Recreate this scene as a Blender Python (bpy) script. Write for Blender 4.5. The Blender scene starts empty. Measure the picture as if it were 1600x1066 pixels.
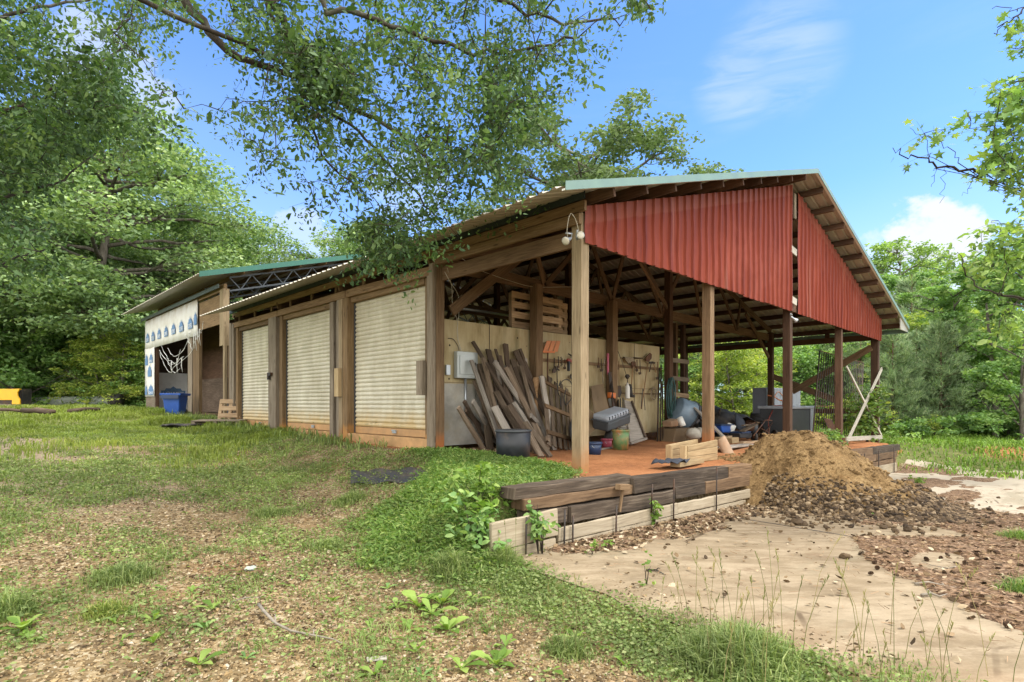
import bpy, math, random
import numpy as np
from mathutils import Vector, Matrix

random.seed(11)
RNG = np.random.default_rng(11)
C = bpy.context.scene.collection
SC = bpy.context.scene

# ------------------------------------------------------------------ camera, light, exposure
FPX, HOR, CX = 892.0, 631.0, 800.0          # focal length and horizon measured on the 1600 px photograph
CAMZ = 1.6
YAW = math.radians(45.73)
FW = Vector((math.cos(YAW), math.sin(YAW), 0)); RT = Vector((math.sin(YAW), -math.cos(YAW), 0))
cam = bpy.data.cameras.new('camera'); camo = bpy.data.objects.new('camera', cam); C.objects.link(camo)
camo.location = (0, 0, CAMZ); camo.rotation_euler = (math.pi/2, 0, YAW - math.pi/2)
cam.sensor_width = 36; cam.lens = 36*FPX/1600; cam.shift_y = (HOR-533)/1600
cam.clip_end = 3000; cam.clip_start = 0.05
SC.camera = camo

SUN_EL, SUN_DIR = math.radians(62), Vector((0.52, -0.85))   # towards the sun (x, y): behind and right of the camera
sun_az = math.atan2(SUN_DIR.x, SUN_DIR.y)                    # clockwise from +Y
w = bpy.data.worlds.new('World'); SC.world = w; w.use_nodes = True
wn, wl = w.node_tree.nodes, w.node_tree.links
wn.clear()
def wnode(t, **k):
    n = wn.new(t)
    for a, b in k.items(): setattr(n, a, b)
    return n
sky = wnode('ShaderNodeTexSky', sky_type='NISHITA', sun_disc=False, sun_elevation=SUN_EL, sun_rotation=sun_az,
            air_density=1.0, dust_density=0.25, ozone_density=3.0)
SKY_STRENGTH = 0.15
wo = wnode('ShaderNodeOutputWorld'); bg = wnode('ShaderNodeBackground'); bg.inputs[1].default_value = SKY_STRENGTH
wl.new(bg.outputs[0], wo.inputs[0])
tc = wnode('ShaderNodeTexCoord')
def wmath(op, a, b=None, c=None):
    n = wnode('ShaderNodeMath', operation=op)
    for i, q in enumerate((a, b, c)):
        if q is None: continue
        if isinstance(q, (int, float)): n.inputs[i].default_value = q
        else: wl.new(q, n.inputs[i])
    return n.outputs[0]
def wrange(v, a, b, c=0.0, d=1.0):
    n = wnode('ShaderNodeMapRange', interpolation_type='SMOOTHSTEP')
    wl.new(v, n.inputs[0])
    for i, q in enumerate((a, b, c, d)): n.inputs[i+1].default_value = q
    return n.outputs[0]
def wnoise(scale, stretch, detail=6, rough=0.6, rot=(0, 0, 0), dist=0.0):
    mp = wnode('ShaderNodeMapping'); mp.inputs['Scale'].default_value = stretch; mp.inputs['Rotation'].default_value = rot
    wl.new(tc.outputs['Generated'], mp.inputs[0])
    n = wnode('ShaderNodeTexNoise'); n.inputs['Scale'].default_value = scale; n.inputs['Detail'].default_value = detail
    n.inputs['Roughness'].default_value = rough; n.inputs['Distortion'].default_value = dist
    wl.new(mp.outputs[0], n.inputs[0]); return n.outputs[0]
def wcap(dirv, inner, outer):     # soft round patch of the sky about a direction
    d = wnode('ShaderNodeVectorMath', operation='DOT_PRODUCT'); wl.new(tc.outputs['Generated'], d.inputs[0])
    d.inputs[1].default_value = Vector(dirv).normalized()
    return wrange(d.outputs['Value'], math.cos(outer), math.cos(inner))
def skydir(px, py): return FW + RT*((px-CX)/FPX) + Vector((0, 0, (HOR-py)/FPX))
wisp = wrange(wnoise(2.2, (1.0, 1.0, 5.0), 8, 0.62, (0.15, 0.3, 0.6), 0.4), 0.48, 0.85)
veil = wrange(wnoise(1.1, (1, 1, 2.4), 4, 0.5, (0, 0.2, 0)), 0.35, 0.75)
sepz = wnode('ShaderNodeSeparateXYZ'); wl.new(tc.outputs['Generated'], sepz.inputs[0])
low = wrange(sepz.outputs[2], 0.62, 0.05)
c1 = wmath('MULTIPLY', wcap(skydir(1215, 92), 0.0, 0.10), wrange(wnoise(5.5, (1, 1, 5), 6, 0.6, (0.05, 0.1, 0.5), 0.7), 0.34, 0.70))
c2 = wmath('MULTIPLY', wcap(skydir(1150, 138), 0.0, 0.07), wrange(wnoise(6, (1, 1, 5), 6, 0.6, (0.1, 0.05, 0.5), 0.7), 0.34, 0.70))
puff = wnoise(16, (1, 1, 1.4), 9, 0.62)
cum = None
for (px, py, r, k) in ((1450, 365, 0.035, 1), (1425, 380, 0.035, 1), (1490, 368, 0.035, 1), (1455, 410, 0.06, 0.8), (1375, 400, 0.03, .6),
                       (150, 110, 0.05, 0.5), (215, 160, 0.04, .5), (470, 395, 0.05, .5), (640, 300, .05, .3)):
    q = wrange(wmath('ADD', wmath('MULTIPLY', wcap(skydir(px, py), r*0.05, r*1.9), 0.75), wmath('MULTIPLY', puff, 1.5)), 1.02, 1.38, 0.0, k)
    cum = q if cum is None else wmath('MAXIMUM', cum, q)
thin = wmath('MAXIMUM', wmath('MULTIPLY', wisp, 0.10), wmath('MULTIPLY', wmath('MULTIPLY', veil, low), 0.42))
thin = wmath('MAXIMUM', thin, wmath('MAXIMUM', wmath('MULTIPLY', c1, 0.34), wmath('MULTIPLY', c2, 0.34)))
# bright cloud added overhead and behind the camera, unseen, to whiten the fill light
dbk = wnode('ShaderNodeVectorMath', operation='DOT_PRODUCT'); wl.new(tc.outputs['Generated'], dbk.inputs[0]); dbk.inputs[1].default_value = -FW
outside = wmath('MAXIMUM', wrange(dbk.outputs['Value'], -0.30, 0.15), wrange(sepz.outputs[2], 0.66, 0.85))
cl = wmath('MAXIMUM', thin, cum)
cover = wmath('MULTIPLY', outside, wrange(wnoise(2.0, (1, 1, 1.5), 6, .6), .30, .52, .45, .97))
hs = wnode('ShaderNodeMix', data_type='RGBA', blend_type='MULTIPLY'); hs.inputs[0].default_value = 1
wl.new(sky.outputs[0], hs.inputs[6]); hs.inputs[7].default_value = (0.58, 0.75, 0.98, 1)
mx = wnode('ShaderNodeMix', data_type='RGBA'); wl.new(cl, mx.inputs[0]); wl.new(hs.outputs[2], mx.inputs[6])
mx.inputs[7].default_value = (2.9, 3.1, 3.45, 1)
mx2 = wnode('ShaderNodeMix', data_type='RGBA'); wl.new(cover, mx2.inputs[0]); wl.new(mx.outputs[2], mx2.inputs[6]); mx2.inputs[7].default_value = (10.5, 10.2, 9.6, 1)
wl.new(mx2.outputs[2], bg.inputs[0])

sl = bpy.data.lights.new('sun', 'SUN'); slo = bpy.data.objects.new('sun', sl); C.objects.link(slo)
sl.energy = 1.5; sl.angle = math.radians(16); sl.color = (1, 0.95, 0.87)
sv = Vector((SUN_DIR.normalized().x*math.cos(SUN_EL), SUN_DIR.normalized().y*math.cos(SUN_EL), math.sin(SUN_EL)))
slo.rotation_euler = sv.to_track_quat('Z', 'Y').to_euler(); slo.location = sv*60
SC.view_settings.view_transform = 'Standard'; SC.view_settings.look = 'None'
SC.view_settings.exposure = 1.18; SC.view_settings.gamma = 1.0
SC.cycles.max_bounces = 8; SC.cycles.diffuse_bounces = 5; SC.cycles.transmission_bounces = 4
SC.cycles.use_denoising = True

# ------------------------------------------------------------------ from the photograph's pixels to points of the place
def ray(px, py): return FW + RT*((px-CX)/FPX) + Vector((0, 0, (HOR-py)/FPX))
O0 = Vector((0, 0, CAMZ))
def PY(px, py, Y): r = ray(px, py); return O0 + r*(Y/r.y)
def PX(px, py, X): r = ray(px, py); return O0 + r*(X/r.x)
def PD(px, py, d): return O0 + ray(px, py)*d

def sst(a, b, x):
    t = np.clip((np.asarray(x, float)-a)/(b-a), 0, 1); return t*t*(3-2*t)
def _hash(ix, iy, s):
    n = (ix*374761393 + iy*668265263 + s*1442695041) & 0xffffffff
    n = ((n ^ (n >> 13))*1274126177) & 0xffffffff
    return ((n ^ (n >> 16)) & 0xffff)/65535.0
def vnoise(x, y, s=0):
    x = np.asarray(x, float); y = np.asarray(y, float)
    ix = np.floor(x).astype(np.int64); iy = np.floor(y).astype(np.int64); fx = x-ix; fy = y-iy
    fx = fx*fx*(3-2*fx); fy = fy*fy*(3-2*fy)
    a = _hash(ix, iy, s); b = _hash(ix+1, iy, s); c = _hash(ix, iy+1, s); d = _hash(ix+1, iy+1, s)
    return (a*(1-fx)+b*fx)*(1-fy) + (c*(1-fx)+d*fx)*fy
def fbm(x, y, s=0, o=4):
    t = 0; a = 0.5; f = 1.0; n = 0
    for i in range(o): t = t + a*vnoise(np.asarray(x)*f, np.asarray(y)*f, s+i*17); n += a; a *= .5; f *= 2.03
    return t/n

def terrain(x, y):
    x = np.asarray(x, float); y = np.asarray(y, float)
    yard = np.interp(y, [-400, -30, 0, 3, 8, 18, 22, 30, 60, 200, 600], [-1, -.2, 0.02, .04, .33, 1.03, 1.36, 1.40, 1.35, .9, .6])
    apron = .13 - .0284*(np.clip(x, 3.6, 19.5)-3.6)
    rg = -.30 + .55*sst(18.8, 23.5, x) + .25*sst(24, 60, x) + .18*(fbm(x*.5, y*.5, 5)-.5)*sst(19, 22, x)
    pad = np.interp(y, [4.0, 4.8, 8, 18, 22, 30], [.65, .67, .78, .98, 1.2, 1.3]) - .0148*(np.clip(x, 6, 22)-6)
    x0 = np.interp(y, [4, 8, 20], [2.7, 3.5, 4.4]); x1 = np.interp(y, [4, 8, 20], [4.0, 5.5, 5.8])
    t = np.clip((x-x0)/(x1-x0), 0, 1); s = t*t*(3-2*t)
    upper = yard*(1-s) + pad*s
    sr = sst(20.9, 23.0, x); upper = upper*(1-sr) + np.maximum(rg, rg+.02*np.maximum(y-8, 0))*sr
    a = sst(3.3, 4.1, x); lower = yard*(1-a) + apron*a
    ar = sst(18.6, 20.5, x); lower = lower*(1-ar) + rg*ar
    soft = sst(3.2, 4.7, y); hard = sst(4.12, 4.26, y); k = sst(3.35, 3.6, x)*(1-sst(19.3, 20.6, x))
    soft = np.where(x > 15, sst(3.2, 5.5, y), soft)
    wy = soft*(1-k) + hard*k
    z = lower*(1-wy) + upper*wy
    onap = sst(3.9, 4.2, x)*(1-sst(18.5, 20, x))*(1-sst(4.0, 4.2, y))
    z = z + (fbm(x*.9, y*.9, 3)-.5)*.07*(1-onap)*(1-sst(5.6, 6.2, x)*(1-sst(21, 22, x))*sst(4, 4.3, y)*.7)
    return z
def tz(x, y): return float(terrain(x, y))
def G(px, py, dmax=80):
    r = ray(px, py); d = 1.0; prev = 1.0
    while d < dmax:
        p = O0 + r*d
        if p.z < tz(p.x, p.y):
            lo, hi = prev, d
            for _ in range(18):
                m = (lo+hi)/2; q = O0 + r*m
                if q.z < tz(q.x, q.y): hi = m
                else: lo = m
            q = O0 + r*hi; return Vector((q.x, q.y, tz(q.x, q.y)))
        prev = d; d += .04 + d*.01
    p = O0 + r*dmax; return Vector((p.x, p.y, tz(p.x, p.y)))

# ------------------------------------------------------------------ mesh helpers
BASE = {}
def link(name, me, mat, parent=None):
    o = bpy.data.objects.new(name, me); C.objects.link(o)
    if mat: me.materials.append(mat)
    if parent: o.parent = parent
    return o
def V(p): return Vector(p)
class MB:
    def __init__(s): s.v = []; s.f = []; s.uv = []; s.r = []; s.sm = []
    def add(s, vs, fs, uvs=None, r=None, smooth=False):
        b = len(s.v); r = random.random() if r is None else r
        s.v += [tuple(p) for p in vs]; s.r += [r]*len(vs)
        for i, f in enumerate(fs):
            s.f.append([b+k for k in f]); s.sm.append(smooth)
            s.uv += list(uvs[i]) if uvs else [(vs[k][0]+r*7, vs[k][2]+vs[k][1]) for k in f]
        return s
    def beam(s, p0, p1, w, h, up=(0, 0, 1), seg=1, jit=0.0, r=None, w1=None, h1=None, tw=0.0):
        p0, p1 = V(p0), V(p1); t = p1-p0; L = t.length; t.normalize(); up = V(up)
        if abs(t.dot(up)) > .98: up = V((0, 1, 0)) if abs(t.y) < .9 else V((1, 0, 0))
        a = t.cross(up).normalized(); n = a.cross(t); r = random.random() if r is None else r
        w1 = w if w1 is None else w1; h1 = h if h1 is None else h1
        vs = []
        for i in range(seg+1):
            k = i/seg; c = p0+t*(L*k); ww = (w+(w1-w)*k)/2; hh = (h+(h1-h)*k)/2
            for (x, y) in ((-1, -1), (1, -1), (1, 1), (-1, 1)):
                q = c+a*(x*ww)+n*(y*hh)
                if jit: q += a*random.uniform(-jit, jit)+n*random.uniform(-jit, jit)+t*(random.uniform(-jit, jit)*(2 if i in (0, seg) else 1))
                vs.append(q)
        fs = []; uvs = []; cum = [0, w, w+h, 2*w+h, 2*w+2*h]; o = r*31.7
        for i in range(seg):
            for k in range(4):
                k2 = (k+1) % 4; b = i*4
                fs.append([b+k, b+k2, b+4+k2, b+4+k]); u0, u1 = L*i/seg, L*(i+1)/seg
                uvs.append([(u0+o, cum[k]+o), (u0+o, cum[k+1]+o), (u1+o, cum[k+1]+o), (u1+o, cum[k]+o)])
        b = seg*4
        fs.append([3, 2, 1, 0]); uvs.append([(o, o), (o, o+w*.3), (o+h*.3, o+w*.3), (o+h*.3, o)])
        fs.append([b, b+1, b+2, b+3]); uvs.append([(o, o), (o, o+w*.3), (o+h*.3, o+w*.3), (o+h*.3, o)])
        return s.add(vs, fs, uvs, r)
    def box(s, x0, x1, y0, y1, z0, z1, **k):
        d = (x1-x0, y1-y0, z1-z0); c = ((x0+x1)/2, (y0+y1)/2, (z0+z1)/2); m = d.index(max(d))
        if m == 0: return s.beam((x0, c[1], c[2]), (x1, c[1], c[2]), d[1], d[2], **k)
        if m == 1: return s.beam((c[0], y0, c[2]), (c[0], y1, c[2]), d[0], d[2], **k)
        return s.beam((c[0], c[1], z0), (c[0], c[1], z1), d[0], d[1], up=(0, 1, 0), **k)
    def tube(s, pts, rad, n=8, cap=True, r=None, smooth=True):
        pts = [V(p) for p in pts]; m = len(pts)
        rad = [rad]*m if isinstance(rad, (int, float)) else list(rad)
        vs = []; fs = []; ref = V((0.3, 0.2, 1)); Lc = 0; uvs = []; ls = [0]
        for i in range(m):
            t = (pts[min(i+1, m-1)]-pts[max(i-1, 0)]); t = t.normalized() if t.length > 1e-9 else V((0, 0, 1))
            a = t.cross(ref)
            if a.length < .05: a = t.cross(V((1, 0, 0)))
            a.normalize(); b = t.cross(a); ref = -a.cross(t) if False else ref
            for k in range(n):
                an = 2*math.pi*k/n; vs.append(pts[i]+a*(math.cos(an)*rad[i])+b*(math.sin(an)*rad[i]))
            if i: ls.append(ls[-1]+(pts[i]-pts[i-1]).length)
        r = random.random() if r is None else r
        for i in range(m-1):
            for k in range(n):
                k2 = (k+1) % n; fs.append([i*n+k, i*n+k2, i*n+n+k2, i*n+n+k])
                c = 2*math.pi*rad[i]/n
                uvs.append([(ls[i], k*c+r), (ls[i], (k+1)*c+r), (ls[i+1], (k+1)*c+r), (ls[i+1], k*c+r)])
        if cap:
            fs.append(list(range(n))[::-1]); uvs.append([(0, 0)]*n); fs.append([(m-1)*n+k for k in range(n)]); uvs.append([(0, 0)]*n)
        return s.add(vs, fs, uvs, r, smooth)
    def lathe(s, prof, base, axis=(0, 0, 1), n=20, r=None, smooth=True):
        base = V(base); ax = V(axis).normalized(); a = ax.cross(V((0.2, 1, .1))).normalized(); b = ax.cross(a)
        vs = []; fs = []; m = len(prof)
        for (rr, z) in prof:
            for k in range(n):
                an = 2*math.pi*k/n; vs.append(base+ax*z+a*(math.cos(an)*rr)+b*(math.sin(an)*rr))
        for i in range(m-1):
            for k in range(n): fs.append([i*n+k, i*n+(k+1) % n, i*n+n+(k+1) % n, i*n+n+k])
        fs.append(list(range(n))[::-1]); fs.append([(m-1)*n+k for k in range(n)])
        return s.add(vs, fs, None, r, smooth)
    def prism(s, poly, vec, r=None):
        poly = [V(p) for p in poly]; vec = V(vec); n = len(poly); vs = poly+[p+vec for p in poly]
        fs = [list(range(n))[::-1], [n+k for k in range(n)]]+[[k, (k+1) % n, n+(k+1) % n, n+k] for k in range(n)]
        return s.add(vs, fs, None, r)
    def grid(s, P, r=None, smooth=False, uv=None):     # P[i][j] points
        m, n = len(P), len(P[0]); vs = [p for row in P for p in row]; fs = []; uvs = [] if uv else None
        for i in range(m-1):
            for j in range(n-1):
                f = [i*n+j, i*n+j+1, i*n+n+j+1, i*n+n+j]; fs.append(f)
                if uv: uvs.append([uv[k//n][k % n] for k in f])
        return s.add(vs, fs, uvs, r, smooth)
    def mesh(s, name, off=(0, 0, 0)):
        me = bpy.data.meshes.new(name); off = V(off)
        me.from_pydata([(p[0]-off.x, p[1]-off.y, p[2]-off.z) for p in s.v], [], s.f)
        uvl = me.uv_layers.new(name='UVMap'); uvl.data.foreach_set('uv', np.array(s.uv, np.float32).ravel())
        at = me.attributes.new('rnd', 'FLOAT', 'POINT'); at.data.foreach_set('value', np.array(s.r, np.float32))
        me.polygons.foreach_set('use_smooth', s.sm); me.update(); return me
    def build(s, name, mat, parent=None, bevel=0, base=None, solid=0):
        off = V((0, 0, 0))
        if parent is not None: off = BASE[parent.name]
        elif base is not None: off = V(base)
        else:
            a = np.array(s.v); off = V((a[:, 0].mean(), a[:, 1].mean(), a[:, 2].min()))
        o = link(name, s.mesh(name, off), mat, parent)
        if parent is None: o.location = off
        BASE[o.name] = off
        if solid: m = o.modifiers.new('solid', 'SOLIDIFY'); m.thickness = solid; m.offset = 0
        if bevel:
            m = o.modifiers.new('bevel', 'BEVEL'); m.width = bevel; m.segments = 2; m.limit_method = 'ANGLE'
        return o
def thing(name, label, cat, loc, group=None):
    o = bpy.data.objects.new(name, None); C.objects.link(o); o.location = loc; o.empty_display_size = .1
    BASE[o.name] = V(loc); o['label'] = label; o['category'] = cat
    if group: o['group'] = group
    return o
def tag(o, label, cat, group=None):
    o['label'] = label; o['category'] = cat
    if group: o['group'] = group
    return o
def kind(o, k): o['kind'] = k; return o
def copy_tree(o, parent=None):
    c = o.copy(); C.objects.link(c)
    if parent: c.parent = parent
    for ch in list(o.children): copy_tree(ch, c)
    return c
def npmesh(name, verts, faces_flat, nper, rnd=None, smooth=False):
    """faces_flat: (F*nper) vertex indices of faces with nper corners each"""
    me = bpy.data.meshes.new(name); nv = len(verts); nf = len(faces_flat)//nper
    me.vertices.add(nv); me.vertices.foreach_set('co', np.asarray(verts, np.float32).ravel())
    me.loops.add(nf*nper); me.loops.foreach_set('vertex_index', np.asarray(faces_flat, np.int32))
    me.polygons.add(nf); me.polygons.foreach_set('loop_start', np.arange(nf, dtype=np.int32)*nper)
    me.polygons.foreach_set('use_smooth', np.full(nf, smooth, bool))
    if rnd is not None:
        at = me.attributes.new('rnd', 'FLOAT', 'POINT'); at.data.foreach_set('value', np.asarray(rnd, np.float32))
    me.update(calc_edges=True); me.validate(); return me
def rand_rot(n, tilt_lo=0.0, tilt_hi=math.pi, rng=None):
    """n random frames: columns x (length), y (width), z (normal)"""
    rng = rng or RNG
    az = rng.uniform(0, 2*math.pi, n); el = rng.uniform(tilt_lo, tilt_hi, n); ro = rng.uniform(-1.2, 1.2, n)
    x = np.stack([np.cos(az)*np.cos(el), np.sin(az)*np.cos(el), np.sin(el)], 1)
    y0 = np.stack([-np.sin(az), np.cos(az), np.zeros(n)], 1); z0 = np.cross(x, y0)
    y = y0*np.cos(ro)[:, None]+z0*np.sin(ro)[:, None]; z = np.cross(x, y)
    return x, y, z
LEAF = (np.array([(0, 0, 0), (.35, .26, .05), (.75, .22, .02), (1, 0, -.06), (.75, -.22, .02), (.35, -.26, .05)]), [(0, 1, 2, 3, 4, 5)])
LEAF4 = (np.array([(0, 0, 0), (.5, .3, .05), (1, 0, -.04), (.5, -.3, .05)]), [(0, 1, 2, 3)])
BLADE = (np.array([(0, -.5, 0), (0, .5, 0), (.6, .35, 0), (.6, -.35, 0)]), None)
def scatter(name, pts, size, tmpl=LEAF4, frames=None, rnd=None, width=1.0, off=None):
    T, F = tmpl; n = len(pts); k = len(T)
    x, y, z = frames if frames is not None else rand_rot(n, -1.0, .5)
    size = np.broadcast_to(np.asarray(size, float), (n,))
    P = (pts[:, None, :] + size[:, None, None]*(T[None, :, 0, None]*x[:, None, :]+width*T[None, :, 1, None]*y[:, None, :]+T[None, :, 2, None]*z[:, None, :]))
    if off is not None: P = P-np.asarray(off)
    idx = (np.arange(n)[:, None, None]*k+np.array(F)[None]).ravel()
    rnd = RNG.random(n) if rnd is None else rnd
    return npmesh(name, P.reshape(-1, 3), idx, len(F[0]), np.repeat(rnd, k))
# ------------------------------------------------------------------ materials
class N:
    def __init__(s, name):
        s.m = bpy.data.materials.new(name); s.m.use_nodes = True; s.t = s.m.node_tree; s.t.nodes.clear()
        s.out = s.n('ShaderNodeOutputMaterial'); s.p = s.n('ShaderNodeBsdfPrincipled'); s.l(s.p.outputs[0], s.out.inputs[0])
        s.tc = s.n('ShaderNodeTexCoord')
    def n(s, t, **k):
        q = s.t.nodes.new(t)
        for a, b in k.items(): setattr(q, a, b)
        return q
    def l(s, a, b): s.t.links.new(a, b)
    def inp(s, sock, v):
        if v is None: return
        if hasattr(v, 'is_linked'): s.l(v, sock)
        elif isinstance(v, (tuple, list)) and len(v) == 3 and sock.type == 'RGBA': sock.default_value = (*v, 1)
        else: sock.default_value = v
    def mp(s, co, scale, loc=(0, 0, 0)):
        q = s.n('ShaderNodeMapping'); q.inputs['Scale'].default_value = scale; q.inputs['Location'].default_value = loc; s.l(co, q.inputs[0]); return q.outputs[0]
    def noise(s, co, scale, detail=5, rough=.6, dist=0):
        q = s.n('ShaderNodeTexNoise'); q.inputs['Scale'].default_value = scale; q.inputs['Detail'].default_value = detail
        q.inputs['Roughness'].default_value = rough; q.inputs['Distortion'].default_value = dist; s.l(co, q.inputs[0]); return q.outputs[0]
    def vor(s, co, scale, feat='F1', out=0):
        q = s.n('ShaderNodeTexVoronoi', feature=feat); q.inputs['Scale'].default_value = scale; s.l(co, q.inputs[0]); return q.outputs[out]
    def ramp(s, f, stops):
        q = s.n('ShaderNodeValToRGB'); e = q.color_ramp.elements
        while len(e) < len(stops): e.new(.5)
        for a, (p, c) in zip(e, stops): a.position = p; a.color = (*c, 1)
        s.l(f, q.inputs[0]); return q.outputs[0]
    def mix(s, f, a, b, bt='MIX'):
        q = s.n('ShaderNodeMix', data_type='RGBA', blend_type=bt); s.inp(q.inputs[0], f); s.inp(q.inputs[6], a); s.inp(q.inputs[7], b); return q.outputs[2]
    def math(s, op, a, b=0.0, c=None):
        q = s.n('ShaderNodeMath', operation=op); s.inp(q.inputs[0], a); s.inp(q.inputs[1], b)
        if c is not None: s.inp(q.inputs[2], c)
        return q.outputs[0]
    def rng(s, v, a, b, c=0.0, d=1.0, smooth=True):
        q = s.n('ShaderNodeMapRange', interpolation_type='SMOOTHSTEP' if smooth else 'LINEAR'); s.inp(q.inputs[0], v)
        for i, x in enumerate((a, b, c, d)): s.inp(q.inputs[i+1], x)
        return q.outputs[0]
    def attr(s, n='rnd', o=2): q = s.n('ShaderNodeAttribute', attribute_name=n); return q.outputs[o]
    def pos(s): return s.n('ShaderNodeNewGeometry').outputs['Position']
    def sep(s, v, i): q = s.n('ShaderNodeSeparateXYZ'); s.l(v, q.inputs[0]); return q.outputs[i]
    def bump(s, h, strength=.4, dist=.01):
        q = s.n('ShaderNodeBump'); q.inputs['Strength'].default_value = strength; q.inputs['Distance'].default_value = dist
        s.l(h, q.inputs['Height']); s.l(q.outputs[0], s.p.inputs['Normal'])
    def fin(s, col, rough=.8, metal=0.0, spec=None):
        s.inp(s.p.inputs['Base Color'], col); s.inp(s.p.inputs['Roughness'], rough); s.inp(s.p.inputs['Metallic'], metal)
        if spec is not None: s.p.inputs['Specular IOR Level'].default_value = spec
        return s.m

def wood(name, dark, mid, light, var=.35, stain=None, stain_z=(1.05, 1.45), knots=True, bumps=.35, rough=.85):
    n = N(name); uv = n.tc.outputs['UV']; r = n.attr()
    g = n.noise(n.mp(uv, (2.2, 46, 1)), 1, 6, .62, .6); big = n.noise(n.mp(uv, (1.1, 4, 1)), 1, 5, .6)
    col = n.ramp(n.math('ADD', n.math('MULTIPLY', g, .62), n.math('MULTIPLY', big, .38)), [(.30, dark), (.5, mid), (.72, light)])
    if knots:
        k = n.rng(n.vor(n.mp(uv, (1.7, 7, 1)), 1), .05, .13, .45, 1)
        col = n.mix(1.0, col, n.mix(k, tuple(c*.35 for c in mid), (1, 1, 1)), 'MULTIPLY')
    br = n.math('ADD', n.math('MULTIPLY', r, var*2), 1-var)
    q = n.n('ShaderNodeVectorMath', operation='SCALE'); n.l(col, q.inputs[0]); n.l(br, q.inputs['Scale']); col = q.outputs[0]
    if stain:
        z = n.math('ADD', n.sep(n.pos(), 2), n.math('MULTIPLY', n.noise(n.pos(), 4, 4), .5))
        col = n.mix(n.rng(z, stain_z[0]+.25, stain_z[1]+.25, .9, 0), col, stain)
    n.bump(g, bumps, .004)
    return n.fin(col, rough, 0, .25)
def plain(name, col, rough=.6, metal=0.0, var=.25, scale=6, dirt=None, dirt_amt=.4, spec=None, bump=0):
    n = N(name); co = n.tc.outputs['Object']; f = n.noise(co, scale, 6, .65)
    d = tuple(c*(1-var) for c in col); l = tuple(min(1, c*(1+var)) for c in col)
    c = n.ramp(f, [(.3, d), (.7, l)])
    if dirt: c = n.mix(n.rng(n.noise(co, scale*.6, 7, .7), .62-dirt_amt*.4, .95-dirt_amt*.4), c, dirt)
    if bump: n.bump(n.noise(co, scale*4, 5), bump, .01)
    return n.fin(c, n.rng(f, .2, .8, max(0, rough-.12), min(1, rough+.12)), metal, spec)
def leafmat(name, a, b, c, trans=.35, rough=.55):
    n = N(name); r = n.attr(); col = n.ramp(r, [(0, a), (.55, b), (1, c)])
    big = n.rng(n.noise(n.tc.outputs['Object'], .9, 3), .3, .7, .72, 1.2)
    q = n.n('ShaderNodeVectorMath', operation='SCALE'); n.l(col, q.inputs[0]); n.l(big, q.inputs['Scale']); col = q.outputs[0]
    n.fin(col, rough, 0, .3)
    t = n.n('ShaderNodeBsdfTranslucent'); tcol = n.mix(1.0, col, (1.25, 1.35, .5), 'MULTIPLY'); n.l(tcol, t.inputs[0])
    m = n.n('ShaderNodeMixShader'); m.inputs[0].default_value = trans; n.l(n.p.outputs[0], m.inputs[1]); n.l(t.outputs[0], m.inputs[2]); n.l(m.outputs[0], n.out.inputs[0])
    return n.m

CLAY = (.33, .115, .035)
M = {}
M['post'] = wood('post wood', (.06, .036, .02), (.15, .095, .052), (.26, .18, .105), .3, CLAY, (.85, 1.25))
M['post_pale'] = wood('pale post wood', (.12, .085, .05), (.26, .195, .115), (.40, .32, .21), .15, (.30, .14, .05), (.7, 1.15))
M['post_dark'] = wood('dark post wood', (.035, .02, .013), (.09, .05, .03), (.15, .09, .055), .3)
M['truss'] = wood('truss wood', (.05, .03, .017), (.13, .08, .042), (.22, .145, .08), .35)
M['fresh'] = wood('fresh lumber', (.20, .135, .07), (.36, .26, .14), (.50, .385, .23), .15)
M['beam'] = wood('beam wood', (.09, .055, .03), (.22, .14, .075), (.34, .24, .14), .22)
M['jamb'] = wood('jamb wood', (.065, .042, .023), (.17, .11, .056), (.28, .19, .10), .3, (.38, .19, .06), (1.0, 1.2))
M['grey_wood'] = wood('weathered grey wood', (.085, .066, .046), (.20, .16, .115), (.33, .28, .215), .25)
M['tie'] = wood('railroad tie', (.013, .010, .008), (.060, .044, .031), (.17, .135, .10), .4, bumps=.9)
M['tie_brown'] = wood('brown tie', (.05, .03, .017), (.17, .105, .058), (.32, .22, .13), .3, bumps=.9)
M['plank'] = wood('pale weathered plank', (.17, .135, .09), (.32, .265, .185), (.45, .39, .29), .15)
M['lumber'] = wood('old lumber', (.045, .031, .02), (.135, .098, .066), (.29, .23, .17), .5)
M['lumber_grey'] = wood('old grey lumber', (.11, .095, .08), (.25, .22, .185), (.42, .38, .33), .3)
M['lumber_dark'] = wood('old dark lumber', (.03, .02, .015), (.08, .056, .038), (.16, .12, .09), .3)
M['pallet'] = wood('pallet wood', (.16, .10, .055), (.36, .25, .15), (.52, .40, .27), .25)
M['white_wood'] = wood('whitewashed wood', (.22, .20, .165), (.38, .35, .295), (.52, .49, .42), .12)

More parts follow.
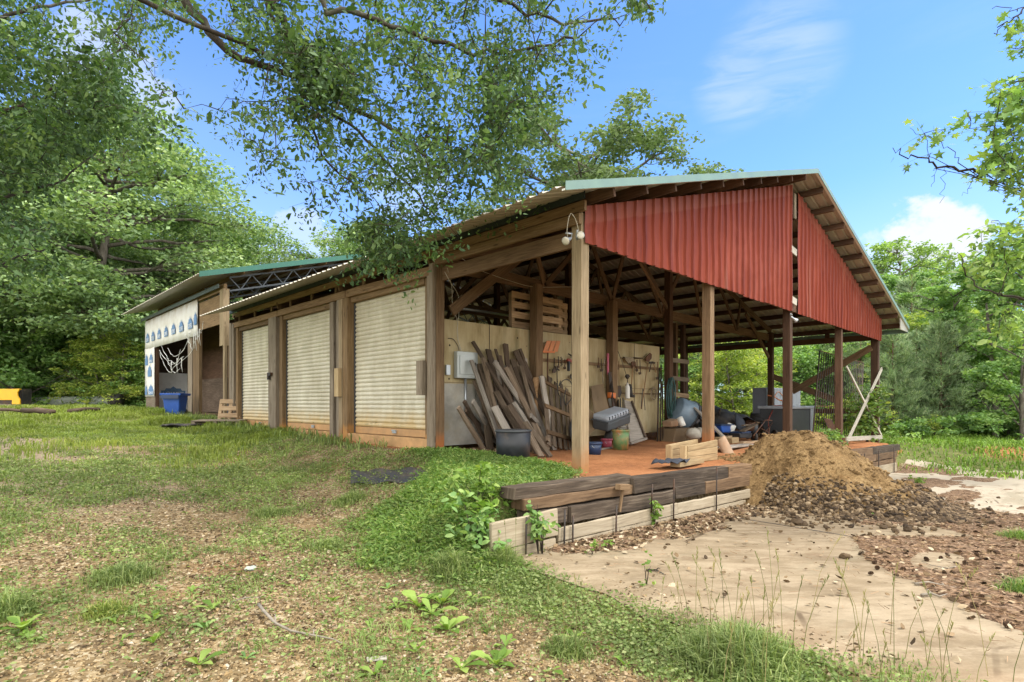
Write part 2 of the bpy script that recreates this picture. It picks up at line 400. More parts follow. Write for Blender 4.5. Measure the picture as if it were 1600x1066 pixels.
def ribmetal(name, col, stripe=.3, rough=.45, metal=.0, rust=None, rust_amt=.3, axis=(1, 1, .15)):
    n = N(name); co = n.tc.outputs['Object']
    f = n.noise(n.mp(co, axis), 7, 6, .65); c = n.ramp(f, [(.28, tuple(x*(1-stripe) for x in col)), (.72, tuple(min(1, x*(1+stripe)) for x in col))])
    if rust: c = n.mix(n.math('MULTIPLY', n.rng(n.noise(co, 2.5, 8, .72), .66-rust_amt*.4, .86-rust_amt*.4), .8), c, rust)
    return n.fin(c, n.rng(f, .2, .8, rough-.1, rough+.15), metal, .4)
M['galv'] = ribmetal('galvanised roofing', (.43, .40, .33), .16, .42, .25, (.28, .17, .08), .28, (.25, 1, 1))
def _red():
    n = N('red painted metal'); co = n.pos(); r = n.attr()
    f = n.noise(n.mp(co, (5, 5, .35)), 1.6, 6, .65)
    c = n.ramp(f, [(.28, (.125, .020, .012)), (.5, (.215, .040, .020)), (.74, (.28, .064, .034))])
    sx = n.sep(co, 0); sz = n.sep(co, 2)
    st = n.math('MULTIPLY', n.rng(n.noise(n.mp(co, (4.1, 4.1, .12)), 1.0, 3), .63, .72), .45)
    c = n.mix(st, c, (.48, .22, .16))
    # chalky unfaded band that follows the rake under the eaves
    dx = n.math('ABSOLUTE', n.math('SUBTRACT', sx, 13.4)); top = n.math('SUBTRACT', 6.49, n.math('MULTIPLY', dx, .305))
    band = n.rng(n.math('ADD', n.math('SUBTRACT', top, sz), n.math('MULTIPLY', n.noise(co, 3, 3), .06)), .25, .29, .34, 0)
    c = n.mix(band, c, (.31, .115, .08)); c = n.mix(n.rng(r, 0, 1, 0, .25, False), c, (.13, .03, .022)); c = n.mix(n.rng(n.noise(n.mp(co, (1, 1, .6)), .7, 5, .7), .52, .72, 0, .3), c, (.40, .12, .085))
    n.fin(c, n.rng(f, .2, .8, .5, .65), 0, .15); return n.m
M['red'] = _red()
M['green_trim'] = plain('green painted trim', (.16, .25, .21), .45, .1, .12, 3)
M['green_trim2'] = plain('deep green trim', (.02, .11, .08), .45, .1, .1, 3)
M['fascia'] = plain('dark green fascia', (.018, .03, .03), .5, 0, .2)
M['fascia2'] = plain('grey green fascia', (.06, .085, .07), .5, 0, .2)
M['steel'] = plain('galvanised steel', (.42, .45, .48), .4, .6, .15)
def _door():
    n = N('roller door metal'); co = n.pos(); z = n.sep(co, 2)
    f = n.noise(n.mp(co, (3, 3, 1)), 1.3, 5, .6); c = n.ramp(f, [(.3, (.46, .415, .30)), (.7, (.63, .59, .47))])
    lo = n.rng(n.math('ADD', z, n.math('MULTIPLY', n.noise(co, 3, 5), .7)), 1.42, 1.95, .75, 0)
    c = n.mix(lo, c, (.50, .34, .12))
    m = n.math('MULTIPLY', n.rng(n.noise(n.mp(co, (3, 6, 10)), 1.2, 5, .7), .55, .68), n.rng(z, 1.12, 1.42, .7, 0))
    c = n.mix(m, c, (.10, .09, .03))
    n.fin(c, .5, 0, .4); return n.m
M['door'] = _door()
M['door_bar'] = plain('clay stained bar', (.42, .24, .10), .6, 0, .2, 4)
M['sill'] = plain('clay stained sill board', (.42, .25, .11), .85, 0, .25, 5)
def _ply():
    n = N('stained plywood'); co = n.pos(); f = n.noise(n.mp(co, (2.2, 1, .7)), 1.4, 7, .65)
    c = n.ramp(f, [(.25, (.22, .17, .085)), (.45, (.41, .335, .19)), (.75, (.56, .49, .33))])
    gr = n.noise(n.mp(co, (26, 1, 1.6)), 1, 5, .6); c = n.mix(.35, c, n.ramp(gr, [(.3, (.55, .47, .33)), (.7, (1, 1, 1))]), 'MULTIPLY')
    st = n.math('MULTIPLY', n.rng(n.noise(n.mp(co, (2.6, 1, .22)), 1, 4), .60, .72), .55); c = n.mix(st, c, (.13, .13, .07))
    ru = n.math('MULTIPLY', n.rng(n.noise(n.mp(co, (1.3, 1, .8), (5, 2, 9)), 1.2, 5), .58, .72), .5); c = n.mix(ru, c, (.36, .22, .08))
    kn = n.rng(n.vor(n.mp(co, (1.5, 1, 1.5)), 1.7), .035, .06, 0, 1); c = n.mix(kn, (.03, .02, .015), c)
    n.bump(gr, .15, .003); n.fin(c, .85, 0, .2); return n.m
M['ply'] = _ply()
M['grey_panel'] = plain('grey fibre board', (.30, .285, .25), .85, 0, .35, 2.4, (.30, .25, .17), .4)
M['brown_panel'] = plain('brown hardboard', (.17, .115, .062), .75, 0, .25, 2)
M['black_plastic'] = plain('black plastic', (.018, .02, .024), .5, 0, .3, 5, (.10, .07, .045), .35)
M['rubber'] = plain('black rubber', (.02, .02, .021), .75, 0, .3, 8, (.12, .09, .06), .45)
M['tarp'] = plain('black tarpaulin', (.022, .023, .026), .6, 0, .4, 3, (.10, .075, .05), .5, bump=.4)
M['blue_bin'] = plain('blue plastic', (.02, .085, .36), .4, 0, .15, 5, (.12, .15, .2), .12)
M['blue_dark'] = plain('dark blue plastic', (.015, .035, .09), .4, 0, .25, 5)
M['grey_plastic'] = plain('grey plastic', (.30, .33, .37), .45, 0, .15, 4, (.2, .17, .13), .25)
M['grey_dark'] = plain('charcoal plastic', (.05, .055, .06), .5, 0, .2, 4)
M['bluegrey'] = plain('blue grey plastic', (.17, .24, .31), .45, 0, .2, 4, (.25, .2, .14), .25)
M['panel_grey'] = plain('grey enamel', (.40, .43, .42), .4, .2, .08, 4, (.3, .24, .16), .15)
M['cabinet'] = plain('grey cabinet paint', (.25, .27, .32), .45, .1, .12, 3)
M['white_plastic'] = plain('white plastic', (.72, .71, .66), .4, 0, .08, 4, (.4, .33, .22), .2)
M['pink'] = plain('pink plastic', (.38, .07, .11), .5, 0, .2)
M['green_bucket'] = plain('green bucket paint', (.09, .19, .07), .5, 0, .2, 7, (.42, .16, .05), .62)
M['orange'] = plain('orange plastic', (.60, .16, .035), .45, 0, .15, 5)
M['orange_pale'] = plain('faded orange plastic', (.55, .21, .09), .55, 0, .15, 5)
M['iron'] = plain('dark iron', (.045, .038, .033), .6, .5, .3, 10, (.12, .055, .025), .5)
M['rust'] = plain('rusty iron', (.14, .065, .035), .75, .3, .35, 9, (.05, .035, .03), .5)
M['red_paint'] = plain('worn red paint', (.28, .045, .03), .5, .1, .25, 9, (.09, .06, .05), .5)
M['handle'] = wood('tool handle', (.14, .08, .04), (.30, .18, .09), (.45, .30, .17), .25, knots=False)
M['hose'] = plain('green hose', (.03, .09, .085), .5, 0, .25)
M['yellow'] = plain('yellow machine paint', (.75, .40, .012), .4, 0, .1, 3, (.35, .2, .05), .12)
M['cord'] = plain('pale cable', (.50, .46, .36), .6, 0, .1)
M['cord_dark'] = plain('dark cable', (.03, .03, .03), .6, 0, .1)
M['rope'] = plain('old rope', (.25, .20, .13), .9, 0, .3, 20)
M['bag'] = plain('dusty sack', (.42, .39, .33), .9, 0, .25, 4, bump=.5)
M['clay_pipe'] = plain('tan clay tile', (.36, .24, .15), .8, 0, .25, 3, (.36, .14, .05), .4)
M['cloth'] = plain('blue black cloth', (.03, .036, .05), .9, 0, .4, 8)
M['glass'] = plain('lamp glass', (.5, .47, .38), .12, 0, .05)
M['chrome'] = plain('lamp reflector', (.75, .75, .75), .18, .9, .05)
M['culvert'] = plain('concrete pipe', (.33, .36, .31), .85, 0, .2, 2)
M['stone'] = None
def _wrap():
    n = N('house wrap'); co = n.pos(); f = n.noise(co, 2.2, 7, .65); c = n.ramp(f, [(.25, (.62, .58, .50)), (.6, (.78, .77, .74))])
    st = n.math('MULTIPLY', n.rng(n.math('ADD', n.sep(co, 2), n.math('MULTIPLY', n.noise(n.mp(co, (1, 1.2, .5)), 2, 5), 1.0)), 5.45, 5.75), .55)
    c = n.mix(st, c, (.45, .33, .15)); n.bump(n.noise(n.mp(co, (1, 1, .4)), 5, 5), .35, .02); n.fin(c, .6, 0, .3); return n.m
M['wrap'] = _wrap()
M['joist'] = plain('dark steel', (.085, .10, .115), .5, .3, .2)
M['wrap_blue'] = plain('blue printing ink', (.12, .23, .42), .6, 0, .2, 6)
M['wrap_white'] = plain('white film', (.75, .76, .76), .5, 0, .08, 6)
M['shred'] = plain('torn white plastic', (.70, .70, .66), .6, 0, .1, 6)

def stonemat(name, stops, rough=.9):
    n = N(name); c = n.ramp(n.attr(), stops)
    c = n.mix(.5, c, n.ramp(n.noise(n.tc.outputs['Object'], 40, 4), [(.3, (.6, .58, .55)), (.7, (1.15, 1.12, 1.1))]), 'MULTIPLY'); return n.fin(c, rough, 0, .25)
M['pebble'] = stonemat('pebbles', [(0, (.06, .04, .02)), (.3, (.18, .12, .055)), (.65, (.32, .225, .11)), (.9, (.42, .33, .19)), (1, (.46, .41, .31))])
M['rubble'] = stonemat('rubble stone', [(0, (.025, .017, .011)), (.45, (.085, .058, .033)), (.8, (.17, .12, .07)), (1, (.29, .22, .14))])
M['cone'] = stonemat('pine cone', [(0, (.02, .012, .007)), (1, (.10, .058, .032))])
M['litter'] = stonemat('dead leaves', [(0, (.045, .03, .016)), (.4, (.15, .10, .052)), (.75, (.30, .215, .125)), (1, (.48, .41, .29))])
M['needles'] = stonemat('pine straw', [(0, (.07, .038, .02)), (.5, (.22, .125, .065)), (1, (.40, .27, .16))])
M['twig'] = plain('grey twig', (.22, .19, .15), .9, 0, .3, 12)
M['bark'] = None
def _bark(name, d, l):
    n = N(name); co = n.tc.outputs['Object']; f = n.noise(n.mp(co, (1, 1, .22)), 9, 7, .68); c = n.ramp(f, [(.3, d), (.7, l)])
    c = n.mix(n.rng(n.noise(co, 1.6, 4), .5, .7, 0, .5), c, (.22, .23, .18)); n.bump(f, .8, .03); return n.fin(c, .95, 0, .15)
M['bark'] = _bark('oak bark', (.05, .042, .034), (.20, .175, .145)); M['bark_dark'] = _bark('dark branch bark', (.018, .015, .012), (.075, .062, .05))
M['bark_pine'] = _bark('pine bark', (.055, .035, .024), (.19, .125, .085))

L = {}
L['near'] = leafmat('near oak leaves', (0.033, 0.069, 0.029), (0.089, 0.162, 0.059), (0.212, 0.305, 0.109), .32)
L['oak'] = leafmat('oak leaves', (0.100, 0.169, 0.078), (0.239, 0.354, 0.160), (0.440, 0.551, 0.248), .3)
L['oak_dark'] = leafmat('dark oak leaves', (0.077, 0.152, 0.062), (0.204, 0.319, 0.123), (0.413, 0.551, 0.217), .25)  # a slightly darker green than the plain oak leaves
L['olive'] = leafmat('olive oak leaves', (0.078, 0.123, 0.057), (0.165, 0.237, 0.117), (0.276, 0.351, 0.196), .3)
L['bright'] = leafmat('sweetgum leaves', (0.091, 0.172, 0.049), (0.240, 0.364, 0.109), (0.437, 0.563, 0.187), .4)
L['yellow'] = leafmat('yellow green leaves', (0.121, 0.192, 0.038), (0.311, 0.399, 0.084), (0.551, 0.551, 0.145), .42)
L['pine'] = leafmat('pine needles', (0.112, 0.189, 0.096), (0.276, 0.392, 0.207), (0.517, 0.582, 0.348), .25)
L['shrub'] = leafmat('shrub leaves', (0.078, 0.160, 0.051), (0.199, 0.340, 0.106), (0.399, 0.537, 0.181), .35)
L['weed'] = leafmat('bank weeds', (0.073, 0.152, 0.030), (0.171, 0.276, 0.060), (0.328, 0.384, 0.120), .35)
L['weed_pale'] = leafmat('pale weeds', (0.094, 0.175, 0.024), (0.201, 0.330, 0.060), (0.330, 0.433, 0.108), .35)
L['grass'] = leafmat('lawn grass', (0.100, 0.150, 0.025), (0.220, 0.280, 0.055), (0.400, 0.400, 0.130), .35)
L['grass_green'] = leafmat('green grass', (0.097, 0.149, 0.038), (0.200, 0.269, 0.083), (0.362, 0.407, 0.164), .35)
L['straw'] = leafmat('seed stalks', (0.153, 0.175, 0.054), (0.271, 0.258, 0.096), (0.425, 0.340, 0.168), .25)
L['wood_far'] = leafmat('far wood leaves', (0.081, 0.163, 0.072), (0.222, 0.341, 0.146), (0.467, 0.594, 0.249), .2)
# ------------------------------------------------------------------ the open barn
XL, XM, XR = 5.95, 13.4, 20.75
YF, YB = 4.77, 17.9
SLOPE = .305; RIDGE = 6.66
def roofz(x): return RIDGE - SLOPE*abs(x-XM)
def padz(x, y): return tz(x, y)
barn = thing('open_barn', 'long open pole barn with red ribbed metal gable and three pale roller doors', 'barn', (XL, YF, padz(XL+.2, YF)))
def P(name, mb, mat, parent=barn, **k): return mb.build(name, mat, parent, **k)
def corr_profile(a0, a1, period, rib, depth, base=0.0):
    """list of (along, out) across a ribbed sheet"""
    out = []; a = a0
    while a < a1-1e-6:
        for (t, d) in ((0, 0), (period-rib, 0), (period-rib*.72, depth), (period-rib*.28, depth)):
            q = a+t
            if q <= a1: out.append((q, d+base))
        a += period
    out.append((a1, base)); return out
# roof sheets: ribs run down the slope
YR0, YR1 = 4.24, YB
for (xe, nm) in ((4.98, 'roof_slope'), (22.0, 'roof_slope')):
    mb = MB(); pr = corr_profile(YR0, YR1, .21, .075, .026)
    xs = [XM, (XM+xe)/2, xe]
    mb.grid([[(x, y, roofz(x)+d) for (y, d) in pr] for x in (xs if xe > XM else xs[::-1])])
    P(nm, mb, M['galv'])
mb = MB(); mb.prism([(XM-.22, YR0, roofz(XM-.22)+.034), (XM, YR0, RIDGE+.042), (XM+.22, YR0, roofz(XM+.22)+.034), (XM, YR0, RIDGE+.036)], (0, YR1-YR0, 0)); P('ridge_cap', mb, M['green_trim'])
for (xa, xb) in ((4.98, XM), (XM, 22.0)):        # rake trim along the front edge
    mb = MB(); za, zb = roofz(xa), roofz(xb)
    mb.prism([(xa, YR0-.012, za-.055), (xb, YR0-.012, zb-.055), (xb, YR0-.012, zb+.05), (xa, YR0-.012, za+.05)], (0, .010, 0))
    P('rake_trim', mb, M['green_trim'])
    mb = MB(); mb.prism([(xa, YR0, za-.052), (xb, YR0, zb-.052), (xb, YR0, zb-.030), (xa, YR0, za-.030)], (0, .05, 0)); P('rake_flange', mb, M['white_plastic'])
# purlins on the slopes, running through to the front overhang
pur = [x for x in np.arange(XM+.55, 21.9, .76)] + [x for x in np.arange(XM-.55, 5.3, -.76)]
for x in pur:
    zz = roofz(x)-.088; sgn = 1 if x > XM else -1
    mb = MB(); mb.beam((x, YR0+.06, zz), (x, YB-.05, zz), .042, .15, up=(sgn*SLOPE, 0, 1)); P('purlin', mb, M['post_dark'])
# trusses
def truss(Y, xa, xb, mat=M['truss'], sag=0.0):
    zc = lambda x: 4.08-.0100*(x-6)
    mb = MB()
    mb.beam((xa, Y, zc(xa)), (XM, Y, zc(XM)), .045, .24); mb.beam((XM, Y, zc(XM)), (xb, Y, zc(xb)), .045, .24)
    off = .27
    mb.beam((xa-.1, Y+.002, roofz(xa-.1)-off), (XM+.05, Y+.002, RIDGE-off), .045, .17); mb.beam((XM-.05, Y+.002, RIDGE-off), (xb+.1, Y+.002, roofz(xb+.1)-off), .045, .17)
    t = P('truss', mb, mat)
    n = 6
    for sgn, xe in ((-1, xa), (1, xb)):
        W = abs(xe-XM)
        bot = [XM+sgn*W*k for k in (0, .30, .62)]; top = [XM+sgn*W*k for k in (.02, .2, .42, .66)]
        for (a, b) in ((bot[0], top[1]), (bot[1], top[1]), (bot[1], top[2]), (bot[2], top[2]), (bot[2], top[3])):
            m2 = MB(); m2.beam((a, Y-.047, zc(a)), (b, Y-.047, roofz(b)-off), .04, .11); m2.build('web_member', mat, t)
    return t
for Y in (8.1, 11.35, 14.6, 17.7): truss(Y, XL+.02, XR-.1)
# front rafters just behind the red cladding
mb = MB(); mb.beam((XL-.05, YF+.09, roofz(XL-.05)-.27), (XM, YF+.09, RIDGE-.27), .05, .2); mb.beam((XM, YF+.09, RIDGE-.27), (XR+.1, YF+.09, roofz(XR+.1)-.27), .05, .2)
mb.beam((XL, YF+.04, 3.86), (XR, YF+.04, 3.70), .05, .2); P('front_rafter', mb, M['post_dark'])
# posts
def post(x, y, ztop, s=.15, mat=M['post'], zb=None, s2=None, name='post'):
    mb = MB(); z0 = padz(x, y)-.08 if zb is None else zb
    mb.beam((x, y, z0), (x, y, ztop), s, s2 or s, up=(0, 1, 0), seg=4, jit=.004); return P(name, mb, mat, bevel=.008)
post(XL+.07, YF+.09, 4.15, .17, M['post_pale']); post(9.66, YF+.1, 4.6, .16, M['post']); post(13.49, YF+.13, 6.3, .16, M['post_dark']); post(17.05, YF+.1, 4.6, .16, M['post_dark'])
post(XR-.02, YF+.12, 4.1, .2, M['post_dark']); post(XR+.1, YF+.12, 4.0, .03, M['white_wood'], s2=.2)
post(XM+.16, 7.95, 6.3, .17, M['post_dark']); 
for (x, mt) in ((8.42, M['post']), (11.0, M['post'])): post(x, 7.93, 4.0, .19, mt)
for y in (8.05, 11.35, 14.6, 17.7): post(XR-.15, y, 4.1, .17, M['post_dark'])
for y in (11.35, 14.6): post(XM+.1, y, 5.9, .17, M['post_dark'])
# cleats in the gap of the gable
for (px, py) in ((1239, 392), (1239, 470)):
    p = PY(px, py, YF-.03); mb = MB(); mb.beam((p.x-.15, p.y-.01, p.z+.02), (p.x+.17, p.y-.01, p.z-.02), .03, .15); P('cleat', mb, M['white_wood'])
p = PY(1240, 322, YF); mb = MB(); mb.beam((13.53, YF-.01, p.z-.28), (13.53, YF-.01, p.z+.28), .12, .03, up=(0, 1, 0)); P('cleat', mb, M['grey_wood'])
# red ribbed gable cladding
def gable(x0, x1):
    x = x0; k = 0
    while x < x1-.02:           # separate overlapping sheets, four ribs each
        xe = min(x+.972, x1); pr = corr_profile(x, xe+.02*(xe < x1), .243, .075, .036); dz = random.uniform(-.012, .012); out = .004*(k % 2)
        zb = lambda q: 3.73-.0108*(q-6.0)+dz; top = lambda q: roofz(q)-.172
        mb = MB(); rows = []
        for j in range(9):
            rows.append([(q, YF-.02-d-out-.006*math.sin(j*1.1+q*2.3+k), zb(q)+(top(q)-zb(q))*j/8) for (q, d) in pr])
        mb.grid(rows); P('cladding_sheet', mb, M['red']); x = xe; k += 1
gable(5.98, 13.28); gable(13.70, 20.84)
# overhang end board at the right eave
mb = MB(); mb.prism([(21.0, YR0+.03, roofz(21.0)-.06), (22.0, YR0+.03, roofz(22)-.06), (22.0, YR0+.03, roofz(22)-.13), (21.0, YR0+.03, roofz(22)-.13)], (0, .02, 0)); P('eave_return', mb, M['galv'])
mb = MB(); mb.box(21.96, 21.985, YR0+.02, YB, roofz(22)-.16, roofz(22)-.02); P('fascia', mb, M['green_trim'])
# door side: fascia, rim board, header
mb = MB(); mb.box(XL-.11, XL-.085, YF-.12, YB+.15, 4.27, 4.375); P('fascia', mb, M['fascia'])
mb = MB(); mb.box(XL-.075, XL-.03, YF-.1, 11.2, 4.13, 4.262); mb.box(XL-.075, XL-.03, 11.21, YB, 4.135, 4.262); P('rim_board', mb, M['beam'])
mb = MB(); mb.box(XL-.09, XL-.03, YF-.02, 7.95, 3.97, 4.112); P('header_beam', mb, M['beam'], bevel=.006)
mb = MB(); mb.box(XL+.05, XL+.1, YF+.2, 8.0, 3.72, 3.95); P('inner_beam', mb, M['truss'])
for (y0, y1) in ((7.97, 11.0), (11.02, 14.55), (14.57, YB-.1)):
    mb = MB(); mb.beam((XL-.065, y0, 3.895), (XL-.065, y1, 3.90), .07, .15, up=(0, 0, 1), seg=6, jit=.006); P('header_beam', mb, M['beam'])
for y in np.arange(5.6, 17.8, 1.17):
    mb = MB(); mb.box(XL-.07, XL-.035, y, y+.09, 4.0 if y > 8 else 4.115, 4.128); P('blocking', mb, M['jamb'])
# right eave beam
mb = MB(); mb.box(XR-.05, XR+.02, YF+.2, YB, 3.60, 3.78); P('eave_beam', mb, M['post_dark']); mb = MB(); mb.box(XR-.02, XR+.03, YF+.2, YB, 3.92, 4.02); P('eave_beam', mb, M['post_dark'])
for y in np.arange(6.2, 17.5, 2.1): mb = MB(); mb.box(XR-.03, XR+.015, y, y+.14, 3.785, 3.915); P('blocking', mb, M['post_dark'])
# front corner of the door side, bay posts and jambs
post(XL+.02, 7.97, 4.02, .17, M['post'], zb=.6)
mb = MB(); mb.box(XL-.14, XL-.075, 7.9, 8.0, .66, 4.0); P('jamb', mb, M['grey_wood'])
DOORS = [(8.30, 10.92), (11.78, 14.36), (15.12, 17.50)]
zs = 1.00
def col(y0, y1, x0, x1, z0, z1, mat, name='jamb'): mb = MB(); mb.box(x0, x1, y0, y1, z0, z1, seg=4, jit=.003); P(name, mb, mat, bevel=.005)
col(8.01, 8.28, XL-.02, XL+.06, .82, 3.82, M['jamb'])
col(8.02, 8.12, XL-.10, XL-.022, .85, 3.815, M['grey_wood'])
col(10.94, 11.14, XL-.09, XL+.1, .84, 3.82, M['jamb']); col(11.15, 11.30, XL-.10, XL-.02, .85, 3.82, M['post_pale']); col(11.31, 11.42, XL-.09, XL+.02, .85, 3.82, M['grey_wood']); col(11.60, 11.77, XL-.07, XL+.06, .88, 3.82, M['grey_wood'])
col(14.38, 14.56, XL-.04, XL+.1, .92, 3.82, M['jamb']); col(14.60, 15.08, XL-.12, XL+.02, .9, 3.82, M['grey_wood'])
col(17.53, 17.68, XL-.05, XL+.1, .95, 3.82, M['jamb']); col(17.70, 17.86, XL-.11, XL+.04, .95, 3.95, M['grey_wood'])
col(17.93, 18.10, XL-.10, XL+.08, 1.0, 4.0, M['grey_wood'])
# latch blocks
for (y, z, mt) in ((11.24, 2.05, M['fresh']), (8.22, 2.05, M['grey_wood'])):
    mb = MB(); mb.box(XL-.19, XL-.105, y-.09, y+.09, z-.30, z+.30); P('latch_block', mb, mt, bevel=.006)
mb = MB(); mb.box(XL-.19, XL-.125, 14.78, 14.98, 2.32, 2.40); mb.box(XL-.19, XL-.14, 14.9, 14.98, 2.22, 2.32); P('latch', mb, M['iron'])
# roller doors
for i, (y0, y1) in enumerate(DOORS):
    mb = MB(); rows = []; k = 0; z = zs+.13; prof = []
    while z < 3.80:
        for (dz, d) in ((0, 0), (.014, .018), (.040, .030), (.066, .020), (.0875, .004)): prof.append((z+dz, d))
        z += .0895
    rows = [[(XL+.10-d, y, zz) for (zz, d) in prof] for y in (y0, (y0+y1)/2, y1)]
    mb.grid(rows, smooth=False)
    dr = P('roller_door', mb, M['door'])
    mb = MB(); mb.box(XL+.075, XL+.11, y0+.01, y1-.01, zs-.01, zs+.125); mb.build('bottom_bar', M['door_bar'], dr, bevel=.006)
    ym = y0+(y1-y0)*.42
    mb = MB(); mb.box(XL+.045, XL+.074, ym-.07, ym+.07, zs+.075, zs+.10); mb.box(XL+.03, XL+.05, ym-.10, ym+.02, zs+.04, zs+.072); mb.build('handle', M['steel'], dr)
    
    for yy in (y0-.012, y1-.028): mb = MB(); mb.box(XL+.06, XL+.12, yy, yy+.04, zs-.01, 3.8); mb.build('guide_rail', M['grey_dark'], dr)
    mb = MB(); mb.box(XL-.085, XL+.06, y0-.28 if i == 0 else y0-.02, y1+.05, zs-.36, zs-.015); P('sill_board', mb, M['sill'], bevel=.008)
    mb = MB(); mb.box(XL-.02, XL+.12, y0, y1, 3.72, 3.822); P('lintel', mb, M['jamb'])
# garage walls behind the plywood
def wallbox(name, x0, x1, y0, y1, z0, z1, mat): mb = MB(); mb.box(x0, x1, y0, y1, z0, z1); return P(name, mb, mat)
wallbox('back_wall', XL+.15, XM, YB-.12, YB-.09, .9, 4.4, M['lumber_dark'])
w_ = wallbox('plywood_wall', 6.04, 13.28, 8.055, 8.085, .86, 3.10, M['ply'])
for (x, z0, z1) in ((7.25, 2.0, 3.1), (9.68, .86, 3.1), (12.1, .86, 3.1)):
    mb = MB(); mb.box(x-.006, x+.006, 8.047, 8.0548, z0, z1); mb.build('seam', M['lumber_dark'], w_)
mb = MB(); mb.box(6.05, 13.27, 8.048, 8.0546, 1.975, 1.985); mb.build('seam', M['brown_panel'], w_)
mb = MB(); mb.box(6.04, 6.88, 8.02, 8.05, .86, 1.96); P('grey_panel', mb, M['grey_panel']); mb = MB(); mb.box(6.90, 8.3, 8.03, 8.05, .86, 1.94); P('grey_panel', mb, M['grey_panel'])
mb = MB(); mb.box(8.35, 13.3, 8.0, 8.052, 2.48, 2.54); P('tool_rail', mb, M['post'])
mb = MB(); mb.box(11.2, 13.3, 8.03, 8.053, 1.84, 1.87); P('tool_rail', mb, M['post'])
# knee brace at the bay post
a = PY(705, 486, 7.98); b = PY(818, 397, 8.02); mb = MB(); mb.beam(a, b, .045, .2); P('knee_brace', mb, M['truss'])
a = PY(1139, 440, 8.0); b = PY(1203, 575, 8.0)
mb = MB(); mb.beam(PY(1165, 490, 8.02), PY(1201, 558, 8.02), .05, .12); P('knee_brace', mb, M['truss'])
mb = MB(); mb.beam(PY(1000, 405, YF+.6), PY(1042, 480, 7.8), .05, .12); P('knee_brace', mb, M['truss'])
# braces of the right side
for (a, b) in (((1206, 588), (1312, 628)), ((1238, 612), (1362, 543))):
    mb = MB(); mb.beam(PX(a[0], a[1], XR-.02 if a[0] < 1210 else XR-.1), PX(b[0], b[1], XR-.02 if a[0] < 1210 else XR-.1), .05, .2); P('brace', mb, M['post'])
mb = MB(); mb.box(XR-.1, XR-.05, YF+.2, 8.0, 1.28, 1.44); P('side_rail', mb, M['post_dark'])
# short boarded bay beside the middle post
for (px, mt) in ((1055, M['post']), (1067, M['post_dark'])):
    p = PY(px, 600, 8.45); post(p.x, 8.45, 3.9, .12, mt)
for (py, mt) in ((564, M['grey_wood']), (592, M['grey_wood']), (617, M['pallet'])):
    a = PY(1044, py-2, 8.36); b = PY(1076, py+2, 8.36); mb = MB(); mb.beam(a, b, .03, .12); P('cross_board', mb, mt)
# black rubber skirt of the pad is left to the ground; white X-braced opening at the right bay
xb_ = thing('x_braced_gate', 'weathered white wooden X-braced gate frame between the two right posts of the red barn', 'gate', PY(1350, 690, YF))
for nm, a, b, wd, mt in (('diagonal', (1324, 690), (1378, 576), .11, 'white_wood'), ('diagonal', (1323, 573), (1377, 680), .07, 'white_wood'), ('bottom_rail', (1322, 686), (1378, 683), .12, 'white_wood')):
    y = YF-.03 if nm == 'diagonal' and wd > .1 else (YF+.0 if nm == 'diagonal' else YF-.075)
    mb = MB(); mb.beam(PY(*a, y), PY(*b, y), .03, wd); mb.build(nm, M[mt], xb_)

# ------------------------------------------------------------------ lamps and cables on the barn
def floodlamp(p, aim, label, disc=True):
    t = thing('floodlight', label, 'floodlight', p); aim = V(aim).normalized(); p = V(p)
    mb = MB(); mb.lathe([(.016, -.10), (.022, -.07), (.024, -.02), (.042, .04), (.054, .06)], p, aim, 18); mb.build('lamp_housing', M['steel'], t)
    mb = MB(); mb.lathe([(.050, .061), (.048, .066), (.024, .071), (.003, .073)], p, aim, 18); mb.build('lens', M['glass'], t)
    mb = MB(); mb.tube([p-aim*.11, p-aim*.13+V((0, 0, .05)), p+V((0.02, .05, .10))], .012, 6); mb.build('bracket', M['steel'], t)
    return t
floodlamp(PY(887, 375, YF-.12), (-.9, -.2, -.45), 'bare white floodlight aimed left at top of front corner post')
floodlamp(PY(905, 370, YF-.12), (-.55, -.80, .05), 'round white floodlight facing the yard at top of front corner post')
q = PY(1241, 499, YF-.16); floodlamp(q, (.7, -.4, -.5), 'silver floodlight hanging under the middle of red gable')
def cable(name, label, pts, r=.0045, mat='cord', group=None):
    m_ = len(pts); P_ = [V(p) for p in pts]; out = []
    for i in range(m_-1):
        a = P_[max(i-1, 0)]; b = P_[i]; c = P_[i+1]; d = P_[min(i+2, m_-1)]
        for k in range(6):
            t = k/6; out.append(.5*((2*b)+(c-a)*t+(2*a-5*b+4*c-d)*t*t+(3*b-a-3*c+d)*t**3))
    out.append(P_[-1]); mb = MB(); mb.tube(out, r, 5); o = mb.build(name, M[mat]); tag(o, label, 'cable', group); return o
cable('lamp_cable', 'pale cable looping from barn beam to the two corner floodlights', [PY(888, 376, YF-.05), PY(886, 360, YF-.12), PY(889, 340, YF-.11), PY(893, 334, YF-.11), PY(900, 345, YF-.11), PY(905, 366, YF-.06)])
cable('power_cable', 'long pale cable sagging along the truss inside the open bay', [PX(722, 404, XL+.1), PY(745, 420, 7.98), PY(770, 430, 7.98), PY(800, 440, 7.98), PY(825, 447, 7.95), PY(850, 449, 7.95), PY(902, 449, 7.95), PY(938, 457, 7.95)])
cable('power_cable', 'cable running from bay post down to the grey breaker box', [PX(699, 419, XL-.02), PY(706, 450, 7.9), PY(707, 480, 7.98), PY(714, 500, 8.02), PY(716, 530, 8.03), PY(722, 550, 8.0)])
cable('power_cable', 'second cable dropping in a loop beside the bay post', [PX(695, 425, XL-.02), PX(703, 440, XL-.02), PY(716, 462, 7.95), PY(717, 490, 8.0), PY(714, 520, 8.02), PY(720, 548, 8.01)])
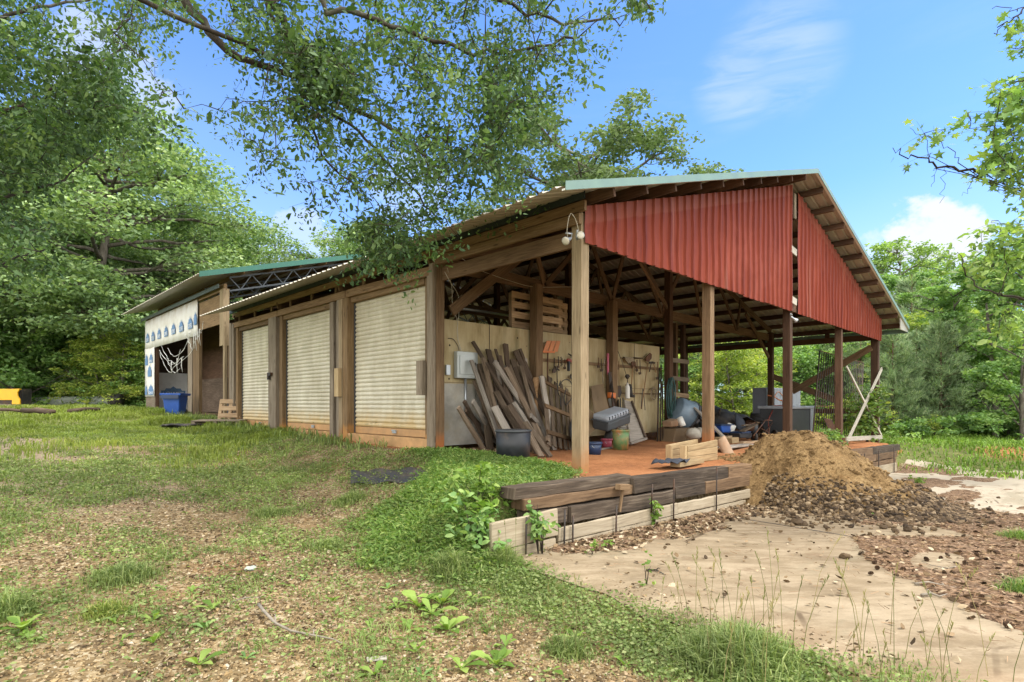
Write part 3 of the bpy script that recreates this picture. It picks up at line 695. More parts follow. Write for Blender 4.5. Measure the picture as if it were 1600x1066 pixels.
cable('wall_cable', 'short dark cable arching across plywood to the breaker box', [PY(700, 529, 8.03), PY(708, 530, 8.02), PY(715, 540, 8.02), PY(717, 548, 8.0)], .006, 'cord_dark')

# ------------------------------------------------------------------ the far barn with printed house wrap
X2 = 5.95; Y20, Y21 = 18.75, 28.9; XM2 = 12.9; R2 = 7.62; S2 = .282
def roof2(x): return R2 - S2*abs(x-XM2)
b2 = thing('wrapped_barn', 'second taller barn with green roof trim and white house wrap printed with blue emblems', 'barn', (X2, Y20, 1.2))
def Q(name, mb, mat, **k): return mb.build(name, mat, b2, **k)
for xe in (5.12, 20.7):
    pr = corr_profile(18.4, 29.4, .23, .075, .025); xs = [XM2, xe]
    mb = MB(); mb.grid([[(x, y, roof2(x)+d) for (y, d) in pr] for x in (xs if xe > XM2 else xs[::-1])]); Q('roof_slope', mb, M['galv'])
    za, zb = roof2(xe), R2
    mb = MB(); mb.prism([(xe, 18.38, za-.10), (XM2, 18.38, zb-.10), (XM2, 18.38, zb+.06), (xe, 18.38, za+.06)], (0, .016, 0)); Q('rake_trim', mb, M['green_trim2'])
mb = MB(); mb.box(X2-.16, X2-.13, 18.9, 29.2, 5.17, 5.29); Q('fascia', mb, M['fascia2'])
mb = MB(); mb.box(X2-.02, X2+.05, Y20, 28.9, 5.10, 5.30); Q('rim_board', mb, M['jamb'])
ZW0, ZW1 = 3.95, 5.04
# wrap strip over the opening and down the left jamb
mb = MB(); ys = np.linspace(21.4, 28.9, 24); mb.grid([[(X2-.04-.008*random.random(), y, z) for y in ys] for z in (3.93, 4.3, 4.7, 5.165)], smooth=True); wrap = Q('house_wrap', mb, M['wrap'], solid=.012)
mb = MB(); mb.grid([[(X2-.04-.012*random.random(), y, z) for y in np.linspace(27.3, 28.9, 5)] for z in np.linspace(1.9, 3.95, 8)], smooth=True); wrap2 = Q('house_wrap', mb, M['wrap'], solid=.012)
mb = MB(); mb.box(X2-.02, X2+.06, 27.32, 28.88, 1.25, 1.93); Q('jamb', mb, M['grey_wood'])
mb = MB(); mb.box(X2, X2+.10, 21.4, 28.9, 3.98, 5.03); Q('header_board', mb, M['jamb'])
mb = MB(); mb.box(X2+.0, X2+.12, 27.25, 28.85, 1.3, 3.95); Q('jamb', mb, M['post_dark'])
def house_mark(y, z, w, h, x, parent, text=None, half=None, front=False):
    """blue house-shaped emblem on the wrap"""
    mb = MB(); o = [(-.5, 0), (.5, 0), (.5, .55), (.36, .55), (.30, .78), (.12, .78), (0, 1), (-.12, .78), (-.30, .78), (-.36, .55), (-.5, .55)]
    if half == 'r': o = [q for q in o if q[0] >= 0]
    mb.prism([(y+a*w, x, z+b*h) if front else (x, y+a*w, z+b*h) for (a, b) in o], (0, -.004, 0) if front else (-.004, 0, 0)); e = mb.build('printed_emblem', M['wrap_blue'], parent)
    if text:
        cu = bpy.data.curves.new('printed_text', 'FONT'); cu.body = text; cu.size = h*.5; cu.align_x = 'CENTER'; cu.extrude = .001
        to = bpy.data.objects.new('tmp', cu); dg = bpy.context.evaluated_depsgraph_get(); C.objects.link(to); dg.update()
        me = bpy.data.meshes.new_from_object(to.evaluated_get(dg)); bpy.data.objects.remove(to)
        co = np.empty(len(me.vertices)*3, np.float32); me.vertices.foreach_get('co', co); co = co.reshape(-1, 3)
        sx = (w*.86)/max(1e-3, co[:, 0].max()-co[:, 0].min()); out = (np.stack([y+co[:, 0]*sx-BASE[b2.name].x, x-.0065-BASE[b2.name].y-co[:, 2], z+.07*h+co[:, 1]-BASE[b2.name].z], 1) if front else np.stack([np.full(len(co), x-.0065)-BASE[b2.name].x-co[:, 2], y-co[:, 0]*sx-BASE[b2.name].y, z+.07*h+co[:, 1]-BASE[b2.name].z], 1))
        me.vertices.foreach_set('co', out.astype(np.float32).ravel()); me.materials.clear(); me.materials.append(M['wrap_white']); me.update()
        c = bpy.data.objects.new('printed_text', me); C.objects.link(c); c.parent = e
ys_ = [22.15, 23.25, 24.3, 25.35, 26.4, 27.4, 28.35]
for y in ys_: house_mark(y, 4.22, .52, .44, X2-.078, wrap, "LOWE'S")
house_mark(21.55, 4.30, .34, .46, X2-.078, wrap, None)
for (y, z, w, h, t) in ((28.55, 3.25, .45, .5, None), (27.75, 3.32, .55, .42, 'ou'), (28.0, 2.75, .65, .5, None), (28.6, 1.98, .35, .45, None), (27.78, 1.98, .8, .45, "ou")): house_mark(y, z, w, h, X2-.072, wrap2, t)
# posts and inner walls of the far barn
def c2_(y0, y1, x0, x1, z0, z1, mat, name='post'): mb = MB(); mb.box(x0, x1, y0, y1, z0, z1, seg=3, jit=.004); Q(name, mb, mat)
c2_(18.75, 19.12, X2-.05, X2+.12, 3.4, 5.15, M['post_pale'])
c2_(19.2, 21.35, X2+.0, X2+.05, 4.1, 5.02, M['jamb'], 'wall_panel')
c2_(22.15, 22.65, X2-.02, X2+.3, 1.2, 4.05, M['grey_wood']); c2_(21.4, 22.1, X2+.0, X2+.1, 1.2, 4.05, M['jamb'], 'wall_panel')
c2_(18.45, 18.58, X2-.12, X2-.04, 1.25, 3.95, M['post_pale']); c2_(19.3, 19.42, X2+.3, X2+.42, 1.25, 3.9, M['jamb'])
mb = MB(); mb.box(X2+1.8, X2+1.86, 18.6, 28.8, 1.2, 4.9); Q('inner_wall', mb, M['post_dark']); mb = MB(); mb.box(X2+.05, 19.8, 28.6, 28.66, 1.2, 5.1); Q('back_wall', mb, M['lumber_dark'])
mb = MB(); mb.box(X2+1.72, X2+1.78, 18.6, 28.8, 2.5, 2.62); mb.box(X2+1.70, X2+1.78, 21.2, 21.32, 1.2, 4.9); Q('inner_rail', mb, M['jamb'])
mb = MB(); mb.box(X2+1.55, X2+1.60, 23.4, 27.6, 1.25, 2.62); Q('inner_panel', mb, M['lumber_dark'])
mb = MB(); mb.box(6.32, 7.46, 28.54, 28.58, 1.3, 2.95); ib = Q('wrapped_board', mb, M['wrap_white']); house_mark(6.9, 1.95, .95, .42, 28.535, ib, "LOWE'S", None, True)
mb = MB(); mb.box(X2+1.4, X2+1.45, 18.9, 21.2, 1.25, 3.2); Q('inner_panel', mb, M['cloth'])
mb = MB(); mb.box(X2+.6, X2+1.2, 19.3, 20.9, 1.2, 1.75); Q('bench', mb, M['grey_dark'], bevel=.02)
# steel bar joists under the green roof
for y in (19.0, 21.5, 24.0):
    for xa, xb in ((X2+.2, XM2), (XM2, 19.6)):
        up0, up1 = roof2(xa)-.16, roof2(xb)-.16; mb = MB(); n = 10; H = .42
        mb.beam((xa, y, up0), (xb, y, up1), .06, .05); mb.beam((xa, y, up0-H), (xb, y, up1-H), .06, .05)
        for k in range(n):
            a = k/n; m_ = (k+.5)/n; c = (k+1)/n; zt = lambda t: up0+(up1-up0)*t; xx = lambda t: xa+(xb-xa)*t
            mb.beam((xx(a), y, zt(a)), (xx(m_), y, zt(m_)-H), .03, .03); mb.beam((xx(m_), y, zt(m_)-H), (xx(c), y, zt(c)), .03, .03)
        Q('steel_joist', mb, M['joist'])
for x in np.arange(6.4, 19.6, .9):
    mb = MB(); mb.box(x, x+.05, 18.5, 29, roof2(x)-.14, roof2(x)-.02); Q('purlin', mb, M['jamb'])
# torn plastic hanging from the wrap
tp = thing('torn_plastic', 'torn white plastic shreds drooping across the wrapped barn opening', 'plastic shreds', (X2-.15, 24, 3.2))
def droop(a, b, sag, r=.02, n=14):
    a, b = V(a), V(b); mb = MB(); pts = []
    for i in range(n+1):
        t = i/n; p = a.lerp(b, t); p.z -= sag*4*t*(1-t); p += V((random.uniform(-.03, .03), random.uniform(-.05, .05), random.uniform(-.04, .04))); pts.append(p)
    mb.tube(pts, [r*random.uniform(.5, 1.4) for _ in pts], 5); return mb, pts
for (a, b, s_) in (((249, 547), (310, 524), .75), ((250, 548), (282, 545), .85), ((310, 524), (318, 503), .1), ((262, 545), (300, 515), .55), ((254, 540), (286, 556), .45), ((286, 520), (300, 545), -.1), ((262, 560), (280, 575), .35)):
    mb, pts = droop(PX(*a, X2-.2), PX(*b, X2-.2), s_, .010); mb.build('strand', M['shred'], tp)
for (px, py, h) in ((303, 522, .5), (306, 520, .6), (312, 514, .55), (309, 518, .4), (296, 520, .35), (277, 560, .6), (284, 560, .5), (268, 565, .5)):
    p = PX(px, py, X2-.2); mb = MB(); mb.tube([p, p+V((0, .05, -h*.5)), p+V((.02, -.03, -h))], [.022, .018, .004], 4); mb.build('shred', M['shred'], tp)
# ------------------------------------------------------------------ ground, apron
def lines(lo, hi, d0, d1, step, far):
    a = list(np.arange(d0, d1+1e-6, step)); g = step
    while a[-1] < hi: g *= 1.16; a.append(a[-1]+g)
    g = step; b = []
    q = d0
    while q > lo: g *= 1.16; q -= g; b.append(q)
    return np.array(b[::-1]+a)
gx = lines(-700, 700, -6, 25, .14, 0); gy = lines(-700, 700, -2, 31, .14, 0)
gy = np.sort(np.concatenate([gy, [4.115, 4.265]]))
GX, GY = np.meshgrid(gx, gy, indexing='ij'); GZ = terrain(GX, GY)
def inbarn(x, y): return sst(5.3, 6.0, x)*(1-sst(20.8, 21.6, x))*sst(4.1, 4.3, y)*(1-sst(18, 18.6, y))
def weedzone(x, y):      # the bright bank of weeds left of the front corner
    e = (fbm(np.asarray(x)*1.3, np.asarray(y)*1.3, 9)-.5)*.9
    xr = np.interp(y, [3, 4, 4.6, 5.4, 6.4, 7.6, 8.4], [3.6, 3.75, 5.6, 6.2, 6.35, 6.1, 5.7])
    xl = np.interp(y, [3, 4, 5, 5.8, 6.2, 7.0, 8.4], [2.95, 2.8, 2.8, 3.1, 4.6, 5.0, 5.5])
    return sst(-.1, .35, x-xl+e)*sst(-.1, .2, xr-x)*sst(3.3, 3.9, y+e*.5)*(1-sst(7.5, 8.3, y))
def lawn(x, y):
    e = (fbm(np.asarray(x)*.6, np.asarray(y)*.6, 21)-.5)*7
    m = sst(10.5, 15, y+e)*(1-sst(5.6, 6.1, x)*(1-sst(18.0, 18.3, y)))*(1-sst(5.7, 6.0, x))
    tr = np.exp(-((np.asarray(x)-1.0+.12*(np.asarray(y)-12))/1.3)**2)*sst(8, 10, y)*(1-sst(15, 17, y))   # worn gravel patch
    return m*(1-.85*tr)
def fringe(x, y):        # green strip between the gravel and the concrete
    e = (fbm(np.asarray(x)*1.1, np.asarray(y)*1.1, 31)-.5)*1.3
    return sst(2.6, 3.15, x+e*.9)*(1-sst(3.62, 3.85, x+e*.3))*(1-sst(3.9, 4.2, y))
def rightgrass(x, y): return sst(18.6, 20.2, x+(fbm(np.asarray(x)*.7, np.asarray(y)*.7, 41)-.5)*1.6)*(1-sst(20.9, 21.4, x)*0)*(1-sst(4.0, 5.0, y)*(1-sst(20.9, 21.8, x)))
def backgrass(x, y): return sst(20.9, 21.6, x)*sst(4, 5, y)
def yard(x, y):
    n1 = fbm(np.asarray(x)*.55, np.asarray(y)*.55, 51); n2 = fbm(np.asarray(x)*1.7, np.asarray(y)*1.7, 61)
    m = sst(.43, .66, n1*.55+n2*.45+.10*sst(5, 12, y))
    bare = np.exp(-(((np.asarray(x)-1.75)/1.0)**2+((np.asarray(y)-4.1)/1.5)**2))
    m = m*(1-.92*bare)
    leftg = np.exp(-(((np.asarray(x)-.55)/.8)**2+((np.asarray(y)-5.6)/1.0)**2)); m = np.maximum(m, .75*leftg*sst(.35, .55, n2))
    mid = np.exp(-(((np.asarray(x)-4.3)/.9)**2+((np.asarray(y)-9.3)/1.6)**2)); m = np.maximum(m, .95*mid*sst(.36, .52, n2))
    return m*(1-sst(5.4, 5.8, x))*(1-sst(3.4, 3.8, x)*(1-sst(4.1, 4.4, y)))
flat = lambda a: a.ravel()
nx, ny = GX.shape
idx = np.arange(nx*ny).reshape(nx, ny)
quads = np.stack([idx[:-1, :-1], idx[1:, :-1], idx[1:, 1:], idx[:-1, 1:]], -1).reshape(-1)
me = npmesh('ground', np.stack([flat(GX), flat(GY), flat(GZ)], 1), quads, 4, None, True)
far = sst(26, 40, np.hypot(GX, GY))
grs = np.clip(lawn(GX, GY)*.9+fringe(GX, GY)*.55+weedzone(GX, GY)*.8+rightgrass(GX, GY)*.8+backgrass(GX, GY)+yard(GX, GY)*.35, 0, 1); grs = np.maximum(grs, far)
cly = inbarn(GX, GY)*(1-.0*GX) + .8*sst(.55, .75, fbm(GX*.8, GY*.8, 71))*sst(4.7, 5.5, GX)*sst(7.6, 8.2, GY)*(1-sst(12, 14, GY)) + .7*np.exp(-(((GX-22.5)/1.7)**2+((GY-1.6)/1.6)**2))
trk = np.exp(-((GX-1.0+.12*(GY-12))/1.5)**2)*sst(7, 10, GY)*(1-sst(15, 18, GY))
for nme, arr in (('grassy', grs), ('clay', np.clip(cly, 0, 1)), ('track', trk)):
    at = me.attributes.new(nme, 'FLOAT', 'POINT'); at.data.foreach_set('value', flat(arr).astype(np.float32))
def _ground():
    n = N('yard ground'); co = n.pos()
    big = n.noise(co, .9, 6, .62); fine = n.noise(co, 14, 6, .7)
    v = n.n('ShaderNodeTexVoronoi', feature='F1'); v.inputs['Scale'].default_value = 34; n.l(n.mp(co, (1, 1, .3)), v.inputs[0])
    peb = n.ramp(n.sep(v.outputs['Color'], 0), [(0, (.06, .042, .022)), (.35, (.17, .118, .058)), (.7, (.30, .22, .12)), (1, (.43, .36, .24))])
    soil = n.ramp(n.math('ADD', n.math('MULTIPLY', big, .5), n.math('MULTIPLY', fine, .5)), [(.32, (.05, .032, .018)), (.5, (.135, .098, .048)), (.68, (.29, .215, .11))])
    c = n.mix(n.rng(n.noise(co, 1.7, 6, .7), .38, .6, .25, .85), soil, peb)
    rd = n.math('MULTIPLY', n.rng(n.noise(n.mp(co, (1, 1, 1), (7, 3, 1)), .8, 5, .6), .56, .72), .55); c = n.mix(rd, c, (.25, .115, .045))
    tk = n.mix(fine, (.26, .22, .165), (.46, .41, .33)); tk = n.mix(.5, tk, peb, 'OVERLAY'); c = n.mix(n.math('MULTIPLY', n.attr('track'), .85), c, tk)
    gcol = n.ramp(n.noise(co, 3.2, 7, .7), [(.3, (.05, .075, .018)), (.55, (.12, .15, .04)), (.75, (.23, .215, .085))])
    gm = n.math('ADD', n.attr('grassy'), n.math('MULTIPLY', n.math('SUBTRACT', n.noise(co, 3.5, 7, .75), .5), 1.3))
    c = n.mix(n.math('MULTIPLY', n.rng(gm, .42, .75), .8), c, gcol)
    cl = n.ramp(n.math('ADD', n.math('MULTIPLY', n.noise(co, 1.1, 7, .68), .6), n.math('MULTIPLY', fine, .4)), [(.3, (.11, .048, .022)), (.48, (.29, .122, .05)), (.68, (.42, .20, .09))])
    c = n.mix(n.rng(n.math('ADD', n.attr('clay'), n.math('MULTIPLY', n.math('SUBTRACT', fine, .5), .5)), .35, .65), c, cl)
    n.bump(n.math('ADD', n.math('MULTIPLY', v.outputs['Distance'], -.6), fine), .55, .02)
    return n.fin(c, .95, 0, .15)
kind(link('ground', me, _ground()), 'structure')

def _concrete():
    n = N('stained concrete'); co = n.pos()
    rt = n.n('ShaderNodeMapping'); rt.inputs['Rotation'].default_value = (0, 0, math.radians(38)); n.l(co, rt.inputs[0]); rc = rt.outputs[0]
    f = n.noise(n.mp(rc, (.45, 1.1, 1)), .8, 8, .66, .8); st = n.noise(n.mp(rc, (1.1, 3.2, 1), (3, 1, 2)), 1.5, 9, .76, .25); fine = n.noise(co, 60, 5, .7)
    base = n.ramp(f, [(.28, (.155, .115, .07)), (.5, (.25, .193, .122)), (.72, (.325, .262, .178))])
    c = n.mix(n.math('MULTIPLY', n.rng(st, .46, .64), .55), base, (.385, .312, .215))
    c = n.mix(n.math('MULTIPLY', n.rng(st, .49, .36), .55), c, (.175, .13, .078))
    x, y = n.sep(co, 0), n.sep(co, 1)
    r = n.rng(n.math('ADD', n.math('MULTIPLY', n.math('ADD', x, n.math('MULTIPLY', y, .45)), -.16), n.noise(co, .9, 5, .65)), -.28, .12, 0, .5)
    c = n.mix(r, c, (.33, .20, .118))
    pale = n.rng(n.math('ADD', x, n.math('MULTIPLY', n.noise(co, .7, 4), 3)), 10.5, 13.5, 0, .75); c = n.mix(pale, c, (.44, .39, .305))
    sp = n.rng(n.vor(co, 5.5), .04, .075, .45, 1); c = n.mix(sp, (.06, .04, .025), c)
    d = n.rng(n.noise(co, 2.3, 8, .75), .56, .68, 0, .7); c = n.mix(d, c, (.17, .115, .068))
    e1 = n.rng(n.noise(n.mp(co, (.35, 1.3, 1), (9, 4, 0)), 1.2, 6, .7), .54, .66, 0, .55); c = n.mix(e1, c, (.22, .19, .125))
    cr = n.rng(n.vor(n.mp(co, (1, 1, 0)), .55, 'DISTANCE_TO_EDGE'), .004, .012, .75, 0); c = n.mix(n.math('MULTIPLY', cr, n.rng(n.noise(co, .8, 3), .5, .6)), c, (.09, .06, .035))
    c = n.mix(.35, c, n.ramp(fine, [(.3, (.65, .63, .6)), (.7, (1.1, 1.1, 1.1))]), 'MULTIPLY')
    # wide saw joints
    n.bump(n.math('ADD', n.math('MULTIPLY', fine, .25), st), .25, .006); return n.fin(c, .88, 0, .2)
ax = np.arange(3.62, 20.4, .12); ay = np.arange(-9, 4.06, .12)
AX, AY = np.meshgrid(ax, ay, indexing='ij')
wob = (fbm(AX*1.9, AY*1.9, 81)-.5)
AXX = np.where(AX < 3.9, AX+wob*.4, AX); AXX = np.where(AX > 20, AX+wob*1.2, AXX)
AZ = terrain(AXX, AY)+.014
i2 = np.arange(AX.size).reshape(AX.shape); q2 = np.stack([i2[:-1, :-1], i2[1:, :-1], i2[1:, 1:], i2[:-1, 1:]], -1).reshape(-1)
kind(link('concrete_apron', npmesh('concrete_apron', np.stack([AXX.ravel(), AY.ravel(), AZ.ravel()], 1), q2, 4, None, True), _concrete()), 'structure')
def apz(x, y): return tz(x, y)+.014
# saw joint: a shallow dark strip of grit lying in the joint
mb = MB(); pts = [(7.75+.02*random.uniform(-1, 1)-.22*(4-y)*.4, y, apz(7.6, y)+.003) for y in np.arange(-3, 4, .3)]
mb.grid([[(p[0]-.008-random.random()*.006, p[1], p[2]), (p[0]+.008+random.random()*.006, p[1], p[2])] for p in pts]); kind(mb.build('joint_grit', M['rubber'], base=(0, 0, 0)), 'structure')
# ------------------------------------------------------------------ timber retaining walls
YW = 4.0
def wz_top(x): return .74-.0195*(x-4.0)
rw = thing('retaining_wall', 'blackened timber retaining wall with pale planks staked along its foot, left of the dirt pile', 'retaining wall', (3.6, YW, .1))
def tim(par, x0, x1, zc0, h, mat, y=YW+.09, w=.2, drop=None, name='timber', yo=0):
    sl = -.0195; mb = MB(); z1 = zc0+(sl if drop is None else drop)*(x1-x0)
    mb.beam((x0, y, zc0), (x1, y+yo, z1), w, h, seg=max(2, int((x1-x0)/.22)), jit=.007); o = mb.build(name, M[mat], par, bevel=.008); return o
T0 = .66
tim(rw, 3.98, 6.02, .70, .115, 'tie', YW+.15, .22); tim(rw, 4.08, 6.0, .58, .115, 'tie_brown', YW+.11, .2)
tim(rw, 5.98, 8.55, .585, .19, 'tie', YW+.08, .2); tim(rw, 8.57, 9.42, .535, .185, 'tie_brown', YW+.08, .2)
tim(rw, 4.75, 6.9, .40, .17, 'tie', YW+.06, .2); tim(rw, 6.92, 7.75, .40, .17, 'tie', YW+.05, .2); tim(rw, 4.15, 4.73, .42, .16, 'tie', YW+.10, .2)
tim(rw, 7.77, 9.3, .385, .175, 'tie_brown', YW+.06, .2)
tim(rw, 3.54, 4.46, .36, .27, 'plank', YW-.09, .04, .02, 'plank'); tim(rw, 3.56, 4.44, .115, .21, 'plank', YW-.085, .04, 0, 'plank')
tim(rw, 4.47, 6.88, .235, .14, 'plank', YW-.085, .04, -.012, 'plank'); tim(rw, 6.89, 9.15, .205, .14, 'plank', YW-.085, .04, -.022, 'plank')
tim(rw, 4.47, 6.45, .07, .18, 'plank', YW-.08, .04, -.012, 'plank'); tim(rw, 6.46, 9.0, .045, .17, 'plank', YW-.08, .04, -.022, 'plank')
for (px, y0, y1) in ((821, 0, .50), (881, -.02, .50), (894, -.05, .42), (962, -.05, .43), (1018, .3, .60), (1052, -.08, .62), (1119, -.1, .68)):
    p = PY(px, 800, YW-.13); mb = MB(); mb.tube([(p.x, p.y, y0-.05), (p.x+.01, p.y-.005, y1)], .010, 6); mb.build('iron_stake', M['iron'], rw)
# a wooden mallet-like stake stuck behind the planks
st = thing('wooden_stake', 'short wooden stake with a square block on top standing before the timber wall', 'stake', PY(968, 800, YW-.05))
a = PY(968, 800, YW-.05); b = PY(973, 764, YW-.05)
mb = MB(); mb.beam(a, b, .03, .03); mb.build('stake_shaft', M['beam'], st, bevel=.004)
mb = MB(); p = PY(973, 761, YW-.06); mb.beam(p+V((-.10, -.0, .01)), p+V((.10, .0, -.01)), .08, .07); mb.build('block', M['beam'], st, bevel=.006)
rw2 = thing('retaining_wall', 'brown timber retaining wall right of the dirt pile, with pale plank and thin stakes', 'retaining wall', (14, YW, -.2))
for (x0, x1, zc, h, mt) in ((10.6, 13.6, .51, .17, 'tie_brown'), (13.62, 16.6, .455, .17, 'tie_brown'), (16.62, 19.45, .40, .17, 'tie'), (11.5, 14.4, .32, .17, 'tie_brown'), (14.42, 16.9, .265, .17, 'tie_brown'), (16.92, 19.1, .22, .17, 'tie_brown'), (12, 15.5, .13, .16, 'tie_brown'), (15.52, 19.0, .06, .16, 'tie_brown')):
    tim(rw2, x0, x1, zc, h, mt, YW+.06)
for (x0, x1, zc, h) in ((12.6, 15.6, -.03, .24), (15.62, 18.7, -.09, .24)): tim(rw2, x0, x1, zc, h, 'plank', YW-.09, .04, -.02, 'plank')
mb = MB(); mb.beam((19.4, YW+.1, .30), (19.45, YW+.9, .34), .2, .2, seg=4, jit=.01); mb.build('return_timber', M['tie'], rw2, bevel=.012)
for px in (1346, 1351, 1373, 1397):
    p = PY(px, 720, YW-.14); mb = MB(); mb.tube([(p.x, p.y, -.35), (p.x, p.y, .42)], .012, 6); mb.build('iron_stake', M['iron'], rw2)

# ------------------------------------------------------------------ dirt pile with rubble
def pile_h(x, y):
    cx, cy = 10.35, 3.75
    dx, dy = x-cx, y-cy
    ang = np.arctan2(dy, dx); R = 2.14+.66*np.cos(ang+.55)+.2*np.cos(3*ang)
    rr = np.hypot(dx, dy)/R; n = fbm(x*2.1, y*2.1, 91)-.5; n2 = fbm(x*8, y*8, 95)-.5
    h = 1.46*np.power(np.clip(1-rr, 0, 1), 1.12)
    h = np.where(h > 1.12, 1.12+(h-1.12)*.35, h)
    return h+np.clip(h*4, 0, 1)*(n*.36+n2*.13)
px_ = np.arange(7, 14.2, .045); py_ = np.arange(.8, 7, .045); PXX, PYY = np.meshgrid(px_, py_, indexing='ij')
base_ = np.where(PYY < 4.1, terrain(PXX, np.minimum(PYY, 4.0)), np.minimum(terrain(PXX, PYY), .05+(PYY-4.1)*2.0+terrain(PXX, PYY)*0))
hh = pile_h(PXX, PYY); PZZ = np.maximum(-.03+.13-.0284*(PXX-3.6)+hh, np.where(PYY < 4.1, terrain(PXX, np.minimum(PYY, 4.0))-.05, -1))
i3 = np.arange(PXX.size).reshape(PXX.shape); keep = (hh[:-1, :-1] > .012) | (hh[1:, 1:] > .012)
q3 = np.stack([i3[:-1, :-1], i3[1:, :-1], i3[1:, 1:], i3[:-1, 1:]], -1)[keep].reshape(-1)
def _pile():
    n = N('pile dirt'); co = n.pos(); f = n.noise(co, 3.0, 8, .72); g = n.noise(co, 24, 6, .75)
    c = n.ramp(n.math('ADD', n.math('MULTIPLY', f, .55), n.math('MULTIPLY', g, .45)), [(.34, (.07, .042, .019)), (.5, (.235, .15, .067)), (.66, (.37, .255, .122))])
    c = n.mix(n.rng(n.vor(co, 9), .10, .26, .55, 0), c, (.05, .03, .017))
    c = n.mix(n.rng(n.noise(co, 1.1, 4), .56, .68, 0, .7), c, (.30, .16, .06))
    n.bump(n.math('ADD', f, g), .9, .04); return n.fin(c, .95, 0, .15)
pile_o = link('dirt_pile', npmesh('dirt_pile', np.stack([PXX.ravel()-10.35, PYY.ravel()-3.75, PZZ.ravel()], 1), q3, 4, None, True), _pile()); pile_o.location = (10.35, 3.75, 0); tag(pile_o, 'tall heap of tan dirt spilling over the timber wall onto concrete', 'dirt pile')
def pz(x, y): return float(max(-.03+.13-.0284*(x-3.6)+pile_h(np.array([x]), np.array([y]))[0], apz(x, min(y, 4.0)) if y < 4.1 else tz(x, y)))
ROCK = None
def rock_template(seed, sub=1):
    import bmesh
    bm = bmesh.new(); bmesh.ops.create_icosphere(bm, subdivisions=sub, radius=1); rr = np.random.default_rng(seed)
    vs = np.array([v.co for v in bm.verts]); vs *= (1+rr.uniform(-.28, .22, (len(vs), 1))); vs *= np.array([1, .78, .62]); fs = [tuple(v.index for v in f.verts) for f in bm.faces]; bm.free(); return vs, fs
def rocks(name, pts, size, mat, seed=0, sub=1, rnd=None):
    t = [rock_template(seed+k, sub) for k in range(1)][0]; n = len(pts)
    return link(name, scatter(name, np.asarray(pts), size, t, rand_rot(n, -.5, .5), rnd), mat)
# rubble skirt: far past counting
rp = []; rs = []
rr = np.random.default_rng(5)
while len(rp) < 8000:
    x = rr.uniform(7.2, 13.6); y = rr.uniform(.9, 4.0); h = float(pile_h(np.array([x]), np.array([y]))[0]); e = (vnoise(x*1.5, y*1.5, 3)-.5)*.3
    d = math.hypot(x-10.35, y-3.75)
    front = (3.75-y)/max(d, .3)
    lim = .50 if x < 12 else .42
    if h > .0 and h < lim+e and front > .05 and rr.random() < (.95 if h < .34+e*.5 else .3): s = rr.choice((rr.uniform(.012, .034), rr.uniform(.02, .055)))*(1.1-.5*h); rp.append((x, y, pz(x, y)+s*.15)); rs.append(s)
    elif h <= 0 and rr.random() < math.exp(-((d-2.1)/.5)**2)*(.35 if x > 9.5 else .06) and d < 4.2: s = rr.uniform(.012, .055); rp.append((x, y, apz(x, y)+s*.3)); rs.append(s)
kind(rocks('rubble_stones', rp, np.array(rs), M['rubble'], 3, 1), 'stuff')
cl_p = []; cl_s = []
while len(cl_p) < 1500:
    x = rr.uniform(8, 13.2); y = rr.uniform(1.5, 5); h = float(pile_h(np.array([x]), np.array([y]))[0])
    if h > .3: s = rr.choice((rr.uniform(.008, .025), rr.uniform(.012, .06))); cl_p.append((x, y, pz(x, y)+s*.1)); cl_s.append(s)
kind(rocks('dirt_clods', cl_p, np.array(cl_s), _pile(), 8, 1), 'stuff')
# loose rocks out on the concrete
big = rock_template(77, 2)
rockm = [npmesh('loose_rock', rock_template(70+k, 2)[0], np.array(rock_template(70+k, 2)[1]).ravel(), 3, np.full(len(rock_template(70+k, 2)[0]), .25+.15*k)) for k in range(3)]
for m_ in rockm: m_.materials.append(M['rubble'])
ROCKS = [(1428, 776, .10), (1245, 822, .085), (1320, 875, .055), (1357, 878, .035), (1257, 823, .05), (1387, 826, .06), (1418, 832, .07), (1380, 828, .05), (1268, 825, .035), (1290, 826, .035), (1399, 834, .05), (1459, 831, .05), (1442, 837, .03), (1421, 845, .035), (1440, 835, .04), (1455, 785, .05), (1470, 790, .06), (1500, 783, .04), (1520, 800, .05), (1478, 796, .045), (1535, 815, .05), (1550, 822, .06), (1560, 780, .035), (1410, 770, .035), (1395, 765, .04), (1230, 806, .05)]
for i, (px, py, r) in enumerate(ROCKS):
    p = G(px, py); o = bpy.data.objects.new('loose_rock', rockm[i % 3]); C.objects.link(o); o.location = (p.x, p.y, apz(p.x, p.y)+r*.4); o.scale = (r, r, r); o.rotation_euler = (random.uniform(-.3, .3), random.uniform(-.3, .3), random.uniform(0, 6))
    big_ = {0: 'largest dark loose rock, on pale concrete right of the dirt pile', 1: 'tan loose rock on concrete at the near foot of the rubble'}.get(i)
    tag(o, big_ or 'small brown rock lying loose on the concrete near the pile', 'rock', 'loose rocks on the concrete')

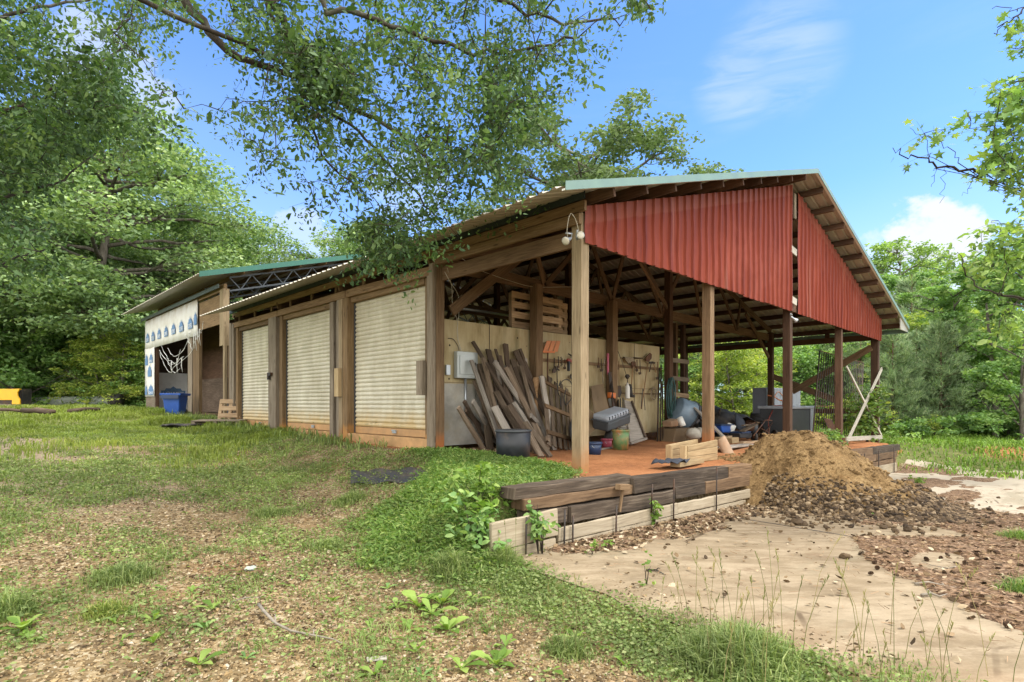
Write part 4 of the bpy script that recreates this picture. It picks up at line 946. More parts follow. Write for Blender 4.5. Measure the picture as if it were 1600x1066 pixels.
# ------------------------------------------------------------------ pine straw and leaf litter on the concrete
def straw_mask(x, y):
    e = (fbm(x*.9, y*.9, 101)-.5)*1.6+(fbm(x*3.2, y*3.2, 105)-.5)*.8
    line = np.interp(y, [-6, -1.2, .2, .7, 1.3, 1.75, 2.0, 2.4, 2.9], [3.6, 4.1, 4.75, 5.35, 6.05, 6.95, 7.6, 9.0, 10.6])
    m = sst(-.25, .30, x-line+e*.45)*(1-sst(2.3, 2.7, y+e*.15))
    hole = np.exp(-(((x-7.0+e*.45)/.62)**2+((y-1.12+e*.22)/.24)**2)); m = m*(1-sst(.3, .6, hole))
    s_ = ((x-7.3)*1.3+(y-2.75)*1.4)/1.91; t_ = ((x-7.3)*1.4-(y-2.75)*1.3)/1.91      # bare band of concrete before the rubble
    m = m*(1-sst(.42, .28, np.abs(s_+e*.12-.05))*sst(-.3, .1, t_)*sst(2.5, 2.1, t_))
    pale = sst(11.2, 12.0, x+e*.5)*sst(-.8, .1, y+e*.3); m = m*(1-pale*(1-sst(.15, .3, fbm(x*.55, y*1.6, 111)-.42)))
    return m
def wall_litter(x, y):
    e = (fbm(x*1.8, y*1.8, 121)-.5)*1.0
    return sst(4.1, 4.5, x+e*.3)*(1-sst(8.6, 9.2, x))*sst(3.22+.0*x, 3.58, y+e*.55-.12*(4.8-np.minimum(x, 4.8)))
lx = np.arange(3.9, 20, .05); ly = np.arange(-6, 3.98, .05); LX, LY = np.meshgrid(lx, ly, indexing='ij')
MK = np.maximum(straw_mask(LX, LY), np.maximum(wall_litter(LX, LY), .0))
back = sst(12, 13, LX+(fbm(LX*1.2, LY*1.2, 131)-.5)*2)*sst(.52, .60, fbm(LX*.5, LY*1.5, 133)+.10*sst(2.2, 3.8, LY)); MK = np.maximum(MK, back*.8)
LZ = terrain(LX, LY)+.014+(MK-.42)*.035+(fbm(LX*9, LY*9, 141)-.5)*.03*MK
i4 = np.arange(LX.size).reshape(LX.shape); kp = (MK[:-1, :-1] > .40) | (MK[1:, 1:] > .40)
q4 = np.stack([i4[:-1, :-1], i4[1:, :-1], i4[1:, 1:], i4[:-1, 1:]], -1)[kp].reshape(-1)
def _straw():
    n = N('pine straw bed'); co = n.pos(); f = n.noise(n.mp(co, (1, 1, 1)), 30, 6, .75); v = n.n('ShaderNodeTexVoronoi', feature='F1'); v.inputs['Scale'].default_value = 42; n.l(co, v.inputs[0])
    c = n.ramp(n.math('ADD', n.math('MULTIPLY', f, .6), n.math('MULTIPLY', n.sep(v.outputs['Color'], 0), .4)), [(.3, (.055, .033, .02)), (.5, (.16, .10, .06)), (.7, (.32, .22, .14))])
    n.bump(f, .8, .02); return n.fin(c, .95, 0, .15)
kind(link('pine_straw', npmesh('pine_straw', np.stack([LX.ravel(), LY.ravel(), LZ.ravel()], 1), q4, 4, None, True), _straw()), 'structure')
def sample(mask, n, x0, x1, y0, y1, rng):
    out = np.zeros((0, 2))
    while len(out) < n:
        q = rng.uniform((x0, y0), (x1, y1), (n*2, 2)); k = rng.random(len(q)) < np.clip(mask(q[:, 0], q[:, 1]), 0, 1); out = np.concatenate([out, q[k]])
        if not k.any(): break
    return out[:n]
def near_w(x, y, k=6.0): return np.clip(k/np.maximum(np.hypot(x, y), .5), 0, 1)**1.6
r6 = np.random.default_rng(6)
def visible(x, y, m=1.45):
    d = x*FW.x+y*FW.y; u = (x*RT.x+y*RT.y)/np.maximum(d, .01); return (d > .3) & (np.abs(u) < .897*m)
NEED = (np.array([(0, -.03, 0), (0, .03, 0), (1, .02, .02), (1, -.02, .02)]), [(0, 1, 2, 3)])
q = sample(lambda x, y: np.maximum(straw_mask(x, y)+.03, wall_litter(x, y)*.4)*near_w(x, y, 7)*visible(x, y), 26000, 4, 16, -3, 3.95, r6)
z = terrain(q[:, 0], q[:, 1])+.035
kind(link('fallen_needles', scatter('fallen_needles', np.column_stack([q, z]), r6.uniform(.03, .09, len(q)), NEED, rand_rot(len(q), -.15, .15), r6.random(len(q))), M['needles']), 'stuff')
DRY = (np.array([(0, 0, 0), (.3, .28, .10), (.7, .25, .02), (1, 0, .12), (.7, -.25, .08), (.3, -.28, .0)]), [(0, 1, 2, 3, 4, 5)])
q = sample(lambda x, y: np.maximum(wall_litter(x, y), .22*straw_mask(x, y)+.012*sst(4, 4.2, x)*(1-sst(3.9, 4, y)))*visible(x, y)*near_w(x, y, 8), 7000, 4, 13, -3, 3.95, r6)
kind(link('dead_leaves', scatter('dead_leaves', np.column_stack([q, terrain(q[:, 0], q[:, 1])+.03]), r6.uniform(.025, .075, len(q)), DRY, rand_rot(len(q), -.45, .45), r6.random(len(q))), M['litter']), 'stuff')
# pine cones
conet = MB()
for k in range(7):
    zc = -.8+1.6*k/6; R_ = .62*math.sqrt(max(.05, 1-(zc*.95)**2))
    for j in range(7):
        a = j*2*math.pi/7+k*.5; c, s_ = math.cos(a), math.sin(a); conet.add([(c*R_*.3, s_*R_*.3, zc), (c*R_-s_*.22, s_*R_+c*.22, zc+.12), (c*R_*1.25, s_*R_*1.25, zc+.26), (c*R_+s_*.22, s_*R_-c*.22, zc+.12)], [[0, 1, 2, 3]], None, random.random())
conet.tube([(0, 0, -.9), (0, 0, .8)], [.25, .12], 6)
cone_me = conet.mesh('pine_cone'); cone_me.materials.append(M['cone'])
CONES = [(1345, 870, 1), (1385, 877, .9), (1447, 879, 1), (1470, 878, .9), (1414, 872, .9), (1509, 886, 1), (1526, 872, 1), (1538, 920, 1), (1557, 870, 1.5), (1480, 872, .8), (1409, 862, .8), (1371, 893, .9), (1443, 850, .8), (1585, 860, .9), (1490, 902, .9), (1535, 941, 1), (1523, 955, 1.1), (1575, 985, 1.2), (1500, 868, .9), (1540, 880, 1), (1367, 884, .9), (1410, 896, .9), (1590, 940, 1), (1562, 828, 1.1), (1525, 836, .9), (1505, 842, .9), (1535, 850, .8), (1476, 902, .8), (1515, 910, .9), (1560, 905, 1), (1360, 902, .8), (1400, 905, .7), (1575, 915, .9), (1595, 890, 1), (1554, 840, .9), (1580, 845, .9)]
for i, (px, py, s) in enumerate(CONES):
    p = G(px, py); o = bpy.data.objects.new('pine_cone', cone_me); C.objects.link(o); r = .030*s; o.location = (p.x, p.y, apz(p.x, p.y)+.022); o.scale = (r, r, r); o.rotation_euler = (random.uniform(.8, 2.2), random.uniform(-.5, .5), random.uniform(0, 6))
    tag(o, 'dark pine cone lying in the brown pine straw', 'pine cone', 'pine cones in the straw')
def twig(name, pts, r, label, cat='twig', mat='twig', side=()):
    mb = MB(); P_ = [V(p) for p in pts]; mb.tube(P_, [r*(1-.7*i/(len(P_)-1)) for i in range(len(P_))], 6)
    for (k, v, l) in side: a = P_[k]; mb.tube([a, a+V(v)*l*.5+V((0, 0, .01)), a+V(v)*l], [r*.5, r*.4, r*.2], 5)
    o = mb.build(name, M[mat]); return tag(o, label, cat, 'fallen twigs')
def gp(px, py, up=.02): p = G(px, py); p.z += up; return p
twig('fallen_branch', [gp(404, 955, .05), gp(412, 968, .06), gp(430, 983, .04), gp(455, 993, .03), gp(490, 1000, .03), gp(520, 1006, .03), gp(534, 1010, .02)], .012, 'longest grey fallen branch curving over the foreground gravel', 'branch', side=((2, (.2, .5, .1), .22), (4, (.2, .4, .2), .10)))
twig('fallen_branch', [gp(360, 945, .02), gp(385, 940, .03), gp(415, 937, .02)], .006, 'thin pale twig on gravel just above the long grey branch', 'twig')
twig('fallen_branch', [gp(1010, 896, .03), gp(1025, 896, .03), gp(1040, 902, .02)], .012, 'dark curved twig on concrete below the staked planks', 'twig', 'bark_dark', side=((1, (.3, -.1, .05), .15),))
twig('fallen_branch', [gp(1440, 936, .03), gp(1455, 935, .04), gp(1468, 938, .03), gp(1480, 934, .03)], .013, 'grey stick at the edge of the pine straw', 'twig', side=((1, (.2, .3, .1), .15),))
twig('fallen_branch', [gp(1500, 888, .02), gp(1480, 893, .03), gp(1455, 888, .03), gp(1440, 880, .02)], .007, 'thin twig arching beside the bare concrete patch', 'twig')
twig('fallen_branch', [gp(1430, 918, .03), gp(1450, 917, .04), gp(1475, 921, .03), gp(1500, 925, .03)], .012, 'pale weathered stick among pine straw below the bare patch', 'twig', side=((2, (.2, .2, .1), .12),))
a, b = gp(573, 1036, .02), gp(604, 1033, .02); mb = MB(); mb.beam(a, b, .045, .012, r=.6); tag(mb.build('wood_chip', M['white_wood'], bevel=.003), 'small pale wood chip lying on foreground gravel', 'wood chip')
p = gp(391, 891, .015); o = bpy.data.objects.new('grey_rock', rockm[1].copy()); o.data.materials.clear(); o.data.materials.append(M['culvert']); C.objects.link(o); o.location = p; o.scale = (.05, .04, .035); tag(o, 'single grey rock sitting in the tan gravel', 'rock')
# ------------------------------------------------------------------ things kept in the barn
def on(p, up=0.0): return V((p.x, p.y, tz(p.x, p.y)+up))
# black tub by the weeds
p = G(802, 719); t = thing('plastic_tub', 'open black plastic tub standing before the leaning lumber', 'tub', p)
mb = MB(); H = .47; R = .275; prof = [(R*.93, 0), (R, H), (R-.015, H), (R*.9, .03)]
mb.lathe(prof, p, n=36); mb.build('body', M['black_plastic'], t)
mb = MB(); mb.lathe([(R+.004, H-.03), (R+.012, H-.015), (R+.004, H+.004), (R-.004, H+.004)], p, n=36); mb.build('rim', M['grey_dark'], t)
# breaker box and conduit
a = PY(714, 549, 7.98); b = PY(742, 592, 7.98); z0, z1 = b.z, a.z; bx = thing('breaker_box', 'grey electrical breaker box mounted on the plywood wall', 'breaker box', (a.x, 8.0, z0))
mb = MB(); mb.box(a.x-.03, b.x+.03, 7.93, 8.03, z0, z1); mb.build('enclosure', M['panel_grey'], bx, bevel=.008)
mb = MB(); mb.box(a.x+.02, b.x-.02, 7.915, 7.929, z0+.07, z1-.07); d_ = mb.build('door', M['panel_grey'], bx, bevel=.004)
mb = MB(); mb.box(b.x-.055, b.x-.035, 7.905, 7.9145, (z0+z1)/2-.02, (z0+z1)/2+.05); mb.build('latch', M['black_plastic'], d_)
mb = MB(); c_ = PY(727, 600, 8.0); mb.tube([(c_.x, 7.995, z0-.001), (c_.x, 7.995, z0-.75)], .022, 8); mb.build('conduit', M['steel'], bx)
p = PY(694, 578, 8.03); mb = MB(); mb.box(p.x+.03, p.x+.12, 8.0, 8.045, p.z-.09, p.z+.09); tag(mb.build('switch_box', M['steel'], bevel=.006), 'tiny grey switch box on plywood beside the bay post', 'switch box')
# leaning lumber
LS = 5.33
BO = [ # (x0,y0) top, (x1,y1) bottom in the enlargement, width px, material, top Y, bottom Y, label
 (85, 620, 300, 985, 40, 'lumber', 7.55, None, 'brown board at the left end of the lumber stack'),
 (135, 570, 345, 965, 32, 'lumber_dark', 7.7, None, None),
 (205, 570, 440, 960, 46, 'lumber_grey', 7.5, None, 'short pale board leaning low at the left of the lumber stack'),
 (205, 72, 585, 700, 30, 'lumber_dark', 7.97, 7.35, 'tallest dark strip, its tip above the breaker box'),
 (268, 258, 312, 640, 62, 'lumber', 7.9, 7.75, None),
 (300, 480, 420, 760, 70, 'lumber', 7.8, 7.45, 'wide brown board behind the low pale board'),
 (330, 255, 520, 620, 55, 'lumber_dark', 7.9, 7.55, None),
 (385, 240, 845, 960, 44, 'lumber_grey', 7.6, None, 'longest grey board, slanting across the whole lumber stack'),
 (335, 140, 400, 420, 52, 'lumber_dark', 7.95, 7.7, None),
 (395, 135, 480, 420, 24, 'lumber_dark', 7.95, 7.7, None),
 (478, 95, 510, 420, 44, 'lumber_dark', 7.95, 7.75, 'dark post with a knobby top rising behind the stack'),
 (478, 290, 690, 700, 48, 'lumber', 7.8, 7.4, None),
 (500, 270, 640, 600, 50, 'lumber', 7.85, 7.5, None),
 (560, 150, 705, 450, 58, 'lumber_dark', 7.96, 7.75, None),
 (598, 135, 700, 400, 30, 'lumber_dark', 7.97, 7.8, None),
 (548, 288, 695, 660, 32, 'lumber_dark', 7.9, 7.6, None),
 (600, 340, 730, 660, 50, 'lumber_grey', 7.9, 7.6, None),
 (385, 615, 545, 900, 74, 'lumber_grey', 7.35, 7.0, 'wide short tan board just above the black tub'),
 (400, 490, 600, 850, 52, 'lumber', 7.6, 7.2, None),
 (510, 603, 660, 850, 62, 'lumber_dark', 7.3, 7.0, 'wide slate dark board leaning right above the black tub'),
 (548, 580, 670, 770, 38, 'lumber_grey', 7.4, 7.1, None),
 (640, 745, 850, 1040, 46, 'lumber', 6.9, None, None),
 (690, 690, 900, 930, 40, 'lumber_grey', 7.2, None, None),
 (725, 830, 850, 1035, 52, 'lumber', 6.8, None, None),
 (215, 400, 330, 680, 24, 'lumber_dark', 7.85, 7.6, None),
 (660, 815, 780, 1040, 58, 'lumber', 6.75, None, 'orange brown board at the right of the black tub'),
 (150, 640, 390, 940, 44, 'lumber_dark', 7.75, None, None), (820, 880, 905, 960, 34, 'lumber', 6.95, None, None)]
for (x0, y0, x1, y1, wpx, mt, Y0, Y1, lab) in BO:
    a = PY(700+x0/LS, 520+y0/LS, Y0)
    if Y1 is None: b = G(700+x1/LS, 520+y1/LS); b.z += .01
    else: b = PY(700+x1/LS, 520+y1/LS, Y1)
    d = b-a
    k = 1.0; g = a+d
    while g.z > tz(g.x, g.y)+.02 and k < 2.5: k += .01; g = a+d*k
    wm = wpx/LS/FPX*(FW.dot(a))*1.05; mb = MB(); mb.beam(a, g, wm, random.choice((.03, .04, .045)), up=(0, -1, .25), seg=4, jit=.004)
    tag(mb.build('lumber_board', M[mt], bevel=.004), lab or 'old brown board leaning in the lumber stack against plywood', 'board', 'boards leaning in the lumber stack')
rb = random.Random(4)
for k in range(17):      # more boards deep in the stack
    tx = rb.uniform(170, 690); ty = rb.uniform(180, 470); bx_ = tx+rb.uniform(60, 260); by_ = rb.uniform(760, 960)
    a = PY(700+tx/LS, 520+ty/LS, rb.uniform(7.8, 7.98)); b = PY(700+min(bx_, 800)/LS, 520+by_/LS, rb.uniform(7.3, 7.7)); d = b-a; g = b; kk = 1.0
    while g.z > tz(g.x, g.y)+.02 and kk < 2.5: kk += .01; g = a+d*kk
    mb = MB(); mb.beam(a, g, rb.choice((.05, .08, .10, .14)), .035, up=(0, -1, .25), seg=4, jit=.004)
    tag(mb.build('lumber_board', M[rb.choice(('lumber', 'lumber_dark', 'lumber', 'lumber_grey'))], bevel=.004), 'old brown board leaning in the lumber stack against plywood', 'board', 'boards leaning in the lumber stack')
# slatted wooden panel (old gate) leaning on the wall
gt = thing('slatted_gate', 'old brown slatted wooden gate with three rails leaning on the plywood', 'gate', on(PY(865, 700, 7.3)))
A = PY(849, 592, 7.75); B = PY(887, 612, 7.85); Cc = PY(893, 703, 7.1); D = PY(857, 694, 7.0)
def bl(u, v): return A*(1-u)*(1-v)+B*u*(1-v)+Cc*u*v+D*(1-u)*v
nrm = (B-A).cross(D-A).normalized(); nrm = nrm if nrm.y < 0 else -nrm
for k, u in enumerate((.02, .26, .5, .74, .97)):
    mb = MB(); mb.beam(bl(u, -.05-.04*(k % 2)), bl(u, 1.02), .10 if k else .13, .02, up=nrm); mb.build('slat', M['lumber'], gt, bevel=.003)
for v in (.06, .45, .84):
    mb = MB(); mb.beam(bl(-.06, v)+nrm*.028, bl(1.05, v)+nrm*.028, .085, .03, up=nrm); mb.build('rail', M['truss'], gt, bevel=.003)
a = PY(843, 590, 7.6); mb = MB(); mb.beam(PY(846, 588, 7.6), on(PY(866, 690, 7.2)), .10, .05); tag(mb.build('lumber_board', M['lumber_grey'], bevel=.004), 'grey board standing along the left edge of the slatted gate', 'board', 'boards leaning in the lumber stack')
# turned wooden bedpost
a = on(PY(837, 665, 7.6)); tb = PY(838, 590, 7.75); mb = MB(); ax_ = (tb-a); Lh = ax_.length
mb.lathe([(.03, 0), (.04, .1*Lh), (.03, .2*Lh), (.045, .45*Lh), (.06, .5*Lh), (.04, .55*Lh), (.035, .8*Lh), (.06, .92*Lh), (.085, .96*Lh), (.06, Lh)], a, ax_, 12); tag(mb.build('turned_post', M['handle']), 'turned wooden bedpost leaning left of the slatted gate', 'bedpost')
# tools on the wall -------------------------------------------------
def tool(name, label, cat='tool', loc=None): return thing(name, label, cat, loc, 'tools hung along the plywood wall')
zt = lambda x, y: (830+x/5.328, 520+y/5.328)
def TP(x, y, Y=7.97): return PY(*zt(x, y), Y)
t = tool('stall_fork', 'orange plastic stall fork hung head up on the plywood', 'fork', TP(135, 400))
mb = MB(); mb.tube([TP(135, 410), TP(138, 165)], .014, 8); mb.build('handle', M['rust'], t)
for k in range(3):
    x0 = 98+k*44; mb = MB(); mb.prism([TP(x0, 158, 7.94), TP(x0+34, 158, 7.94), TP(x0+70-k*6, 66+k*2, 7.9), TP(x0+34-k*4, 68, 7.9)], (0, .012, 0)); mb.build('blade', M['orange_pale'], t)
mb = MB(); mb.beam(TP(92, 160, 7.94), TP(190, 162, 7.94), .05, .03); mb.build('socket', M['orange'], t)
def stick_tool(name, lab, cat, hd, head, mat='handle', hm='iron', hr=.012, Y=7.96):
    t = tool(name, lab, cat, TP(hd[-1][0], hd[-1][1], Y)); mb = MB(); mb.tube([TP(x, y, Y) for (x, y) in hd], hr, 7); mb.build('handle', M[mat], t)
    if head: mb = MB(); mb.prism([TP(x, y, Y-.02) for (x, y) in head], (0, .025, 0)); mb.build('head', M[hm], t, bevel=.004)
    return t
stick_tool('shovel', 'long handled shovel hung upside down near the right end of plywood', 'shovel', [(970, 250), (945, 440), (918, 635)], [(952, 232), (965, 195), (992, 168), (1006, 180), (1003, 215), (980, 242)], hm='rust')
stick_tool('spade', 'dark bladed spade hanging right of the middle interior post', 'spade', [(730, 235), (731, 445)], [(716, 440), (748, 440), (755, 500), (740, 540), (722, 535), (714, 490)])
stick_tool('hammer', 'short dark hammer hung left of two on the rail', 'hammer', [(1000, 255), (984, 325)], [(985, 240), (1018, 240), (1018, 258), (985, 258)], 'iron')
stick_tool('hammer', 'wooden handled hammer hung right of two on the rail', 'hammer', [(1018, 255), (1040, 332)], [(1008, 238), (1036, 246), (1030, 260), (1006, 254)], 'handle')
stick_tool('pitch_fork', 'thin handled fork hanging beside the pulley line', 'fork', [(850, 270), (832, 450)], [(836, 236), (870, 240), (876, 290), (858, 270), (850, 290), (840, 268)], 'handle', 'rust')
stick_tool('broom', 'worn broom lying along the top of the tool rail', 'broom', [(765, 205), (925, 212)], [(780, 200), (850, 205), (866, 262), (840, 240), (812, 258), (790, 232)], 'lumber_dark', 'rope', .016)
stick_tool('pole', 'thin pole leaning beside the middle interior post', 'pole', [(612, 215), (596, 330), (598, 425)], None, 'lumber_grey', hr=.008, Y=7.8)
stick_tool('wrench', 'dark pipe wrench hung on the plywood by the orange fork', 'wrench', [(193, 210), (190, 310)], [(183, 300), (200, 300), (204, 335), (178, 335)], 'iron')
stick_tool('hand_fork', 'small three pronged hand tool hung below the pipe wrench', 'hand tool', [(214, 300), (216, 410)], [(200, 275), (240, 310), (236, 318), (214, 300), (205, 330), (198, 326), (206, 298)], 'iron')
stick_tool('clamp', 'black bar clamp hung low by the front corner post', 'clamp', [(352, 262), (352, 400)], [(330, 345), (368, 350), (372, 385), (356, 420), (346, 415), (348, 385), (328, 380)], 'iron', 'iron')
t = tool('drill', 'red power drill hung on the plywood rail', 'drill', TP(318, 290)); mb = MB(); mb.beam(TP(300, 225, 7.92), TP(345, 240, 7.92), .06, .06); mb.build('drill_body', M['red_paint'], t, bevel=.01); mb = MB(); mb.beam(TP(312, 235, 7.92), TP(312, 320, 7.92), .05, .06); mb.build('drill_grip', M['black_plastic'], t, bevel=.01)
for (x, y0, y1, lab) in ((252, 208, 285, 'short steel chain hung between wrench and red drill'), (700, 255, 300, 'small dark hook hung right of the middle post')):
    mb = MB(); n_ = 7
    for k in range(n_):
        p = TP(x+(3 if k % 2 else -3), y0+(y1-y0)*k/n_); mb.tube([p+V((.018*math.cos(a_), -.004*(k % 2), .018*math.sin(a_))) for a_ in np.linspace(0, 6.28, 9)], .005, 4, False)
    tag(mb.build('chain', M['iron']), lab, 'chain', 'tools hung along the plywood wall')
for k, (x, y, l_, lab) in enumerate(((225, 205, 70, 'small iron hook hung left of the chain'), (280, 225, 60, 'rusty bracket hung right of the chain'), (385, 235, 90, 'iron bar hung just left of the corner post'), (560, 215, 60, 'short rusty hook seen right of the corner post'), (585, 225, 80, 'thin iron rod hung left of the middle post'), (690, 225, 55, 'bent iron hook hung right of the middle post'), (715, 250, 40, 'tiny hook hung beside the spade handle'), (880, 235, 70, 'hand rake hung under the broom'), (905, 230, 100, 'slim iron bar hung left of the long shovel'), (1050, 250, 120, 'dark iron strap hung at the wall end'))):
    t = tool('iron_tool', lab, 'hand tool', TP(x, y+l_)); mb = MB(); mb.tube([TP(x, y-8), TP(x+2, y+l_*.6), TP(x+(-1)**k*3, y+l_)], .010, 6); mb.build('shaft', M['rust' if k % 2 else 'iron'], t)
    mb = MB(); mb.prism([TP(x-9, y+l_, 7.95), TP(x+10, y+l_-4, 7.95), TP(x+13, y+l_+16, 7.95), TP(x-3, y+l_+20, 7.95)], (0, .02, 0)); mb.build('head', M['iron'], t, bevel=.003)
def loop(name, lab, pts, r, mat, cat): cable(name, lab, pts, r, mat); 
loop('bridle_strap', 'black leather strap looped over the slatted gate', [TP(245, 400, 7.7), TP(232, 440, 7.6), TP(270, 395, 7.6), TP(320, 400, 7.6), TP(345, 460, 7.6), TP(338, 540, 7.6), TP(310, 580, 7.6), TP(285, 600, 7.6), TP(275, 540, 7.6), TP(290, 470, 7.6)], .010, 'cord_dark', 'strap')
loop('bridle_strap', 'narrow dark strap dangling behind the slatted gate', [TP(218, 400, 7.7), TP(222, 490, 7.6), TP(240, 540, 7.6), TP(246, 620, 7.6)], .009, 'cord_dark', 'strap')
loop('hanging_cord', 'black cord doubled over the lower rail near the wall end', [TP(915, 632), TP(922, 540), TP(930, 465), TP(938, 520), TP(948, 645)], .009, 'cord_dark', 'cord')
loop('pulley_line', 'dark line running down from the truss to a black pulley', [PY(957, 528, 7.98), TP(740, 200, 7.95), TP(790, 345, 7.9)], .006, 'cord_dark', 'line')
t = tool('pulley', 'black pulley block hanging on its line', 'pulley', TP(800, 380, 7.9)); mb = MB(); mb.lathe([(.05, -.02), (.06, -.012), (.045, 0), (.06, .012), (.05, .02)], TP(800, 365, 7.9), (0, 1, 0), 14); mb.build('wheel', M['iron'], t); mb = MB(); mb.tube([TP(780, 372, 7.88), TP(786, 352, 7.88), TP(812, 350, 7.88), TP(822, 370, 7.88)], .009, 6); mb.tube([TP(800, 380, 7.9), TP(802, 420, 7.9)], .008, 6); mb.build('hook', M['iron'], t)
for (cx_, cy_, w_, h_, n_, lab, mt) in ((1020, 505, 24, 50, 7, 'coil of tan rope hung at the wall end', 'rope'),):
    mb = MB()
    for k in range(n_): mb.tube([TP(cx_+(w_*random.uniform(.7, 1.1))*math.cos(a_), cy_+(h_*random.uniform(.9, 1.1))*math.sin(a_), 7.95+random.uniform(-.03, .02)) for a_ in np.linspace(0, 6.28, 15)], .011, 5, False)
    tag(mb.build('rope_coil', M[mt]), lab, 'rope', 'tools hung along the plywood wall')
t = tool('sprayer', 'white and grey hand sprayer hung by the middle post', 'sprayer', TP(800, 545, 7.9)); mb = MB(); mb.lathe([(.05, 0), (.055, .02), (.055, .28), (.025, .34), (.02, .38)], TP(802, 548, 7.9), n=14); mb.build('bottle', M['white_plastic'], t); mb = MB(); mb.tube([TP(800, 440, 7.9), TP(820, 430, 7.86), TP(838, 460, 7.86)], .014, 6); mb.build('hose', M['black_plastic'], t)
t = tool('rubber_boot', 'dark rubber boot hung sole down on the rail', 'boot', TP(840, 540, 7.88)); mb = MB(); mb.tube([TP(822, 430, 7.88), TP(828, 490, 7.88), TP(832, 525, 7.88), TP(860, 530, 7.84)], [.045, .045, .05, .035], 10); mb.build('boot_shell', M['rubber'], t)
for (x, y, r, lab) in ((160, 392, .05, 'dark disc hung below the orange fork handle'), (345, 200, .05, 'pale saw handle on the rail by the corner post')):
    mb = MB(); mb.lathe([(r*.3, -.012), (r, -.01), (r, .01), (r*.3, .012)], TP(x, y), (0, 1, 0), 16); tag(mb.build('grinding_disc', M['iron'] if x < 200 else M['white_wood']), lab, 'disc', 'tools hung along the plywood wall')
t = tool('crossed_tools', 'pale crossed garden shears hung on the rail near the corner post', 'shears', TP(360, 200)); mb = MB(); mb.beam(TP(310, 175, 7.93), TP(385, 225, 7.93), .03, .015); mb.build('shear_blade', M['iron'], t); mb = MB(); mb.beam(TP(385, 185, 7.92), TP(330, 225, 7.92), .03, .015); mb.build('shear_handle', M['white_wood'], t)
p = PY(951, 566, 7.8); mb = MB(); mb.box(p.x-.03, p.x+.03, 7.81, 7.828, p.z-.28, p.z+.2); tag(mb.build('level', M['pink']), 'faded red and white spirit level hung on the middle post', 'level')
# bundle of long tools standing behind the carrier
for k, (x0, y0, x1, y1, mt) in enumerate(((655, 330, 690, 700, 'iron'), (672, 400, 700, 690, 'iron'), (700, 550, 712, 700, 'handle'), (722, 560, 728, 705, 'iron'), (742, 550, 744, 705, 'grey_dark'), (765, 545, 762, 705, 'grey_dark'), (690, 545, 720, 700, 'iron'), (778, 560, 776, 700, 'handle'))):
    a = TP(x0, y0, 7.85); b = TP(x1, y1, 7.5); b = b+(b-a)*.35; b.z = max(b.z, tz(b.x, b.y)); mb = MB(); mb.tube([a, b], .016+.012*(k % 3 == 0), 7); tag(mb.build('long_handle', M[mt]), 'long dark tool handle standing in the bundle behind the pet carrier', 'tool handle', 'bundle of long tools')
t = tool('chain_saw', 'orange and white chainsaw hung on the middle post above carrier', 'chainsaw', TP(670, 560, 7.75)); mb = MB(); mb.beam(TP(648, 520, 7.72), TP(690, 525, 7.72), .12, .13); mb.build('motor_housing', M['orange'], t, bevel=.02); mb = MB(); mb.beam(TP(660, 545, 7.72), TP(675, 610, 7.72), .10, .1); mb.build('lower_housing', M['panel_grey'], t, bevel=.02); mb = MB(); mb.beam(TP(655, 330, 7.76), TP(668, 510, 7.76), .11, .012); mb.build('guide_bar', M['iron'], t)
# hardboard sheets
for (pts, lab) in ((((500, 445), (598, 425), (668, 720), (540, 800)), 'brown hardboard sheet leaning right of the corner post'), (((305, 505), (420, 560), (590, 760), (420, 900), (330, 780)), 'curved dark hardboard sheet sagging behind the corner post')):
    Ys = [7.85, 7.9, 7.4, 7.35] if len(pts) == 4 else [7.8, 7.8, 7.2, 7.1, 7.3]
    mb = MB(); mb.prism([TP(x, y, Y) for (x, y), Y in zip(pts, Ys)], (0, .014, 0)); tag(mb.build('hardboard_sheet', M['brown_panel']), lab, 'board sheet')
# pet carrier
pc = thing('pet_carrier', 'grey topped black pet carrier tilted on the junk below the hardboard', 'pet carrier', TP(670, 840, 7.1))
a = TP(575, 815, 7.05); b = TP(765, 740, 7.05); upv = V((-.30, -.15, .94)).normalized(); ax_ = (b-a).normalized()
mb = MB(); mb.beam(a+upv*.10, b+upv*.10, .40, .20, up=upv, w1=.40); mb.build('base', M['grey_dark'], pc, bevel=.04)
mb = MB(); mb.beam(a+upv*.27+ax_*.02, b+upv*.27-ax_*.02, .40, .13, up=upv); lid = mb.build('lid', M['grey_plastic'], pc, bevel=.05)
for k in range(8):
    q = a+ax_*((b-a).length*(k+.7)/8.4)+upv*.28; mb = MB(); s_ = ax_.cross(upv).normalized(); s_ = s_ if s_.y < 0 else -s_; mb.beam(q+s_*.199-upv*.035, q+s_*.199+upv*.035, .018, .014); mb.build('vent', M['black_plastic'], lid)
mb = MB(); mb.beam(a+upv*.205-ax_*.01, b+upv*.205+ax_*.01, .43, .025, up=upv); mb.build('seam_rim', M['grey_dark'], pc, bevel=.008)
mb = MB(); q = (a+b)/2; mb.tube([on(q)+V((-.1, .1, 0)), q], .09, 8); tag(mb.build('scrap_heap', M['tarp']), 'dark scrap under the tilted pet carrier', 'scrap')
def bucket(px, py, r, h, mat, lab, rim=None, name='bucket'):
    p = G(px, py); t = thing(name, lab, 'bucket', p); mb = MB(); mb.lathe([(r*.86, 0), (r, h), (r-.01, h), (r*.8, .02)], p, n=22); mb.build('body', M[mat], t)
    mb = MB(); mb.lathe([(r+.002, h-.04), (r+.012, h-.03), (r+.012, h), (r+.002, h+.004)], p, n=22); mb.build('rim', M[rim or mat], t)
    mb = MB(); mb.tube([p+V((r*math.cos(a_), -r*.3-r*.35*math.sin(a_), h-.05-.07*math.sin(a_))) for a_ in np.linspace(0, math.pi, 9)], .004, 5); mb.build('bail', M['steel'], t); return t
